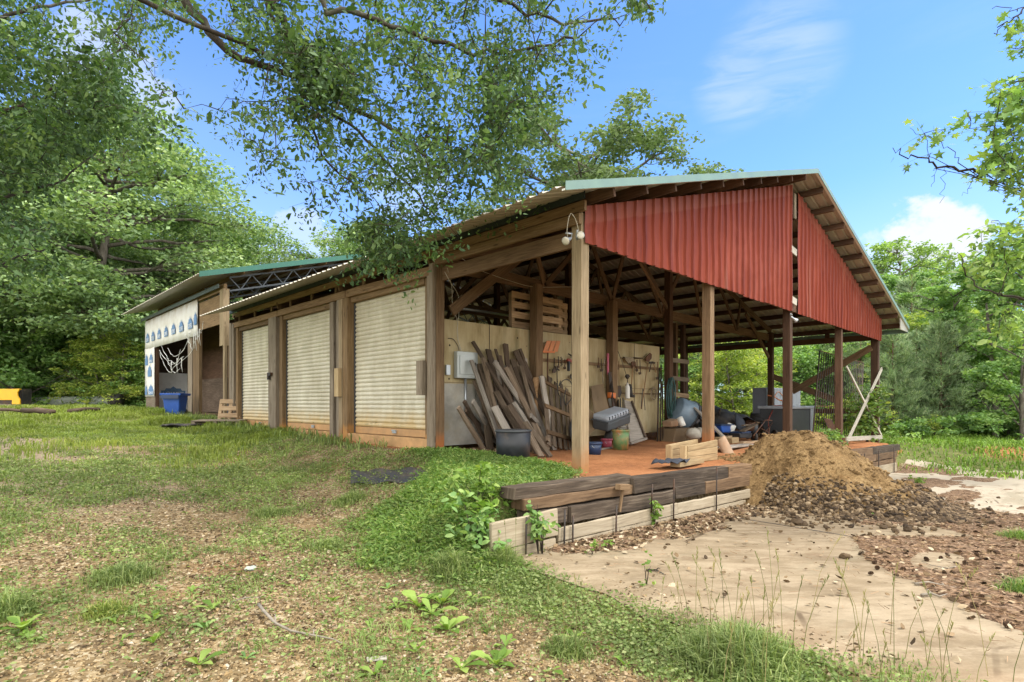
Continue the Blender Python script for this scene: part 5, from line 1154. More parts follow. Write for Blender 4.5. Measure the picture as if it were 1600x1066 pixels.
bucket(970, 703, .17, .40, 'green_bucket', 'green bucket smeared with orange paint, before the white bucket')
bucket(977, 694, .165, .42, 'white_plastic', 'white bucket half hidden behind the green bucket')
bucket(948, 699, .11, .18, 'pink', 'small pink bucket left of the green bucket'); bucket(929, 710, .13, .22, 'blue_dark', 'dark blue bucket beside the front corner post')
a = TP(395, 830, 6.9); mb = MB(); mb.lathe([(.26, -.05), (.30, -.06), (.31, 0), (.30, .06), (.26, .05)], TP(400, 830, 7.0), (.25, -1, .15), 26); tag(mb.build('fan_ring', M['grey_dark']), 'round dark fan housing behind the front corner post', 'fan')
mb = MB(); mb.beam(on(PY(920, 716, 6.6), .02), on(PY(955, 700, 6.9), .02), .05, .03); tag(mb.build('floor_board', M['lumber_grey'], bevel=.004), 'thin stick on the clay floor before the buckets', 'stick')
# flared wooden ramp leaning
mb = MB(); mb.prism([TP(778, 560, 7.7), TP(838, 575, 7.7), TP(955, 880, 7.1), TP(830, 925, 7.0)], (0, .03, 0)); o = mb.build('wooden_ramp', M['lumber_grey'], bevel=.004); tag(o, 'flared grey wooden board leaning on plywood right of the buckets', 'board')
mb = MB(); mb.beam(TP(838, 570, 7.66), TP(955, 880, 7.06), .03, .05); mb.build('edge_strip', M['lumber_dark'], o); mb = MB(); mb.beam(TP(828, 920, 6.98), TP(958, 880, 7.06), .05, .05); mb.build('edge_strip', M['lumber_grey'], o)
# hose coil on the middle post
hz = MB(); c0 = PY(1046, 622, 7.78)
for k in range(9): hz.tube([c0+V((.13*random.uniform(.6, 1.15)*math.cos(a_)+random.uniform(-.01, .01), -.05*(k % 3), .52*random.uniform(.85, 1.08)*math.sin(a_))) for a_ in np.linspace(0, 6.28, 17)], .014, 6, False)
tag(hz.build('garden_hose', M['hose']), 'dark green garden hose coiled on the middle interior post', 'hose')
for (px0, py0, px1, py1) in ((1030, 575, 1027, 680), (1033, 570, 1032, 682), (1035, 600, 1036, 676)):
    a = PY(px0, py0, 7.85); b = on(PY(px1, py1, 7.6)); mb = MB(); mb.tube([a, b], .02, 7); tag(mb.build('wall_pipe', M['iron']), 'dark pipe standing in the corner by the middle post', 'pipe', 'pipes by the middle post')
# junk right of the middle post -------------------------------------
z2 = lambda x, y: (1040+x/7.105, 580+y/7.105)
def JP(x, y, Y): return PY(*z2(x, y), Y)
def crate(name, lab, cat, quad, depth, mat, bev=.01):   # box from its front face in the enlargement, extruded away
    Y = quad[4]; P_ = [JP(x, y, Y) for (x, y) in quad[:4]]; mb = MB(); mb.prism(P_, (0, depth, 0)); o = mb.build(name, M[mat], bevel=bev); return tag(o, lab, cat)
o = crate('wooden_cabinet', 'brown wooden cabinet with a round hole in its side', 'cabinet', ((115, 640), (300, 625), (265, 770), (85, 790), 7.3), .5, 'brown_panel')
q = JP(40, 725, 7.62); mb = MB(); mb.prism([JP(0, 620, 7.75), JP(112, 640, 7.32), JP(84, 790, 7.32), JP(-10, 760, 7.75)], (.02, .02, 0)); mb.build('side_panel', M['post_dark'], o); mb = MB(); mb.lathe([(.001, 0), (.05, .001), (.05, .012)], JP(38, 722, 7.55), (-.6, -.7, 0), 16); mb.build('round_hole', M['rubber'], o)
t = thing('wash_tub', 'blue grey plastic wash tub tipped on top of the wooden cabinet', 'tub', JP(170, 510, 7.5)); mb = MB(); axv = V((.75, -.35, -.42)).normalized(); axv = -axv; base = JP(250, 500, 7.5)
mb.lathe([(.40, 0), (.415, .02), (.33, .42), (.30, .45), (.02, .455)], base, axv, 30); mb.build('body', M['bluegrey'], t); mb = MB(); mb.lathe([(.405, -.03), (.435, -.02), (.435, .02), (.41, .03)], base, axv, 30); mb.build('rim', M['grey_dark'], t)
mb = MB(); a = JP(155, 515, 7.25); b = JP(195, 610, 7.15); mb.tube([a, b], .075, 14); tag(mb.build('white_pipe', M['white_plastic']), 'short white plastic pipe stub propped on the wooden cabinet', 'pipe')
crate('carton', 'small tan carton at the left under the wash tub', 'box', ((60, 560), (140, 530), (145, 610), (70, 620), 7.4), .25, 'clay_pipe')
for (x, y, r, lab) in ((310, 690, .17, 'pale dusty sack slumped against the wooden cabinet'), (400, 680, .15, 'second pale sack slumped near the post')):
    p = JP(x, y, 6.9); n_ = MB(); n_.lathe([(r*.6, -r*.8), (r*1.05, -r*.5), (r*1.15, 0), (r*.9, r*.5), (r*.4, r*.75), (.02, r*.8)], p, (0.1, 0, 1), 12)
    n_.v = [(a_[0]+random.uniform(-.02, .02), a_[1]+random.uniform(-.02, .02), a_[2]+random.uniform(-.02, .02)) for a_ in n_.v]; tag(n_.build('sack', M['bag']), lab, 'sack')
# timber box at post three
wb = thing('timber_trough', 'new pale timber trough box on the clay beside the third post', 'box', G(1062, 720))
a = G(1062, 719); dirv = V((1, .30, 0)).normalized(); Lb = 1.25
nb = V((dirv.y, -dirv.x, 0))
pA = PY(1073, 719, 4.66); pA.z = tz(pA.x, pA.y); pB = PY(1107, 712, 4.66); pB.z = tz(pB.x, pB.y); pB.x = 9.55
for dd in (V((0, 0, 0)), V((-.05, .34, 0))):
    for k in range(3):
        mb = MB(); mb.beam(pA+dd+V((0, 0, .05+.095*k)), pB+dd+V((0, 0, .06+.118*k)), .04, .09, h1=.113); mb.build('side_board', M['fresh'], wb, bevel=.006)
for dd in (V((-.03, .04, 0)), V((-.06, .28, 0))):
    mb = MB(); mb.beam(pA+dd, pA+dd+V((0, 0, .29)), .06, .10, up=(0, 1, 0)); mb.build('end_post', M['fresh'], wb, bevel=.006)
a = PY(1055, 724, 4.35); b = PY(1093, 722, 4.5); mb = MB(); mb.beam(V((a.x, a.y, .70)), V((b.x, b.y, .68)), .16, .07); tag(mb.build('timber_offcut', M['fresh'], bevel=.008), 'flat timber offcut lying on the wall top before the trough', 'offcut')
p = V((PY(1052, 718, 4.4).x, 4.4, .72)); mb = MB(); rows = []
for i in range(9): rows.append([(p.x-.32+.08*i, p.y-.12+.06*j+.02*math.sin(i), p.z+.02+.035*math.sin(i*1.7+j)*math.cos(j*1.3)+.02*random.random()) for j in range(6)])
mb.grid(rows, smooth=True); tag(mb.build('dark_rag', M['cloth'], solid=.008), 'crumpled blue black rag lying on the timber wall top', 'rag')
# clay tile and boards right of post three
p = JP(640, 960, 5.3); mb = MB(); rows = []
A0 = JP(590, 780, 5.4); B0 = JP(700, 965, 5.2)
for i in range(7):
    c = A0.lerp(B0, i/6); rows.append([c+V((.14*math.cos(a_)*(.7+.5*i/6), -.12*math.sin(a_), .12*math.sin(a_)*(1-i/8))) for a_ in np.linspace(0, math.pi, 9)])
mb.grid(rows, smooth=True); tag(mb.build('curved_tile', M['clay_pipe'], solid=.02), 'curved tan clay tile leaning at the foot of the third post', 'tile')
def jboard(lab, a, b, w_, h_, mat, Ya, Yb, name='loose_board', up=(0, 0, 1)):
    mb = MB(); mb.beam(JP(*a, Ya), JP(*b, Yb), w_, h_, up=up, seg=3, jit=.004); tag(mb.build(name, M[mat], bevel=.005), lab, 'board', 'loose boards in the junk')
jboard('long grey board slanting down behind the third post', (345, 420), (690, 780), .28, .04, 'lumber_grey', 7.2, 6.2, up=(0, -1, .3))
jboard('flat pale board jutting over a dark gap by the dirt pile', (600, 850), (940, 815), .30, .04, 'lumber_grey', 5.4, 6.0)
jboard('long flat board lying just above the dirt pile', (840, 795), (1240, 765), .12, .05, 'pallet', 6.2, 6.4); jboard('wooden bench plank behind the black tool box', (860, 565), (1280, 580), .3, .04, 'pallet', 7.4, 7.6)
crate('wood_block', 'short cut timber block resting on boards', 'wood block', ((735, 745), (815, 735), (815, 795), (745, 805), 5.9), .45, 'fresh')
t = thing('storage_bin', 'small blue plastic bin among the junk', 'bin', JP(660, 680, 7.0)); a = JP(610, 600, 6.9); b = JP(740, 595, 6.9); c_ = JP(720, 685, 6.9); d_ = JP(635, 685, 6.9); mb = MB(); mb.prism([a, b, c_, d_], (0, .45, 0)); mb.build('body', M['blue_bin'], t, bevel=.02); mb = MB(); mb.beam(a+V((-.03, .22, 0)), b+V((.03, .22, 0)), .52, .03); mb.build('rim', M['blue_dark'], t, bevel=.008)
t = thing('tool_box', 'black tool box with a dark blue lid on the clay', 'tool box', JP(895, 750, 6.4)); a = JP(820, 690, 6.4); b = JP(965, 690, 6.4); c_ = JP(955, 745, 6.4); d_ = JP(830, 745, 6.4); mb = MB(); mb.prism([a, b, c_, d_], (0, .3, 0)); mb.build('body', M['black_plastic'], t, bevel=.02); mb = MB(); mb.beam((a+b)/2+V((-.27, .15, .02)), (a+b)/2+V((.27, .15, .02)), .34, .05); mb.build('lid', M['blue_dark'], t, bevel=.015); mb = MB(); q = (a+b)/2+V((0, .15, .045)); mb.tube([q+V((-.1, 0, 0)), q+V((-.08, 0, .05)), q+V((.08, 0, .05)), q+V((.1, 0, 0))], .01, 6); mb.build('handle', M['black_plastic'], t)
# tarp over the heap
mb = MB(); rows = []; c0 = JP(740, 560, 7.4)
for i in range(16):
    row = []
    for j in range(16):
        u, v = i/15, j/15; p = V((c0.x-1.5+3.0*u, 7.0+1.5*v, 0)); h = .95*math.sin(math.pi*min(1, u*1.02))**.6*math.sin(math.pi*(.12+.76*v))**.5*(.75+.5*vnoise(u*4, v*4, 7)); p.z = tz(p.x, p.y)+.08+h*.78+.05*random.random(); row.append(p)
    rows.append(row)
mb.grid(rows, smooth=True); tag(mb.build('black_tarp_heap', M['tarp']), 'crumpled black tarp heaped over junk in the middle of the barn', 'tarp')
mb = MB(); rows = [[JP(x, y, Y)+V((0, 0, .03*random.random())) for (x, y, Y) in r_] for r_ in (((770, 480, 7.0), (820, 500, 6.95), (870, 560, 6.9), (890, 640, 6.85)), ((775, 560, 6.9), (810, 570, 6.85), (850, 600, 6.8), (870, 670, 6.8)), ((790, 640, 6.85), (810, 650, 6.8), (840, 665, 6.8), (860, 690, 6.75)))]
mb.grid(rows, smooth=True); tag(mb.build('coat', M['cloth'], solid=.03), 'dark limp coat hanging over the junk by the blue bin', 'coat')
for k, (x, y, Y, rx, mt, lab) in enumerate(((1040, 495, 7.4, .26, 'rubber', 'worn tyre lying flat on the bench plank, upper'), (1040, 535, 7.4, .30, 'rubber', 'worn tyre lying flat on the bench plank, lower'))):
    p = JP(x, y, Y); mb = MB(); mb.lathe([(rx*.55, -.06), (rx*.95, -.07), (rx, 0), (rx*.95, .07), (rx*.55, .06), (rx*.5, 0)], p, (0, 0, 1), 24); tag(mb.build('tyre', M[mt]), lab, 'tyre', 'tyres on the bench')
for (x, y, w_, h_, mt, lab) in ((330, 460, 60, 70, 'tarp', 'dark bag beside the wash tub'), (430, 500, 80, 80, 'black_plastic', 'black crate behind the slanting board'), (350, 560, 70, 60, 'black_plastic', 'black bin below the dark bag'), (660, 560, 100, 60, 'black_plastic', 'black tray over the small blue bin')):
    crate('junk_crate', lab, 'crate', ((x-w_/2, y-h_/2), (x+w_/2, y-h_/2+4), (x+w_/2*.9, y+h_/2), (x-w_/2*.9, y+h_/2), 7.5), .4, mt, .03)
mb = MB(); a = JP(595, 360, 7.3); mb.tube([a, JP(625, 362, 7.3), JP(628, 390, 7.3), JP(600, 440, 7.3), JP(595, 500, 7.3)], .018, 8); tag(mb.build('crook_handle', M['iron']), 'black crook handle sticking up right of the third post', 'handle')
for (x0, y0, x1, y1) in ((375, 375, 380, 430), (395, 385, 398, 430), (415, 388, 412, 432)):
    mb = MB(); mb.tube([JP(x0, y0, 7.8), JP(x1, y1, 7.8)], .022, 6); tag(mb.build('small_canister', M['grey_dark']), 'small upright dark canister on top of the junk behind', 'canister', 'canisters on the junk')
rj = random.Random(9)
for k in range(16):      # long scrap lying through the heap
    x = rj.uniform(620, 1280); y = rj.uniform(560, 740); a_ = rj.uniform(-.7, .7); l_ = rj.uniform(60, 190); Y = rj.uniform(6.4, 7.6)
    a = JP(x-l_*math.cos(a_)/2, y-l_*math.sin(a_)/2, Y); b = JP(x+l_*math.cos(a_)/2, y+l_*math.sin(a_)/2, Y+rj.uniform(-.4, .4)); a.z = max(a.z, tz(a.x, a.y)+.02); b.z = max(b.z, tz(b.x, b.y)+.02); mb = MB()
    if k % 2: mb.tube([a, a.lerp(b, .5)+V((0, 0, .02)), b], rj.uniform(.012, .028), 7); tag(mb.build('scrap_pipe', M[rj.choice(('rust', 'iron', 'steel'))]), 'length of scrap metal pipe lying in the junk heap', 'pipe', 'scrap in the junk heap')
    else: mb.beam(a, b, rj.uniform(.06, .16), .03); tag(mb.build('scrap_board', M[rj.choice(('lumber', 'lumber_dark', 'pallet'))], bevel=.004), 'short scrap board lying in the junk heap', 'board', 'scrap in the junk heap')
for k, (x, y, Y, r_, mt, lab) in enumerate(((700, 640, 7.0, .12, 'white_plastic', 'white jug behind the small blue bin'), (930, 610, 7.2, .14, 'rust', 'rusty can below the bench plank'), (985, 640, 7.1, .11, 'grey_dark', 'dark can under the tyres'), (1130, 620, 7.4, .13, 'green_bucket', 'green paint can beside the hand truck'), (440, 640, 7.1, .15, 'black_plastic', 'black bucket left of the third post'), (760, 625, 7.1, .12, 'clay_pipe', 'tan pot beside the coat'))):
    p = JP(x, y, Y); p.z = max(p.z-.1, tz(p.x, p.y)); mb = MB(); mb.lathe([(r_*.9, 0), (r_, .02), (r_, r_*1.9), (r_*.85, r_*2.0), (r_*.8, r_*1.7)], p, (rj.uniform(-.4, .4), rj.uniform(-.4, .2), 1), 16); tag(mb.build('old_can', M[mt]), lab, 'can')
# hand trucks
def handtruck(lab, pts, wheels, Y, mat='red_paint'):
    t = thing('hand_truck', lab, 'hand truck', on(JP(*wheels[0], Y)))
    for pl in pts: mb = MB(); mb.tube([JP(x, y, Y+o_) for (x, y, o_) in pl], .016, 7); mb.build('frame_tube', M[mat], t)
    for (x, y) in wheels:
        p = JP(x, y, Y-.1); p.z = max(p.z, tz(p.x, p.y)+.13); mb = MB(); mb.lathe([(.07, -.025), (.12, -.035), (.135, 0), (.12, .035), (.07, .025), (.02, .02)], p, (.8, -.6, 0), 18); wq = mb.build('wheel', M['rubber'], t); mb = MB(); mb.lathe([(.03, -.03), (.065, -.026), (.065, .026), (.03, .03)], p, (.8, -.6, 0), 12); mb.build('hub', M['rust'], wq)
    return t
handtruck('rusty red hand truck leaning left among the junk', (((1090, 560, 0), (1105, 545, 0), (1180, 548, 0), (1185, 575, 0), (1050, 760, -.1)), ((1100, 560, 0), (975, 720, -.2)), ((1065, 640, 0), (1200, 720, .1)), ((1160, 600, 0), (1130, 760, 0)), ((1040, 690, 0), (1110, 700, 0))), ((985, 755), (1085, 760)), 6.5, 'rust')
handtruck('taller red hand truck standing against the fourth post', (((1290, 320, 0), (1300, 400, 0), (1235, 690, -.1)), ((1210, 385, 0), (1140, 540, 0), (1145, 690, 0)), ((1210, 385, 0), (1300, 380, 0)), ((1250, 450, 0), (1310, 455, 0)), ((1185, 690, 0), (1265, 690, 0)), ((1190, 690, 0), (1195, 745, 0), (1262, 745, 0), (1265, 690, 0))), ((1110, 745), (1215, 750)), 6.9)
# grey cabinets, tote
def cab(lab, x0, x1, y0, y1, Y, dep, dark=True):
    a = JP(x0, y0, Y); b = JP(x1, y1, Y); t = thing('metal_cabinet', lab, 'cabinet', (a.x, Y, b.z)); mb = MB(); mb.box(a.x, b.x, Y, Y+dep, b.z, a.z); mb.build('body', M['cabinet'], t, bevel=.01)
    if dark: mb = MB(); mb.box(a.x+.02, (a.x+b.x)/2-.01, Y-.015, Y-.002, b.z+.03, a.z-.03); mb.build('door', M['cabinet'], t, bevel=.006); mb = MB(); mb.box((a.x+b.x)/2+.01, b.x-.02, Y-.015, Y-.002, b.z+.03, a.z-.03); mb.build('door', M['cabinet'], t, bevel=.006)
    return t
cab('tall grey metal cabinet beyond the hand truck', 1205, 1330, 185, 640, 8.6, .6); cab('dark edged grey locker left of the tall cabinet', 1120, 1200, 182, 640, 8.2, .5, False); cab('pale grey cabinet right of the fourth post', 1410, 1495, 205, 640, 8.6, .5)
cable('orange_cord', 'orange cord draped across the grey cabinets', [JP(1130, 270, 8.0), JP(1200, 285, 8.0), JP(1260, 320, 8.0), JP(1310, 335, 8.0)], .02, 'orange'); cable('orange_cord', 'faded orange cord arching over the tall cabinet', [JP(1205, 290, 8.1), JP(1250, 230, 8.1), JP(1300, 280, 8.1), JP(1310, 330, 8.1)], .018, 'orange_pale')
t = thing('grey_tote', 'big grey lidded plastic bin with dark sides behind the iron grille', 'bin', on(PY(1255, 690, 6.6)))
a = PY(1240, 636, 6.4); b = PY(1270, 636, 6.4); zb = tz(a.x, 6.4)
mb = MB(); mb.prism([(a.x-.3, 6.4, a.z-.05), (b.x-.03, 6.4, a.z-.05), (b.x-.2, 6.4, zb), (a.x-.25, 6.4, zb)], (0, .9, 0)); mb.build('body', M['grey_dark'], t, bevel=.03)
mb = MB(); mb.prism([(b.x-.28, 6.36, a.z-.05), (b.x-.02, 6.36, a.z-.05), (b.x-.18, 6.36, zb), (b.x-.30, 6.36, zb)], (0, .03, 0)); mb.build('side_panel', M['grey_plastic'], t)
mb = MB(); mb.box(a.x-.34, b.x+.05, 6.34, 7.35, a.z-.06, a.z+.03); mb.build('lid', M['grey_plastic'], t, bevel=.02)
# iron grilles
gr = thing('iron_grille', 'tall rusty iron window grille leaning behind the right posts', 'grille', on(PY(1290, 690, 5.6)))
z3 = lambda x, y: (1200+x/5.077, 500+y/5.077)
TL, TR, BR, BL = PY(*z3(410, 245), 5.7), PY(*z3(755, 340), 6.0), PY(*z3(735, 690), 5.9), PY(*z3(350, 935), 5.35)
BL.z = tz(BL.x, BL.y); BR = TR+(BL-TL)*1.0+V((0, 0, .05))
def gl(u, v): return TL*(1-u)*(1-v)+TR*u*(1-v)+BR*u*v+BL*(1-u)*v
nb_ = 24
for k in range(nb_): mb = MB(); mb.tube([gl(k/(nb_-1), 0), gl(k/(nb_-1), 1)], .013 if 0 < k < nb_-1 else .022, 5); mb.build('bar', M['iron'], gr)
for v in (0, .62, .98): mb = MB(); mb.beam(gl(0, v), gl(1, v), .022, .022); mb.build('cross_bar', M['rust'], gr)
for u in (.33, .36, .31): mb = MB(); c0 = gl(u, .32); mb.tube([c0+V((.07*math.cos(a_), -.015, .10*math.sin(a_)+(u-.33)*3)) for a_ in np.linspace(0, 6.28, 13)], .008, 5, False); mb.build('scroll', M['iron'], gr)
g2 = thing('iron_grate', 'small rusty barred grate leaning low before the iron grille', 'grate', on(PY(1310, 700, 5.0)))
TL, TR, BR, BL = PY(*z3(445, 785), 5.4), PY(*z3(500, 790), 5.4), PY(*z3(605, 1000), 4.9), PY(*z3(540, 995), 4.9)
for k in range(8):
    mb = MB(); mb.tube([gl(k/7, 0), gl(k/7, 1)], .012, 5); mb.build('bar', M['rust'], g2)
for v in (0, .45, 1): mb = MB(); mb.tube([gl(0, v), gl(1, v)], .012, 5); mb.build('cross_bar', M['rust'], g2)
for (a, b, lab) in (((430, 860), (480, 955), 'thin dark rod leaning by the small grate'), ((640, 960), (670, 1005), 'short rod leaning at the foot of fifth post')): mb = MB(); mb.tube([PY(*z3(*a), 5.0), PY(*z3(*b), 4.8)], .012, 6); tag(mb.build('iron_rod', M['rust']), lab, 'rod')
# pallets up in the loft
def pallet(lab, P0, ux, uz, W_=1.1, H_=1.0, nslat=4, mat='pallet', un=None):
    t = thing('pallet', lab, 'pallet', P0); ux = V(ux).normalized(); uz = V(uz).normalized(); n_ = ux.cross(uz).normalized()
    for k in range(3): x = W_*(.04+.46*k); mb = MB(); mb.beam(P0+ux*x, P0+ux*x+uz*H_, .09, .09, up=n_); mb.build('stringer', M[mat], t, bevel=.005)
    for k in range(nslat): zz = H_*(.06+.88*k/(nslat-1)); mb = MB(); mb.beam(P0+uz*zz-n_*-.056, P0+uz*zz+ux*W_+n_*.056, .022, .13, up=uz); mb.build('slat', M[mat], t, bevel=.004)
    return t
pallet('wooden pallet standing in the loft above the plywood, left half behind a post', PY(796, 510, 8.2), (1, 0, 0), (0, 0, 1), 1.55, .68); pallet('wooden pallet standing in the loft beside the first, right of the post', PY(838, 518, 8.35), (1, 0, -.01), (0, 0, 1), .95, .68)
mb = MB(); mb.tube([PY(720, 482, 9.0), PY(795, 493, 9.4)], .03, 8); tag(mb.build('loft_pipe', M['steel']), 'grey pipe lying across the dark loft above plywood', 'pipe')

# ------------------------------------------------------------------ yard things by the far barn and doors
p = PX(274, 641, 5.25); p.z = tz(p.x, p.y); t = thing('trash_bin', 'blue wheeled trash bin with ribbed rim before the wrapped barn', 'trash bin', p); s = 1.0
w0, w1, H = .22, .28, .66; ex = V((0.75, -.66, 0)).normalized(); ey = V((ex.y*-1, ex.x, 0)); 
def ring(hw, z, hd): return [p+ex*(sx*hw)+ey*(sy*hd)+V((0, 0, z)) for (sx, sy) in ((-1, -1), (1, -1), (1, 1), (-1, 1))]
mb = MB(); r0, r1 = ring(w0, 0, w0), ring(w1, H, w1); mb.add(r0+r1, [[3, 2, 1, 0], [0, 1, 5, 4], [1, 2, 6, 5], [2, 3, 7, 6], [3, 0, 4, 7]], None); mb.build('body', M['blue_bin'], t, bevel=.03)
mb = MB(); ra = ring(w1+.05, H-.02, w1+.05); rb = ring(w1+.06, H+.06, w1+.06); mb.add(ra+rb, [[3, 2, 1, 0], [4, 5, 6, 7], [0, 1, 5, 4], [1, 2, 6, 5], [2, 3, 7, 6], [3, 0, 4, 7]], None); mb.build('rim', M['blue_bin'], t, bevel=.015)
for k in range(5): q = p+ex*(-.24+.12*k)-ey*(w1+.03)+V((0, 0, H-.11)); mb = MB(); mb.beam(q, q+V((0, 0, .12)), .05, .05, up=(0, 1, 0)); mb.build('rim_rib', M['blue_bin'], t, bevel=.006)
mb = MB(); mb.beam(p+ex*-.28-ey*(w1+.055)+V((0, 0, H-.06)), p+ex*.28-ey*(w1+.055)+V((0, 0, H-.06)), .03, .13); mb.build('handle', M['blue_dark'], t, bevel=.008)
for sx in (-1, 1): mb = MB(); mb.lathe([(.02, -.03), (.10, -.03), (.10, .03), (.02, .03)], p+ex*(sx*.2)+ey*.22+V((0, 0, .1)), ex, 14); mb.build('wheel', M['rubber'], t)
pp = PX(338, 660, 5.45); pp.z = tz(pp.x, pp.y); pallet('small grey pallet leaning upright beside the first roller door', V((pp.x+.05, pp.y, pp.z+.02)), (.75, -.66, 0), (.16, .14, 1), .62, .72, 4, 'pallet')
pp = PX(308, 658, 4.7); pp.z = tz(pp.x, pp.y); tp_ = pallet('flat weathered pallet lying on grass before the far barn', V((pp.x-.1, pp.y+.2, pp.z+.10)), (.8, -.6, .0), (.55, .8, .02), 1.25, .85, 5, 'grey_wood')
p = PX(284, 661, 4.3); p.z = tz(p.x, p.y); mb = MB(); mb.grid([[(p.x-.45+.1*i, p.y-.3+.12*j, p.z+.06+.03*math.sin(i+j)) for j in range(6)] for i in range(10)], smooth=True); tag(mb.build('rubber_mat', M['rubber'], solid=.03), 'black rubber mat lying in grass left of the flat pallet', 'mat')
mb = MB(); n_ = 12; rows = []
for i in range(15):
    row = []
    for j in range(9):
        q = G(548+i*9.5, 760-j*2.6-(i*.35)); row.append((q.x, q.y, q.z+.035+.02*math.sin(i*1.3+j)))
    rows.append(row)
mb.grid(rows, smooth=True); tag(mb.build('ground_tarp', M['tarp'], solid=.006), 'sheet of black plastic lying on the ground beyond the weeds', 'tarp')
# yellow plow blade
zy = lambda x, y: (x/6.667, 590+y/6.667)
yp = thing('plow_blade', 'yellow plow blade with a black edge parked at the far left', 'plow', G(20, 637))
d0 = 27.0
def YP(x, y, dd=0): return PD(*zy(x, y), d0+dd)
mb = MB(); mb.prism([YP(-260, 118), YP(205, 118), YP(205, 128), YP(135, 140), YP(130, 235), YP(-260, 235)], FW*.12); mb.build('moldboard', M['yellow'], yp, bevel=.01)
mb = MB(); mb.prism([YP(128, 118, -.08), YP(206, 116, -.08), YP(178, 160, -.08), YP(182, 190, -.08), YP(205, 230, -.08), YP(205, 280, -.08), YP(122, 280, -.08)], FW*.07); mb.build('end_plate', M['yellow'], yp, bevel=.01)
mb = MB(); mb.prism([YP(185, 122, .2), YP(240, 120, .2), YP(236, 295, .2), YP(180, 292, .2)], FW*.5); mb.build('black_frame', M['rubber'], yp)
mb = MB(); mb.prism([YP(-260, 238, .02), YP(125, 238, .02), YP(125, 285, .02), YP(-260, 280, .02)], FW*.3); mb.build('cutting_edge', M['iron'], yp)
# culvert pipe, old logs, rail fence
mb = MB(); mb.tube([PD(*zy(215, 262), 33), PD(*zy(700, 255), 31.5), PD(*zy(1180, 248), 30)], .30, 18); tag(mb.build('culvert_pipe', M['culvert']), 'long pale concrete pipe lying before the left woods', 'pipe')
mb = MB(); mb.lathe([(.05, -.3), (.33, -.28), (.33, .2), (.05, .25)], PD(*zy(1215, 235), 29.5), RT, 16); tag(mb.build('black_drum', M['rubber']), 'black drum end at the right of the concrete pipe', 'drum')
for (a, b, r_, lab) in (((-60, 285), (560, 355), .14, 'longest brown log lying below the yellow plow'), ((720, 355), (1030, 322), .12, 'brown log lying in weeds nearer the wrapped barn'), ((-80, 325), (330, 350), .09, 'thin grey log lying lowest under the plow'), ((230, 345), (520, 372), .12, 'short split log right of the thin grey log')):
    mb = MB(); A_ = G(*zy(a[0], a[1]+40)); B_ = G(*zy(b[0], b[1]+40)); A_.z += r_*1.0; B_.z += r_*.8; mb.tube([A_, A_.lerp(B_, .5)+V((0, 0, .03)), B_], [r_*.55, r_*.5, r_*.42], 10); tag(mb.build('log', M['lumber_dark']), lab, 'log', 'logs at the far left')
rf = thing('rail_fence', 'low dark two rail fence in front of the left woods', 'fence', PD(*zy(700, 200), 38))
for (y0, y1) in ((132, 148), (182, 200)): mb = MB(); mb.beam(PD(*zy(100, y0), 38), PD(*zy(1150, y1+8), 38), .05, .13, up=(0, 0, 1)); mb.build('rail', M['lumber_dark'], rf)
for x in (130, 480, 830, 1130): p = PD(*zy(x, 200), 38.05); mb = MB(); mb.box(p.x-.06, p.x+.06, p.y-.06, p.y+.06, 1.0, p.z+.75); mb.build('post', M['lumber_dark'], rf)
# ------------------------------------------------------------------ ground cover
r7 = np.random.default_rng(7)
def blades(name, q, h, width, mat, lean=.5, z0=None, rnd=None, seg=True):
    """grass blades, each a bent strip of two quads"""
    n = len(q); z = terrain(q[:, 0], q[:, 1]) if z0 is None else z0
    az = r7.uniform(0, 2*math.pi, n); ln = r7.uniform(.15, 1, n)*lean; h = np.broadcast_to(h, (n,)); wd = np.broadcast_to(width, (n,))
    dx, dy = np.cos(az), np.sin(az); a2 = az+r7.uniform(.8, 2.2, n); sx, sy = np.cos(a2)*wd/2, np.sin(a2)*wd/2
    P = np.zeros((n, 6, 3)); b = np.column_stack([q[:, 0], q[:, 1], z-.01])
    mid = b+np.column_stack([dx*h*ln*.28, dy*h*ln*.28, h*.62]); tip = b+np.column_stack([dx*h*ln, dy*h*ln, h*(1-.38*ln)])
    s = np.column_stack([sx, sy, np.zeros(n)])
    P[:, 0] = b-s*.8; P[:, 1] = b+s*.8; P[:, 2] = mid-s; P[:, 3] = mid+s; P[:, 4] = tip-s*.15; P[:, 5] = tip+s*.15
    idx = (np.arange(n)[:, None, None]*6+np.array([[0, 1, 3, 2], [2, 3, 5, 4]])[None]).ravel()
    rnd = r7.random(n) if rnd is None else rnd
    return link(name, npmesh(name, P.reshape(-1, 3), idx, 4, np.repeat(rnd, 6)), mat)
def dist(q): return np.hypot(q[:, 0], q[:, 1])
# far lawn
q = sample(lambda x, y: lawn(x, y)*visible(x, y)*np.clip(14/np.maximum(np.hypot(x, y), 1), .1, 1)*(.35+.65*sst(.35, .6, fbm(x*1.1, y*1.1, 201))), 80000, -8, 6, 8, 34, r7)
d = dist(q); tall = sst(.45, .7, fbm(q[:, 0]*.9, q[:, 1]*.9, 203))
kind(blades('lawn_grass', q, (.06+.13*tall)*r7.uniform(.6, 1.3, len(q)), .006+.0009*d, L['grass'], .7, rnd=np.clip(.35*r7.random(len(q))+.65*fbm(q[:, 0]*.5, q[:, 1]*.5, 207), 0, 1)), 'stuff')
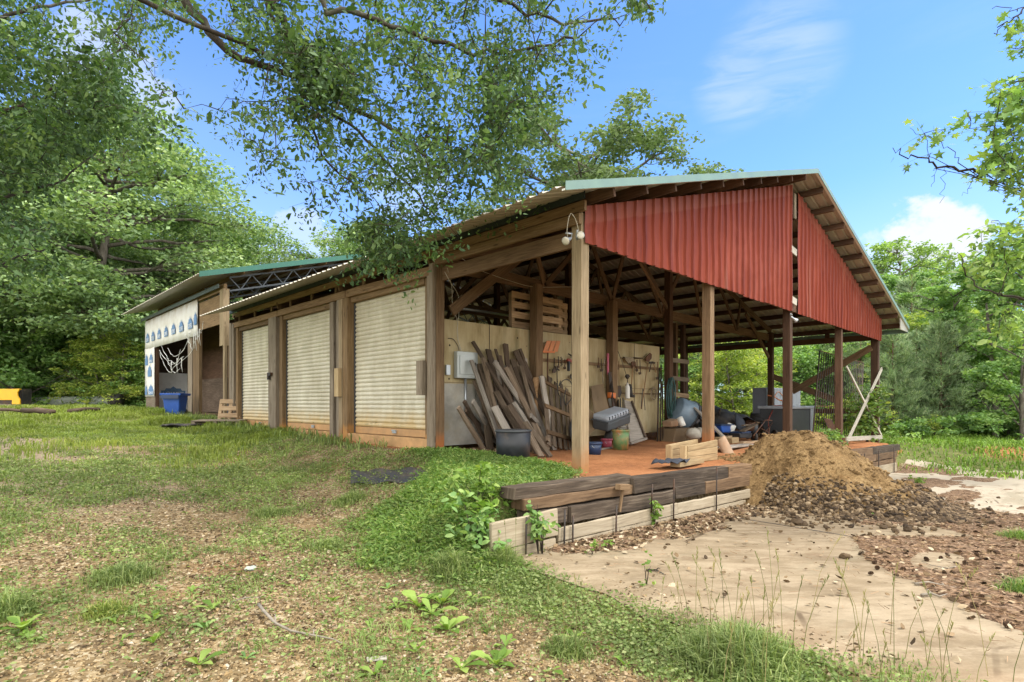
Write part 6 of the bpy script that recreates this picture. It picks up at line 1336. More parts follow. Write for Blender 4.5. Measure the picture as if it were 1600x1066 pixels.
# yard tufts: blades gathered in clumps
c = sample(lambda x, y: yard(x, y)*visible(x, y)*np.clip(5/np.maximum(np.hypot(x, y), 1),   .12, 1), 6600, -4, 6, 1.0, 18, r7)
k = r7.integers(4, 20, len(c)); q = np.repeat(c, k, 0)+r7.normal(0, .075, (k.sum(), 2)); hh_ = np.repeat(r7.uniform(.025, .075, len(c))*(1+1.0*(r7.random(len(c)) < .08)), k)*r7.uniform(.6, 1.2, len(q))
cr = np.repeat(np.clip(r7.normal(.45, .25, len(c)), 0, 1), k)
kind(blades('yard_grass', q, hh_, .0045+.0007*dist(q), L['grass_green'], 1.5, rnd=np.clip(cr+r7.normal(0, .12, len(q)), 0, 1)), 'stuff')
# low clover and small leaves
def leaves_cover(name, mask, n, box, size, mat, up=.05, tilt=(-.3, .5), tmpl=LEAF4, clump=None, zr=.05, width=1.0):
    q = sample(mask, n, *box, r7)
    if clump: kk = r7.integers(clump[0], clump[1], len(q)); q = np.repeat(q, kk, 0)+r7.normal(0, clump[2], (kk.sum(), 2))
    z = terrain(q[:, 0], q[:, 1])+up+r7.uniform(0, zr, len(q))
    sz = r7.uniform(size[0], size[1], len(q))*(1+.03*dist(q))
    return kind(link(name, scatter(name, np.column_stack([q, z]), sz, tmpl, rand_rot(len(q), tilt[0], tilt[1], r7), np.clip(r7.normal(.5, .25, len(q)), 0, 1), width), mat), 'stuff')
leaves_cover('clover_cover', lambda x, y: np.maximum(fringe(x, y), yard(x, y)*.5+.04)*(1-sst(3.5, 3.8, x)*(1-sst(4.0, 4.2, y)))*visible(x, y)*np.clip(5/np.maximum(np.hypot(x, y), 1), .1, 1), 11000, (-3, 5, .2, 13), (.014, .036), L['grass_green'], .008, (-.2, .4), clump=(3, 10, .05), zr=.05)
leaves_cover('bank_weeds', lambda x, y: weedzone(x, y)*(.25+.75*np.maximum(sst(3.6, 4.6, x), sst(.38, .55, fbm(x*2.2, y*2.2, 261)))), 7000, (2.2, 6.6, 3.3, 8.4), (.024, .062), L['weed'], .012, (-.35, .75), LEAF, (4, 8, .08), .06, .50)
q = sample(lambda x, y: weedzone(x, y)*(.3+.7*sst(.4, .6, fbm(x*1.6, y*1.6, 263))), 22000, 2.2, 6.6, 3.3, 8.4, r7); kind(blades('bank_grass', q, r7.uniform(.04, .13, len(q)), .009, L['weed'], 1.4), 'stuff')
q = sample(lambda x, y: fringe(x, y)*(.3+.7*sst(.4, .6, fbm(x*1.5, y*1.5, 221))), 8000, 2.2, 4.4, -.5, 4.2, r7); kind(blades('edge_grass', q, r7.uniform(.02, .075, len(q)), .007, L['grass_green'], 1.6), 'stuff')
q = sample(lambda x, y: np.maximum(rightgrass(x, y), backgrass(x, y))*visible(x, y)*np.clip(24/np.maximum(np.hypot(x, y), 1), .2, 1)*(.3+.7*sst(.38, .55, fbm(x*.6, y*.6, 231))), 42000, 18.5, 44, -10, 26, r7)
kind(blades('field_grass', q, r7.uniform(.06, .24, len(q)), .035, L['weed_pale'], 1.2, rnd=np.clip(r7.normal(.42, .25, len(q)), 0, 1)), 'stuff')
# grass that creeps along the foot of doors, walls and the far barn
q = np.concatenate([np.column_stack([r7.uniform(5.1, 5.86, 4200), r7.uniform(9.2, 20, 4200)]), np.column_stack([r7.uniform(4.6, 6.0, 2600), r7.uniform(18.4, 29, 2600)])]); q = q[r7.random(len(q)) < sst(.38, .6, fbm(q[:, 0]*1.3, q[:, 1]*1.3, 241))*(.35+.65*sst(14, 18, q[:, 1]))]
kind(blades('wall_grass', q, r7.uniform(.06, .26, len(q)), .02, L['grass_green'], .7), 'stuff')
# pebbles near the camera
q = sample(lambda x, y: (1-.75*np.clip(fringe(x, y)+weedzone(x, y), 0, 1))*visible(x, y)*near_w(x, y, 3.4)*(1-sst(3.9, 4.05, x)*(1-sst(4.1, 4.3, y))), 62000, -3, 5.6, .8, 13, r7)
sz = r7.uniform(.004, .0115, len(q))*(1+1.2*(r7.random(len(q)) < .06)); t_ = rock_template(500, 1)
oc = (np.array([(1, .1, 0), (.1, .8, .1), (-.9, .1, .05), (0, -.85, 0), (.1, 0, .62), (-.05, .05, -.5)]), [(0, 1, 4), (1, 2, 4), (2, 3, 4), (3, 0, 4), (1, 0, 5), (2, 1, 5), (3, 2, 5), (0, 3, 5)])
kind(link('gravel', scatter('gravel', np.column_stack([q, terrain(q[:, 0], q[:, 1])+sz*.25]), sz, oc, rand_rot(len(q), -.35, .35, r7), r7.random(len(q))), M['pebble']), 'stuff')
q = sample(lambda x, y: (1-.6*np.clip(fringe(x, y)+weedzone(x, y), 0, 1))*visible(x, y)*near_w(x, y, 5)*sst(.40, .6, fbm(x*1.2, y*1.2, 251))*(1-sst(3.9, 4.05, x)*(1-sst(4.1, 4.3, y))), 18000, -3, 5.6, .8, 14, r7)
kind(link('leaf_litter', scatter('leaf_litter', np.column_stack([q, terrain(q[:, 0], q[:, 1])+.012]), r7.uniform(.012, .038, len(q)), DRY, rand_rot(len(q), -.3, .3, r7), r7.random(len(q))), M['litter']), 'stuff')
q = np.column_stack([r7.uniform(6.0, 7.7, 700), r7.uniform(7.0, 8.0, 700)])
kind(link('blown_leaves', scatter('blown_leaves', np.column_stack([q, terrain(q[:, 0], q[:, 1])+.02]), r7.uniform(.03, .07, len(q)), DRY, rand_rot(len(q), -.4, .4, r7), r7.random(len(q))), M['litter']), 'stuff')

# ------------------------------------------------------------------ single weeds
def weed_mesh(seed, nl, ln, mat):
    rr_ = np.random.default_rng(seed); mb = MB()
    for k in range(nl):
        a = k*2.4+rr_.uniform(-.3, .3); l_ = ln*rr_.uniform(.55, 1.1); el = rr_.uniform(.25, 1.1); w_ = l_*rr_.uniform(.16, .23)
        d_ = V((math.cos(a)*math.cos(el), math.sin(a)*math.cos(el), math.sin(el))); s_ = V((-math.sin(a), math.cos(a), 0)); rows = []
        for i in range(6):
            t = i/5; c_ = d_*(l_*t)+V((0, 0, -l_*.35*t*t)); wv = w_*math.sin(math.pi*(.06+.90*t))**.8*(.35+.65*t if t < .5 else 1.0)
            rows.append([c_-s_*wv+V((0, 0, wv*.25)), c_, c_+s_*wv+V((0, 0, wv*.25))])
        mb.grid(rows, rr_.random(), True)
    me = mb.mesh('broadleaf_weed'); me.materials.append(mat); return me
WM = [weed_mesh(300+k, [5, 7, 6, 9, 4][k], [.13, .15, .12, .17, .11][k], L['weed_pale'] if k != 2 else L['shrub']) for k in range(5)]
WEEDS = [(240, 1005, 1.0, 0), (320, 983, .9, 2), (333, 952, .9, 1), (452, 916, .8, 4), (475, 905, .6, 2), (310, 1040, 1, 1), (190, 1000, .7, 4), (180, 975, .6, 0), (240, 970, .8, 1), (255, 920, .8, 4), (300, 925, .6, 0), (344, 905, .7, 4), (385, 1030, .6, 2),
         (577, 980, .9, 4), (655, 950, 1.3, 3), (675, 960, 1.3, 1), (690, 945, 1.2, 3), (640, 985, 1.0, 0), (700, 985, 1.0, 3), (612, 1005, .7, 4), (650, 1020, 1.0, 0), (720, 1045, 1.1, 1), (585, 1055, 1.0, 0), (775, 1040, 1.0, 3), (790, 1010, .9, 0), (860, 1050, 1.0, 4), (740, 940, .9, 1), (730, 920, .7, 0), (605, 920, .8, 2), (520, 940, .7, 0), (760, 985, .7, 4), (660, 1058, .7, 2), (815, 955, .7, 4), (620, 950, .8, 1), (35, 985, 1.1, 3), (45, 1000, .8, 0), (95, 940, .7, 4), (150, 955, .7, 2), (410, 875, .6, 4), (560, 870, .6, 0), (480, 845, .5, 4), (900, 1000, .8, 1), (955, 1015, .8, 4), (975, 1040, .8, 0)]
for (px, py, s, k) in WEEDS:
    p = G(px, py); o = bpy.data.objects.new('broadleaf_weed', WM[k]); C.objects.link(o); o.location = p; o.scale = (s*1.15, s*1.15, s*1.15); o.rotation_euler = (0, 0, random.uniform(0, 6.28))
    tag(o, 'small pale green broadleaf weed growing in the foreground gravel', 'weed', 'broadleaf weeds in the gravel')
# grass clumps with seed stalks
def clump(name, lab, px, py, R_, h, n, stalks, sh, mat='grass_green', cat='grass clump', group=None, wd=.006):
    p = G(px, py); t = thing(name, lab, cat, p, group); q = r7.normal(0, R_*.45, (n, 2)); q[:, 0] += p.x; q[:, 1] += p.y
    rr0 = np.hypot(q[:, 0]-p.x, q[:, 1]-p.y)/R_; ob = blades('blades', q, h*r7.uniform(.4, 1.2, n)*np.exp(-(rr0/.85)**2*.8), wd, L[mat], 1.0); ob.parent = t; ob.location = -V(p)
    if stalks:
        mb = MB()
        for k in range(stalks):
            a = r7.uniform(0, 6.28); b = p+V((r7.normal(0, R_*.6), r7.normal(0, R_*.6), 0)); b.z = tz(b.x, b.y); H_ = sh*r7.uniform(.6, 1.1); ln = V((math.cos(a), math.sin(a), 0))*H_*r7.uniform(.05, .4)
            pts = [b, b+ln*.3+V((0, 0, H_*.55)), b+ln*.7+V((0, 0, H_*.85)), b+ln+V((0, 0, H_))]; rv = r7.random(); mb.tube(pts, [.0022, .0018, .0015, .001], 3, False, rv)
            for j in range(int(10*H_/.5)):
                u = 1-j*.022; c_ = pts[2].lerp(pts[3], max(0, 1-j*.09)); a2 = r7.uniform(0, 6.28); mb.add([c_, c_+V((.006*math.cos(a2), .006*math.sin(a2), .010)), c_+V((.008*math.cos(a2), .008*math.sin(a2), .026)), c_+V((0, 0, .012))], [[0, 1, 2, 3]], None, rv)
        mb.build('seed_stalks', L['straw'], t)
    return t
clump('grass_clump', 'big bright grass clump with tall seed stalks at the edge of concrete, bottom right', 1150, 1040, .42, .27, 2600, 34, .62, 'grass_green', wd=.007)
clump('grass_clump', 'thin seed stalks rising from the concrete edge at far bottom right', 1420, 1075, .42, .10, 700, 22, .58)
clump('grass_clump', 'green grass clump standing at the corner of the pale planks', 790, 888, .17, .27, 900, 3, .4)
clump('grass_clump', 'green grass clump on the gravel side below the bank weeds', 705, 895, .22, .22, 1300, 0, .4)
clump('grass_clump', 'dark green grass clump low in the left foreground', 195, 905, .34, .15, 1500, 0, .4); clump('grass_clump', 'pale grass clump with thin stalks below the concrete edge', 888, 1020, .20, .14, 700, 5, .40); clump('grass_clump', 'grass clump at the left picture edge in the foreground', 8, 960, .20, .20, 900, 0, .4)
clump('grass_clump', 'blue green tuft beside the black ground tarp', 545, 785, .30, .16, 1100, 0, .4); clump('grass_clump', 'grass tuft in the gravel left of the bank weeds', 420, 805, .28, .13, 900, 0, .4); clump('grass_clump', 'grass tuft on the gravel below the bank weeds, left', 515, 855, .22, .12, 700, 0, .4); clump('grass_clump', 'small reddish grass tuft in left foreground gravel', 165, 960, .18, .12, 600, 0, .3, 'grass')
clump('grass_clump', 'tall grass growing before the far barn opening by the bin', 322, 640, .45, .40, 500, 0, .5, wd=.02)
clump('grass_clump', 'fresh grass clump at the right edge of the pine straw', 1596, 845, .30, .18, 900, 0, .3, 'weed'); clump('grass_clump', 'lower grass clump at the right picture edge', 1600, 930, .22, .18, 700, 2, .3, 'weed')
def bush(name, lab, p, rx, h, n, leaf, mat, cat='bush', stems=5, tmpl=LEAF, group=None, flat=.5, width=.9, trunk='bark_dark'):
    t = thing(name, lab, cat, p, group); rr_ = np.random.default_rng(int(abs(p.x*97+p.y*31)*10) % 9999)
    mb = MB(); tips = []
    for k in range(stems):
        a = rr_.uniform(0, 6.28); e = V((math.cos(a)*rx*rr_.uniform(.2, .8), math.sin(a)*rx*rr_.uniform(.2, .8), h*rr_.uniform(.5, .95))); mb.tube([p, p+e*.5+V((0, 0, h*.1)), p+e], [.0025+h*.008, .002+h*.005, .0015], 5); tips += [e*.55, e*.8, e]
    mb.build('stems', M[trunk], t)
    m_ = max(6, n//14); cc = []
    for k in range(m_):
        if rr_.random() < .5: b = tips[rr_.integers(len(tips))]; cc.append([b.x, b.y, b.z])
        else:
            a = rr_.uniform(0, 6.28); ph = rr_.uniform(.05, 1.0); r_ = rx*math.sqrt(max(0, 1-(abs(ph-.45)/.58)**2))*rr_.uniform(.55, 1.05); cc.append([r_*math.cos(a), r_*math.sin(a), h*ph])
    cc = np.array(cc); pts = cc[rr_.integers(0, m_, n)]+rr_.normal(0, 1, (n, 3))*np.array([rx*.13, rx*.13, h*.07]); pts[:, 2] = np.maximum(pts[:, 2], .02)
    me_ = scatter('foliage', pts, rr_.uniform(.7, 1.25, n)*leaf, tmpl, rand_rot(n, -.9, .6, rr_), np.clip(rr_.normal(.5, .24, n), 0, 1), width); link('foliage', me_, L[mat], t); return t
# vines and weeds about the walls
vp = PY(1022, 815, YW-.13); bush('vine', 'small vine climbing the pale planks of the timber wall', V((vp.x, vp.y, .05)), .10, .42, 60, .075, 'weed_pale', 'vine', 3)
p = G(832, 870); bush('weed_bush', 'leafy weed growing before the left end of the pale planks', V((p.x+.1, 3.82, p.z)), .18, .55, 120, .075, 'shrub', 'weed', 4); bush('weed_bush', 'yellow green sapling weed leaning over the plank corner', V((4.12, 3.8, .1)), .13, .62, 50, .085, 'weed_pale', 'weed', 3)
p = G(755, 830); bush('weed_bush', 'maple like weed at the end of the timber wall', V((3.5, 4.1, tz(3.5, 4.1))), .32, .55, 260, .09, 'shrub', 'weed', 5); bush('weed_bush', 'pale weed spilling over the left end of the blackened timbers', V((3.75, 4.35, tz(3.75, 4.35))), .3, .42, 220, .085, 'weed_pale', 'weed', 5)
for (px, py, h, lab) in ((1010, 915, .30, 'thin weed standing alone on the concrete litter'), (948, 862, .18, 'low weed sprouting from leaves below the planks'), (925, 868, .14, 'tiny weed sprouting left of the low weed')): p = G(px, py); bush('thin_weed', lab, p, .07, h, 26, .045, 'weed_pale', 'weed', 2)
p = PY(1300, 694, 4.6); bush('small_bush', 'round dark green bush on the pad edge before the iron grille', V((p.x, 4.65, tz(p.x, 4.65))), .42, .42, 700, .075, 'shrub', 'bush', 6)
p = PY(1345, 690, 5.3); bush('leafy_shrub', 'leafy shrub growing up through the white X-braced gate', V((p.x-1.0, 4.88, tz(p.x, 4.88))), .62, 1.75, 800, .15, 'weed', 'shrub', 8)
bush('leafy_shrub', 'low weeds under the bottom rail of the white gate', V((p.x+.6, 4.55, tz(p.x+.6, 4.55))), .7, .3, 400, .08, 'weed_pale', 'weeds', 6)
p = G(1218, 712); bush('thin_weed', 'small grass sprig growing on the dirt pile', V((10.25, 3.0, pz(10.25, 3.0))), .10, .16, 50, .06, 'weed_pale', 'weed', 3); bush('thin_weed', 'green sprig in the rubble at the near foot of pile', V((9.2, 2.15, apz(9.2, 2.15))), .10, .08, 40, .04, 'shrub', 'weed', 3)
p = G(1500, 757); bush('thin_weed', 'little green plant alone on the far pale concrete', G(1432, 757), .2, .2, 120, .06, 'weed_pale', 'weed', 3)
for (px, py, s, lab) in ((1460, 700, .7, 'tall yellow grass sprout at the woods edge right of the gate'), (1395, 690, .9, 'pale reedy sprout just right of the last post')):
    p = PD(px, py, 22); bush('reedy_plant', lab, V((p.x, p.y, tz(p.x, p.y))), .25, 1.5*s, 160, .14, 'yellow', 'plant', 5, LEAF, None, .5, .4)
# ------------------------------------------------------------------ trees
def branchy(mb, a, b, r0, r1, bend, rng, n=6, sides=7):
    a, b = V(a), V(b); L_ = (b-a).length; off = V(rng.normal(0, bend*L_, 3)); pts = []
    for i in range(n+1):
        t = i/n; pts.append(a.lerp(b, t)+off*math.sin(math.pi*t)*.6+V(rng.normal(0, bend*L_*.12, 3))*(1 if 0 < i < n else 0))
    mb.tube(pts, [r0+(r1-r0)*(i/n)**.8 for i in range(n+1)], sides); return pts
def tree_data(seed, H, crown, trunk_r, n_leaf, leaf, mat, trunk0=.35, nlimb=9, layers=None, tmpl=LEAF4, bark='bark', sub=5, width=1.0, spread=.5, sparse=1.0, tilt=(-.8, .5)):
    """crown: list of (x,y,z,rx,ry,rz) lobes, metres from the base. returns (trunk mesh, crown mesh)"""
    rng = np.random.default_rng(seed); mb = MB(); cl = []
    top = V((rng.normal(0, .03*H), rng.normal(0, .03*H), H*.86)); tr = [V((0, 0, -.2)), V((rng.normal(0, .02*H), rng.normal(0, .02*H), H*trunk0)), V((top.x*.6, top.y*.6, H*.6)), top]
    mb.tube([tr[0], tr[0].lerp(tr[1], .06), tr[0].lerp(tr[1], .5), tr[1], tr[2], tr[3]], [trunk_r*1.5, trunk_r*1.1, trunk_r, trunk_r*.85, trunk_r*.5, trunk_r*.12], 10)
    for (x, y, z, rx, ry, rz) in crown:
        c = V((x, y, z)); f = min(.92, max(trunk0*.8, (z-rz*.7)/H)); k = f/.86; s = tr[0].lerp(tr[1], min(1, k/.4)) if k < .4 else (tr[1].lerp(tr[2], min(1, (k-.4)/.3)) if k < .7 else tr[2].lerp(tr[3], min(1, (k-.7)/.3)))
        pts = branchy(mb, s, c, trunk_r*.36, trunk_r*.12, .09, rng)
        m = max(3, int(sub*rx*ry*rz*3/max(.3, leaf*3)**1.0/ (4+rx*ry*rz)*2))
        m = min(m, 34)
        for j in range(m):
            d = rng.normal(0, 1, 3); d /= np.linalg.norm(d); rad = rng.uniform(.55, 1.02)
            e = c+V((d[0]*rx*rad, d[1]*ry*rad, d[2]*rz*rad)); branchy(mb, pts[rng.integers(3, len(pts))], e, trunk_r*.09, trunk_r*.02, .10, rng, 4, 4); cl.append((e.x, e.y, e.z, (rx+ry)/2*spread*rng.uniform(.5, 1.0), rz*spread*.55*rng.uniform(.5, 1.1)))
    cl = np.array(cl); wts = cl[:, 3]**2*cl[:, 4]; wts /= wts.sum(); pick = rng.choice(len(cl), n_leaf, p=wts)
    g = rng.normal(0, 1, (n_leaf, 3)); g /= np.maximum(1, np.linalg.norm(g, axis=1)/1.7)[:, None]
    P = cl[pick, :3]+g*np.column_stack([cl[pick, 3], cl[pick, 3], cl[pick, 4]])*.62
    crv = rng.normal(.5, .16, len(cl))[pick]
    me_c = scatter('crown', P, leaf*rng.uniform(.65, 1.35, n_leaf), tmpl, rand_rot(n_leaf, tilt[0], tilt[1], rng), np.clip(crv+rng.normal(0, .16, n_leaf), 0, 1), width); me_c.materials.append(L[mat])
    me_t = mb.mesh('trunk'); me_t.materials.append(M[bark]); return me_t, me_c
def put_tree(name, data, p, s=1.0, rz=0.0, lab='', group=None, cat='tree', sz=None):
    t = bpy.data.objects.new(name, None); C.objects.link(t); t.location = p; t.rotation_euler = (0, 0, rz); t.scale = (s, s, sz or s); BASE[t.name] = V(p); tag(t, lab, cat, group)
    for nm, me_ in zip(('trunk', 'crown'), data): o = bpy.data.objects.new(nm, me_); C.objects.link(o); o.parent = t
    return t
def lobes(seed, n, R, z0, z1, r, flat=.6, top=True):
    rg = np.random.default_rng(seed); out = []
    for k in range(n):
        a = k*2.399+rg.uniform(-.4, .4); t = (k+.5)/n; z = z0+(z1-z0)*t; rad = R*math.sqrt(max(.05, 1-((t-.35)/.68)**2))*rg.uniform(.55, 1.0); q = r*rg.uniform(.7, 1.25); out.append((rad*math.cos(a), rad*math.sin(a), z, q, q, q*flat))
    return out
def ground_at(px, d): p = PD(px, HOR, d); return V((p.x, p.y, tz(p.x, p.y)-.1))
OAK = tree_data(1, 17, lobes(1, 26, 6.6, 4.5, 15.6, 2.2, .55), .42, 30000, .26, 'oak', .30)
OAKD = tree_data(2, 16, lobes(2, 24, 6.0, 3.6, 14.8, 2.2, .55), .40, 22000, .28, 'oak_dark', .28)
OLIVE = tree_data(3, 15, lobes(3, 17, 5.6, 7.0, 14.2, 1.6, .62), .30, 17000, .22, 'olive', .42, spread=.48)
GUM = tree_data(4, 14, lobes(4, 24, 3.2, 2.2, 13.2, 1.35, .75), .22, 17000, .22, 'bright', .25)
POPLAR = tree_data(5, 12, lobes(5, 20, 2.3, 1.4, 11.6, 1.0, .8), .16, 11000, .20, 'shrub', .2)
YELLOW = tree_data(6, 6.5, lobes(6, 18, 2.5, .7, 5.9, 1.1, .7), .10, 9000, .17, 'yellow', .15, tmpl=LEAF)
SHRUB = tree_data(7, 4.2, lobes(7, 16, 2.0, .4, 3.8, 1.0, .7), .07, 8000, .15, 'shrub', .1, tmpl=LEAF)
def pine_data(seed, H, R, n_w, mat='pine'):
    rng = np.random.default_rng(seed); mb = MB(); mb.tube([(0, 0, -.2), (.03*H*rng.normal(0, .4), 0, H*.5), (0, 0, H)], [.03*H*.55, .02*H*.5, .012], 8); P = []; X = []; S = []
    for k in range(n_w):
        z = H*(.10+.88*k/n_w); rad = R*(1-.78*(k/n_w))*rng.uniform(.75, 1.1)
        for j in range(rng.integers(4, 7)):
            a = rng.uniform(0, 6.28); b = V((0, 0, z)); e = V((math.cos(a)*rad, math.sin(a)*rad, z+rad*rng.uniform(.15, .55))); pts = branchy(mb, b, e, .012+.01*rad, .004, .06, rng, 4, 4)
            for q_ in range(int(10+18*rad)):
                t = rng.uniform(.25, 1.0); c = b.lerp(e, t)+V(rng.normal(0, .07+.05*rad, 3)); dirn = np.array((e-b).normalized())*.7+np.array([0, 0, .75])
                for nn in range(9): v_ = dirn+rng.normal(0, .5, 3); P.append(c); X.append(v_/np.linalg.norm(v_)); S.append(rng.uniform(.16, .30)*(H/6)**.35)
    X = np.array(X); y = np.cross(X, rng.normal(0, 1, X.shape)); y /= np.linalg.norm(y, axis=1)[:, None]; z_ = np.cross(X, y); n = len(P)
    T = (np.array([(0, -.045, 0), (0, .045, 0), (1, .02, 0), (1, -.02, 0)]), [(0, 1, 2, 3)])
    me_c = scatter('crown', np.array(P), np.array(S), T, (X, y, z_), np.clip(rng.normal(.5, .25, n), 0, 1)); me_c.materials.append(L[mat]); me_t = mb.mesh('trunk'); me_t.materials.append(M['bark_pine']); return me_t, me_c
PINE = pine_data(11, 6.2, 2.0, 17); PINE2 = pine_data(12, 5.0, 1.8, 14)
print('protos', len(bpy.data.meshes))
GL = 'trees of the left woods'; GR = 'trees of the right woods'
# left woods -------------------------------------------------------
BIG = tree_data(21, 17.5, lobes(21, 46, 8.4, 3.8, 15.8, 2.0, .42)+[(-5, -3, 6.2, 2.3, 2.3, .8), (4.5, -3, 5.6, 2.2, 2.2, .8), (6.5, 2, 8, 2.2, 2.2, .8)], .36, 60000, .24, 'oak', .36, spread=.8)
put_tree('big_oak', BIG, ground_at(176, 33), 1.0, .6, 'big grey trunked oak with layered limbs left of the far barn')
i = 0
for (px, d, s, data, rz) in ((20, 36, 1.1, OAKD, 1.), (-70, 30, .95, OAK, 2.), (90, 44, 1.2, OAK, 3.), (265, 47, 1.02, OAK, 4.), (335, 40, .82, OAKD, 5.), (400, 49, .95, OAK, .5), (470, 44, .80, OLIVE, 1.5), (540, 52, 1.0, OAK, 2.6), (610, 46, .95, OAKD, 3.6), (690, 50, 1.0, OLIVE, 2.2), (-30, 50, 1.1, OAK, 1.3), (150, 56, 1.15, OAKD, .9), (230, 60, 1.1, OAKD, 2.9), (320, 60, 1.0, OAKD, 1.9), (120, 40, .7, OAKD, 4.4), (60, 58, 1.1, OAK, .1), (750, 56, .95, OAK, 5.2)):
    lab = {0: 'dark green oak at the far left of the woods', 4: 'dark oak right behind the roof of the far barn', 6: 'olive crowned oak above the ridge of the far barn', 9: 'tall olive oak above the roof of the long barn, left'}.get(i, ('broad green oak among the left woods' if data is OAK else 'dark oak deep in the left woods') if data is not OLIVE else 'olive crowned oak above the ridge of the far barn')
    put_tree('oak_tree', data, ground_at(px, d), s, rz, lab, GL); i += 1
# understory
for j, (px, d, s, lab, data) in enumerate(((20, 31, 1.35, 'tall leafy shrub at the far left behind the yellow plow', SHRUB), (75, 35, 1.6, 'broad leafy shrub under the big oak, left of its trunk', SHRUB), (235, 36, 1.7, 'broad leafy shrub behind the left end of the far barn', SHRUB), (130, 39, 1.9, 'broad leafy shrub behind the big oak trunk', SHRUB), (-20, 34, 2.0, 'tall leafy shrub cut by the left picture edge', SHRUB), (200, 43, 2.2, 'tall leafy shrub deep behind the big oak', SHRUB), (45, 45, 2.3, 'tall leafy shrub deep in the left woods', SHRUB), (150, 31, .70, 'yellow green sapling before the big oak trunk', YELLOW), (188, 30, .62, 'yellow green sapling left of the wrapped barn corner', YELLOW), (205, 32, .95, 'leafy green shrub against the left end of the far barn', SHRUB), (222, 31, .75, 'lower leafy shrub at the corner of the wrapped barn', SHRUB), (70, 37, .8, 'yellow green sapling before the dark left woods', YELLOW), (110, 33, .42, 'small thin sapling by the concrete pipe', YELLOW), (40, 42, 1.0, 'shrub between trunks at far left', SHRUB), (140, 44, 1.0, 'shrub between trunks right of the pale sapling', SHRUB), (5, 40, .9, 'shrub at the left picture edge behind the plow', SHRUB))):
    put_tree('understory_shrub', data, ground_at(px, d), s, j*1.3, lab, None, 'shrub')
def bare_trunk(px, d, r, H, lab):
    p = ground_at(px, d); rg = np.random.default_rng(px); mb = MB(); e = p+V((rg.normal(0, .5), rg.normal(0, .5), H)); t = thing('woods_tree', lab, 'tree', p, 'trunks in the left woods'); branchy(mb, p, e, r*1.2, r*.55, .02, rg, 6, 10); mb.build('trunk', M['bark'], t)
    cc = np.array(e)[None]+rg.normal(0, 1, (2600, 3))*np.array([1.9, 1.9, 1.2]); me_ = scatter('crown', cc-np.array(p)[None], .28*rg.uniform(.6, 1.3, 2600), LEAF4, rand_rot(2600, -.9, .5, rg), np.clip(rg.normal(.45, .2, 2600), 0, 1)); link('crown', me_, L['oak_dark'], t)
for (px, d, r, H, lab) in ((122, 40, .40, 9, 'thick straight trunk left of a leaning one in the left woods'), (136, 38, .42, 9, 'thick slightly leaning trunk in the left woods'), (64, 43, .34, 9, 'dim trunk behind the yellow plow sapling'), (98, 46, .28, 9, 'thin dim trunk deep in the left woods'), (42, 46, .3, 9, 'dim trunk at the far left of the woods')): bare_trunk(px, d, r, H, lab)
# masses far behind
def mass(name, px0, px1, d0_, d1_, h, n, leaf, mat, seed, hvar=.35):
    rg = np.random.default_rng(seed); m = n//60; px = rg.uniform(px0, px1, m); d = rg.uniform(d0_, d1_, m); u = (px-CX)/FPX
    x = d*(FW.x+u*RT.x); y = d*(FW.y+u*RT.y); z = terrain(x, y); top = h*(1-hvar+2*hvar*vnoise(px*.011, d*.1, seed)); hz = z+top*np.sqrt(rg.random(m))
    k = rg.integers(0, m, n); sc = 1.0*(h/8); P = np.column_stack([x, y, hz])[k]+rg.normal(0, 1, (n, 3))*np.array([sc, sc, sc*.5]); cv = rg.normal(.45, .2, m)[k]
    return kind(link(name, scatter(name, P, leaf*rg.uniform(.6, 1.4, n), LEAF4, rand_rot(n, -.9, .5, rg), np.clip(cv+rg.normal(0, .15, n), 0, 1)), L[mat]), 'stuff')
mass('far_woods', -120, 820, 62, 76, 13, 42000, .55, 'wood_far', 31)
mass('far_woods', 780, 1850, 58, 74, 8, 40000, .5, 'wood_far', 32)
mass('woods_undergrowth', -60, 250, 42, 58, 3.2, 12000, .32, 'oak_dark', 33)
# behind the barn
put_tree('oak_tree', OLIVE, ground_at(890, 41), 1.50, 1.0, 'tall olive oak rising behind the barn roof, left of the pair', 'olive oaks behind the barn'); put_tree('oak_tree', OLIVE, ground_at(1015, 44), 1.42, 3.4, 'olive oak rising behind the barn roof, right of the pair', 'olive oaks behind the barn'); put_tree('oak_tree', OLIVE, ground_at(840, 46), 1.3, 5.0, 'lower olive oak hidden behind the leafy overhang', 'olive oaks behind the barn')
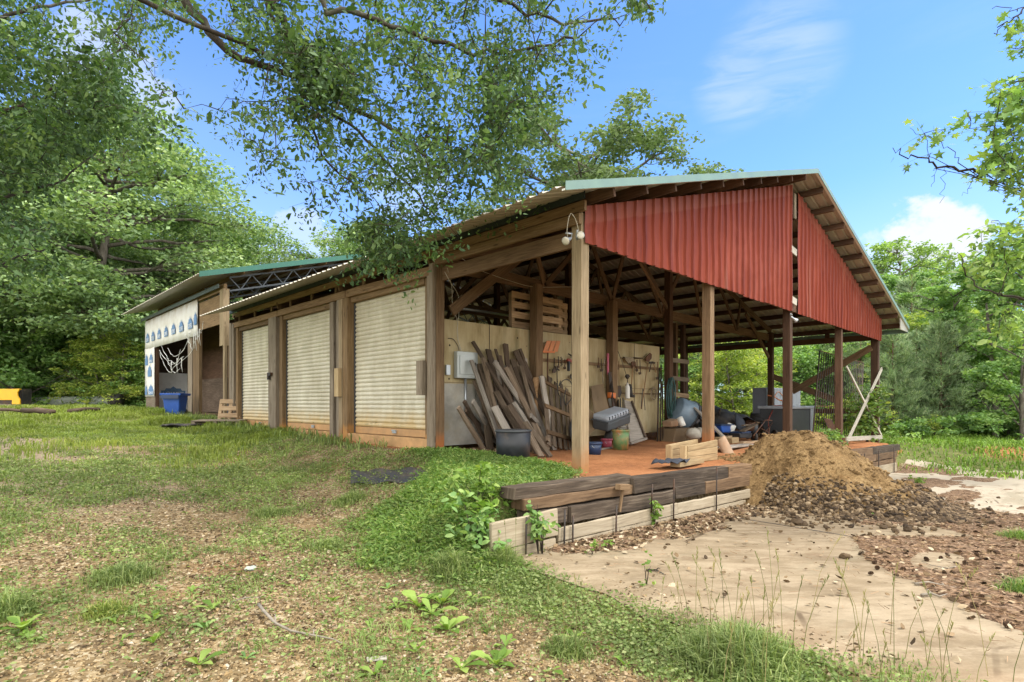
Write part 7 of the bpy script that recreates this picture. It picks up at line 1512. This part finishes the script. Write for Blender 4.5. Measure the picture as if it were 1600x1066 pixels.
# right woods
i = 0
for (px, d, s, data, rz, nm, lab) in (
 (1362, 36, .83, POPLAR, .3, 'sweetgum_tree', 'narrow pale green sweetgum just right of the red gable'), (1400, 38, .90, GUM, 1.2, 'sweetgum_tree', 'taller bright sweetgum rising right of the narrow one'), (1432, 41, .85, GUM, 2.2, 'sweetgum_tree', 'bright sweetgum under the white cloud'),
 (1470, 45, .66, GUM, 3.1, 'sweetgum_tree', 'lower sweetgum in the dip of the right treeline'), (1510, 42, .66, GUM, 4.0, 'sweetgum_tree', 'sweetgum left of the bare branched tree'), (1560, 38, .74, GUM, 5.0, 'sweetgum_tree', 'sweetgum near the right picture edge'), (1610, 33, .72, GUM, .7, 'sweetgum_tree', 'sweetgum cut by the right picture edge'),
 (1330, 44, .72, GUM, 1.9, 'sweetgum_tree', 'sweetgum seen through the right bays of the barn'), (1290, 47, .7, OAK, 1.9, 'dark_tree', 'dark tree seen under the roof behind the iron grille'), (1230, 47, .7, GUM, .9, 'sweetgum_tree', 'sweetgum seen under the barn roof at mid right'), (1150, 50, .7, OAK, 3.9, 'dark_tree', 'dark tree seen under the roof right of third post'), (1090, 44, .62, OAK, 2.4, 'oak_tree', 'oak seen under the roof behind the boarded bay'),
 (1455, 27, .62, POPLAR, 2.0, 'sweetgum_tree', 'small leafy sweetgum behind the young pines'), (1500, 25, .6, POPLAR, 3.0, 'sweetgum_tree', 'small sweetgum with pale tips over the pines'), (1555, 23, .66, POPLAR, 4.0, 'sweetgum_tree', 'small leafy sweetgum on the right'), (1600, 21, .62, POPLAR, 5.5, 'sweetgum_tree', 'small leafy sweetgum at the right edge'),
 (1420, 29, .9, YELLOW, 2.0, 'sapling', 'yellow tipped sapling in the middle of the right woods'), (1475, 31, 1.0, YELLOW, 1.0, 'sapling', 'second yellow tipped sapling in the right woods'),
 (1105, 30, .80, YELLOW, .5, 'sapling', 'bright yellow green sapling behind the barn, left of third post'), (1140, 28, .74, YELLOW, 1.9, 'sapling', 'bright yellow green sapling right of third post behind the barn'), (1180, 30, .66, YELLOW, 2.9, 'sapling', 'low yellow green sapling behind the grey cabinets'), (1072, 31, .9, SHRUB, .5, 'shrub', 'green shrub behind the boarded bay'), (1162, 33, 1.0, SHRUB, 1.5, 'shrub', 'green shrub behind the yellow saplings'), (1215, 33, 1.1, SHRUB, 2.5, 'shrub', 'green shrub behind the fourth post'), (1275, 34, 1.2, SHRUB, 3.5, 'shrub', 'green shrub behind the iron grille'), (1330, 32, 1.1, SHRUB, 4.5, 'shrub', 'green shrub behind the white gate'),
 (1530, 26, 1.0, SHRUB, 2.5, 'shrub', 'dense green shrub right of the young pines'), (1575, 24, 1.05, SHRUB, 1.0, 'shrub', 'dense green shrub at the right woods edge'), (1610, 25, 1.2, SHRUB, 5.0, 'shrub', 'dense green shrub cut by the right edge'), (1500, 29, 1.1, SHRUB, 4.1, 'shrub', 'shrub deep behind the young pines')):
    put_tree(nm, data, ground_at(px, d), s, rz, lab, None, 'tree' if nm != 'shrub' else 'shrub')
for (px, d, s, data, rz, lab) in ((1395, 24.5, .80, PINE, 1., 'young pine just right of the white gate'), (1432, 26, .98, PINE2, 2., 'soft young pine second from the white gate'), (1470, 24, .80, PINE, 3., 'young pine in the centre of the right edge of woods'), (1495, 27, .95, PINE, 4., 'taller young pine behind the centre one'), (1525, 25, .6, PINE2, 5., 'lowest young pine right of the centre pine'), (1425, 33, 1.42, PINE, 5.5, 'dark tall pine rising behind the young pines'), (1215, 36, 1.05, PINE, .4, 'pine seen under the roof between fourth post and grille'), (1262, 34, .95, PINE2, 1.4, 'pine seen under the roof behind the grey bins'), (1310, 33, .95, PINE, 2.4, 'pine seen behind the iron grille'), (1345, 31, 1.0, PINE2, 3.4, 'pine seen through the X-braced gate bay')):
    put_tree('pine_tree', data, ground_at(px, d), s, rz, lab, None, 'pine')
mass('roadside_scrub', 1395, 1700, 20.5, 27, .9, 9000, .13, 'shrub', 35, .6)
mass('roadside_scrub', 1040, 1345, 28, 33, 1.3, 9000, .15, 'yellow', 36, .5)

# near trees with overhanging limbs ---------------------------------
def near_tree(name, lab, base, r0, H, limbs, polys, mat, leaf, seed, tmpl=LEAF, per=20, cl_r=.30, width=.8, drop=.25, bark='bark_dark', cat='tree', extra=(), rtop=None, ltilt=(-1.25, .25), tw=.006):
    """limbs: polylines of (px,py,depth). polys: (list of px,py), (d0,d1), count -> leaf clusters inside"""
    rg = np.random.default_rng(seed); t = thing(name, lab, cat, base); mb = MB(); pts3 = []
    top = base+V((rg.normal(0, .2), rg.normal(0, .2), H)); mb.tube([base+V((0, 0, -.2)), base+V((0, 0, .3)), base.lerp(top, .4), base.lerp(top, .75), top], [r0*1.5, r0*1.1, r0, r0*.75, r0*.25], 12)
    axis = [base.lerp(top, k/20) for k in range(6, 21)]; pts3 += axis[4:]
    for (pl, ra, rb) in limbs:
        P_ = [PD(*q) for q in pl]; s = min(axis, key=lambda a_: abs(a_.z-(P_[0].z-.8))); full = [s, s.lerp(P_[0], .5)+V((0, 0, .25))]+P_; sm = []
        for i in range(len(full)-1):
            for k in range(4): sm.append(full[i].lerp(full[i+1], k/4)+V(rg.normal(0, .02, 3)))
        sm.append(full[-1]); n_ = len(sm); mb.tube(sm, [ra+(rb-ra)*(k/(n_-1))**.7 for k in range(n_)], 7); pts3 += sm[6:]
    arr = np.array([tuple(p) for p in pts3]); cents = []
    from mathutils.geometry import intersect_point_tri_2d
    def inside(px, py, poly):
        c = False; j = len(poly)-1
        for i in range(len(poly)):
            (xi, yi), (xj, yj) = poly[i], poly[j]
            if (yi > py) != (yj > py) and px < (xj-xi)*(py-yi)/(yj-yi)+xi: c = not c
            j = i
        return c
    for (poly, (da, db), cnt) in polys:
        xs = [p[0] for p in poly]; ys = [p[1] for p in poly]; got = 0; guard = 0
        while got < cnt and guard < cnt*40:
            guard += 1; px, py = rg.uniform(min(xs), max(xs)), rg.uniform(min(ys), max(ys))
            if not inside(px, py, poly) or vnoise(px*.016, py*.016, seed) < .38+.08*rg.random(): continue
            cents.append(tuple(PD(px, py, rg.uniform(da, db)))); got += 1
    for e in extra:      # the part of the crown that lies outside the photograph
        d_ = V(e)-O0; dep = d_.dot(FW)
        if dep > .5 and -60 < CX+d_.dot(RT)/dep*FPX < 1660 and HOR-d_.z/dep*FPX > -60: continue
        cents.append(e)
    cents = np.array(cents); order = np.argsort(((cents[:, None]-arr[None]) ** 2).sum(-1).min(1))
    for i in order:     # every cluster hangs on a twig from the nearest wood
        c = cents[i]; j = ((arr-c)**2).sum(1).argmin(); a = V(arr[j]); b = V(c); d = (b-a).length
        if d > .08:
            m = max(2, int(d/.35)); off = V(rg.normal(0, .06*d, 3)); pl = [a.lerp(b, k/m)+off*math.sin(math.pi*k/m)+V((0, 0, .10*d*math.sin(math.pi*k/m))) for k in range(m+1)]; ra = min(.03, tw+.006*d); mb.tube(pl, [ra+(tw*.4-ra)*(k/m) for k in range(m+1)], 4); arr = np.vstack([arr, np.array([tuple(p) for p in pl[1:]])])
    mb.build('trunk', M[bark], t)
    nc = len(cents); dr = rg.normal(0, 1, (nc, 3))*np.array([1, 1, .45])-np.array([0, 0, drop]); dr /= np.linalg.norm(dr, axis=1)[:, None]; ll = cl_r*rg.uniform(1.2, 2.8, nc)
    mb = MB()
    for c_, d_, l_ in zip(cents, dr, ll): mb.tube([c_, c_+d_*l_*.5+np.array([0, 0, .03*l_]), c_+d_*l_], [tw*.5, tw*.35, tw*.2], 3, False)
    mb.build('twigs', M[bark], t)
    n = nc*per; ci = np.repeat(np.arange(nc), per); g = rg.normal(0, 1, (n, 3)); P = cents[ci]+dr[ci]*(ll[ci]*rg.uniform(-.15, 1.05, n))[:, None]+g*cl_r*.24-np.array([0, 0, 1])*(np.abs(rg.normal(0, .10*cl_r, n)))[:, None]
    cv = rg.normal(.45, .17, len(cents))[ci]
    me_ = scatter('crown', P, leaf*np.exp(rg.normal(0, .28, n)), tmpl, rand_rot(n, ltilt[0], ltilt[1], rg), np.clip(cv+rg.normal(0, .17, n), 0, 1), width, base); link('crown', me_, L[mat], t); return t
OV = [(150, -80), (1010, -80), (1022, 40), (1000, 85), (930, 60), (905, 115), (862, 130), (856, 205), (845, 260), (800, 300), (765, 330), (735, 360), (690, 395), (640, 392), (590, 398), (555, 380), (520, 340), (470, 290), (405, 275), (372, 215), (330, 175), (285, 190), (240, 150), (150, 60)]
core = [(330, -60), (760, -60), (820, 120), (770, 240), (700, 330), (630, 370), (560, 345), (480, 250), (430, 130)]
bp = V((-2.4, 6.2, tz(-2.4, 6.2)))
rgx = np.random.default_rng(3); extra = [(bp.x+rgx.normal(.5, 2.2), bp.y+rgx.normal(-.4, 2.2), rgx.uniform(6.5, 11)) for _ in range(25)]
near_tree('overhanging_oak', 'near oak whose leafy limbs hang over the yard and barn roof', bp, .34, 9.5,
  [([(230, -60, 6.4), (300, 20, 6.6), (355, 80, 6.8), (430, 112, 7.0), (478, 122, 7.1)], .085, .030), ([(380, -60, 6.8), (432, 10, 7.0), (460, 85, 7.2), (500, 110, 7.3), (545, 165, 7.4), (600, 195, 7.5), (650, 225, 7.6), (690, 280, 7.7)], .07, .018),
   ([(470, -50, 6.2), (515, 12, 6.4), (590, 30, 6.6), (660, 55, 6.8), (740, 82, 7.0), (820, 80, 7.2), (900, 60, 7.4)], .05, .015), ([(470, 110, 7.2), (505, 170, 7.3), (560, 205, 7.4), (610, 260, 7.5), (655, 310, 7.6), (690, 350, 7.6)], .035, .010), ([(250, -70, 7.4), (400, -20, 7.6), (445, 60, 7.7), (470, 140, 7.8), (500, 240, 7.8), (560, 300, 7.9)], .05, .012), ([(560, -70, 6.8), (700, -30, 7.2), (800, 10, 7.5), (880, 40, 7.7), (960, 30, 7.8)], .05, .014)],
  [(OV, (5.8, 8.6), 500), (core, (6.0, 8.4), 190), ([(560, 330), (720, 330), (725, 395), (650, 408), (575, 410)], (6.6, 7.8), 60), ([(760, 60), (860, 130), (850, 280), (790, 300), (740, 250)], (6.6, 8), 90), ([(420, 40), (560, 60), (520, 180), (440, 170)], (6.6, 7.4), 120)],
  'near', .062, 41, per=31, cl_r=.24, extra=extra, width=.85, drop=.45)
LP = [(-60, -80), (330, -80), (290, 30), (215, 60), (190, 120), (225, 160), (250, 215), (160, 230), (120, 300), (60, 380), (100, 430), (-60, 470)]
bl_ = V((-2.6, 11.5, tz(-2.6, 11.5))); extra = [(bl_.x+rgx.normal(0, 2.0), bl_.y+rgx.normal(0, 2.2), rgx.uniform(5, 12)) for _ in range(25)]
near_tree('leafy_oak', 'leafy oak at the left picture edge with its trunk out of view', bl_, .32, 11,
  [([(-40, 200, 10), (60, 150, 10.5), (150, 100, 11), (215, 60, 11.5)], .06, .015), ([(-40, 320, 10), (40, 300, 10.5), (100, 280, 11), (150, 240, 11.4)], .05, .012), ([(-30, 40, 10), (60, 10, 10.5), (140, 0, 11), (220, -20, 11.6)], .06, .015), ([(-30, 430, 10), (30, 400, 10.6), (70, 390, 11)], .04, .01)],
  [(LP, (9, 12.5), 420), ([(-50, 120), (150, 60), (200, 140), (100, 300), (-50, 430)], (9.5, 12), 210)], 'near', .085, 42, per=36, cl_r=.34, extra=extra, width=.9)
# star leaved branch from the right
ang = np.arange(10)*math.pi/5; rad = np.where(np.arange(10) % 2 == 0, .5, .2); STAR = (np.column_stack([np.cos(ang)*rad+.5, np.sin(ang)*rad, np.full(10, .0)]), [tuple(range(10))])
br_ = PD(1760, 631, 7.4); br_.z = tz(br_.x, br_.y)
near_tree('sweetgum_limb_tree', 'near sweetgum reaching in from the right with star shaped leaves', br_, .2, 8.5,
  [([(1680, 255, 7.0), (1600, 262, 6.8), (1540, 268, 6.6), (1490, 262, 6.5), (1450, 250, 6.4), (1415, 240, 6.4), (1395, 231, 6.4)], .035, .004), ([(1700, 0, 6.6), (1600, 12, 6.4), (1585, 25, 6.3), (1570, 40, 6.3), (1553, 52, 6.3)], .014, .004), ([(1690, -5, 6.6), (1600, 10, 6.4), (1580, 18, 6.3), (1550, 14, 6.3)], .010, .003), ([(1680, 70, 6.6), (1620, 78, 6.4), (1575, 74, 6.3)], .010, .003),
   ([(1540, 266, 6.6), (1552, 290, 6.5), (1568, 302, 6.5), (1595, 298, 6.5)], .010, .003), ([(1480, 262, 6.5), (1475, 285, 6.5), (1468, 318, 6.5)], .006, .002), ([(1520, 268, 6.5), (1515, 292, 6.5), (1503, 306, 6.5)], .006, .002), ([(1468, 258, 6.4), (1458, 275, 6.4), (1455, 292, 6.4)], .006, .002), ([(1455, 250, 6.4), (1440, 215, 6.4), (1422, 200, 6.4)], .006, .002), ([(1500, 258, 6.5), (1480, 232, 6.5), (1455, 215, 6.5)], .008, .003)],
  [([(1432, 210), (1470, 200), (1515, 168), (1520, 205), (1500, 245), (1560, 240), (1540, 170), (1575, 130), (1620, 115), (1700, 110), (1700, 300), (1580, 295), (1560, 275), (1520, 262), (1450, 238)], (6.1, 7.0), 105), ([(1558, 130), (1640, 115), (1700, 260), (1560, 270), (1545, 190)], (6.0, 7.2), 70), ([(1575, 25), (1610, 20), (1610, 70), (1575, 45)], (6.2, 6.5), 5), ([(1570, 70), (1610, 55), (1610, 80)], (6.2, 6.5), 3)],
  'shrub', .10, 43, STAR, 7, .13, 1.0, .2, extra=[(br_.x+rgx.normal(0, 1.2), br_.y+rgx.normal(0, 1.2), rgx.uniform(3.5, 9)) for _ in range(90)], ltilt=(-1.3, .5), tw=.004)
br2 = PD(1780, 631, 14); br2.z = tz(br2.x, br2.y)
near_tree('open_tree', 'open branched tree with curving dark limbs before the right woods', br2, .2, 8,
  [([(1700, 480, 13), (1640, 472, 13), (1600, 466, 13), (1560, 462, 13), (1530, 450, 13), (1510, 430, 13), (1502, 400, 13)], .05, .010), ([(1600, 466, 13), (1580, 480, 13), (1560, 505, 13), (1555, 540, 13)], .03, .006), ([(1560, 462, 13), (1575, 420, 13), (1566, 380, 13), (1560, 345, 13)], .02, .005), ([(1680, 380, 13), (1620, 370, 13), (1595, 380, 13), (1575, 400, 13)], .025, .006)],
  [([(1475, 365), (1530, 345), (1555, 330), (1570, 335), (1600, 345), (1700, 340), (1700, 470), (1560, 450), (1520, 420), (1490, 400)], (12.3, 14), 110), ([(1560, 470), (1700, 440), (1700, 560), (1575, 530)], (12.3, 14), 120)], 'bright', .13, 44, LEAF, 11, .25, .9, .3)
print('objects', len(bpy.data.objects))
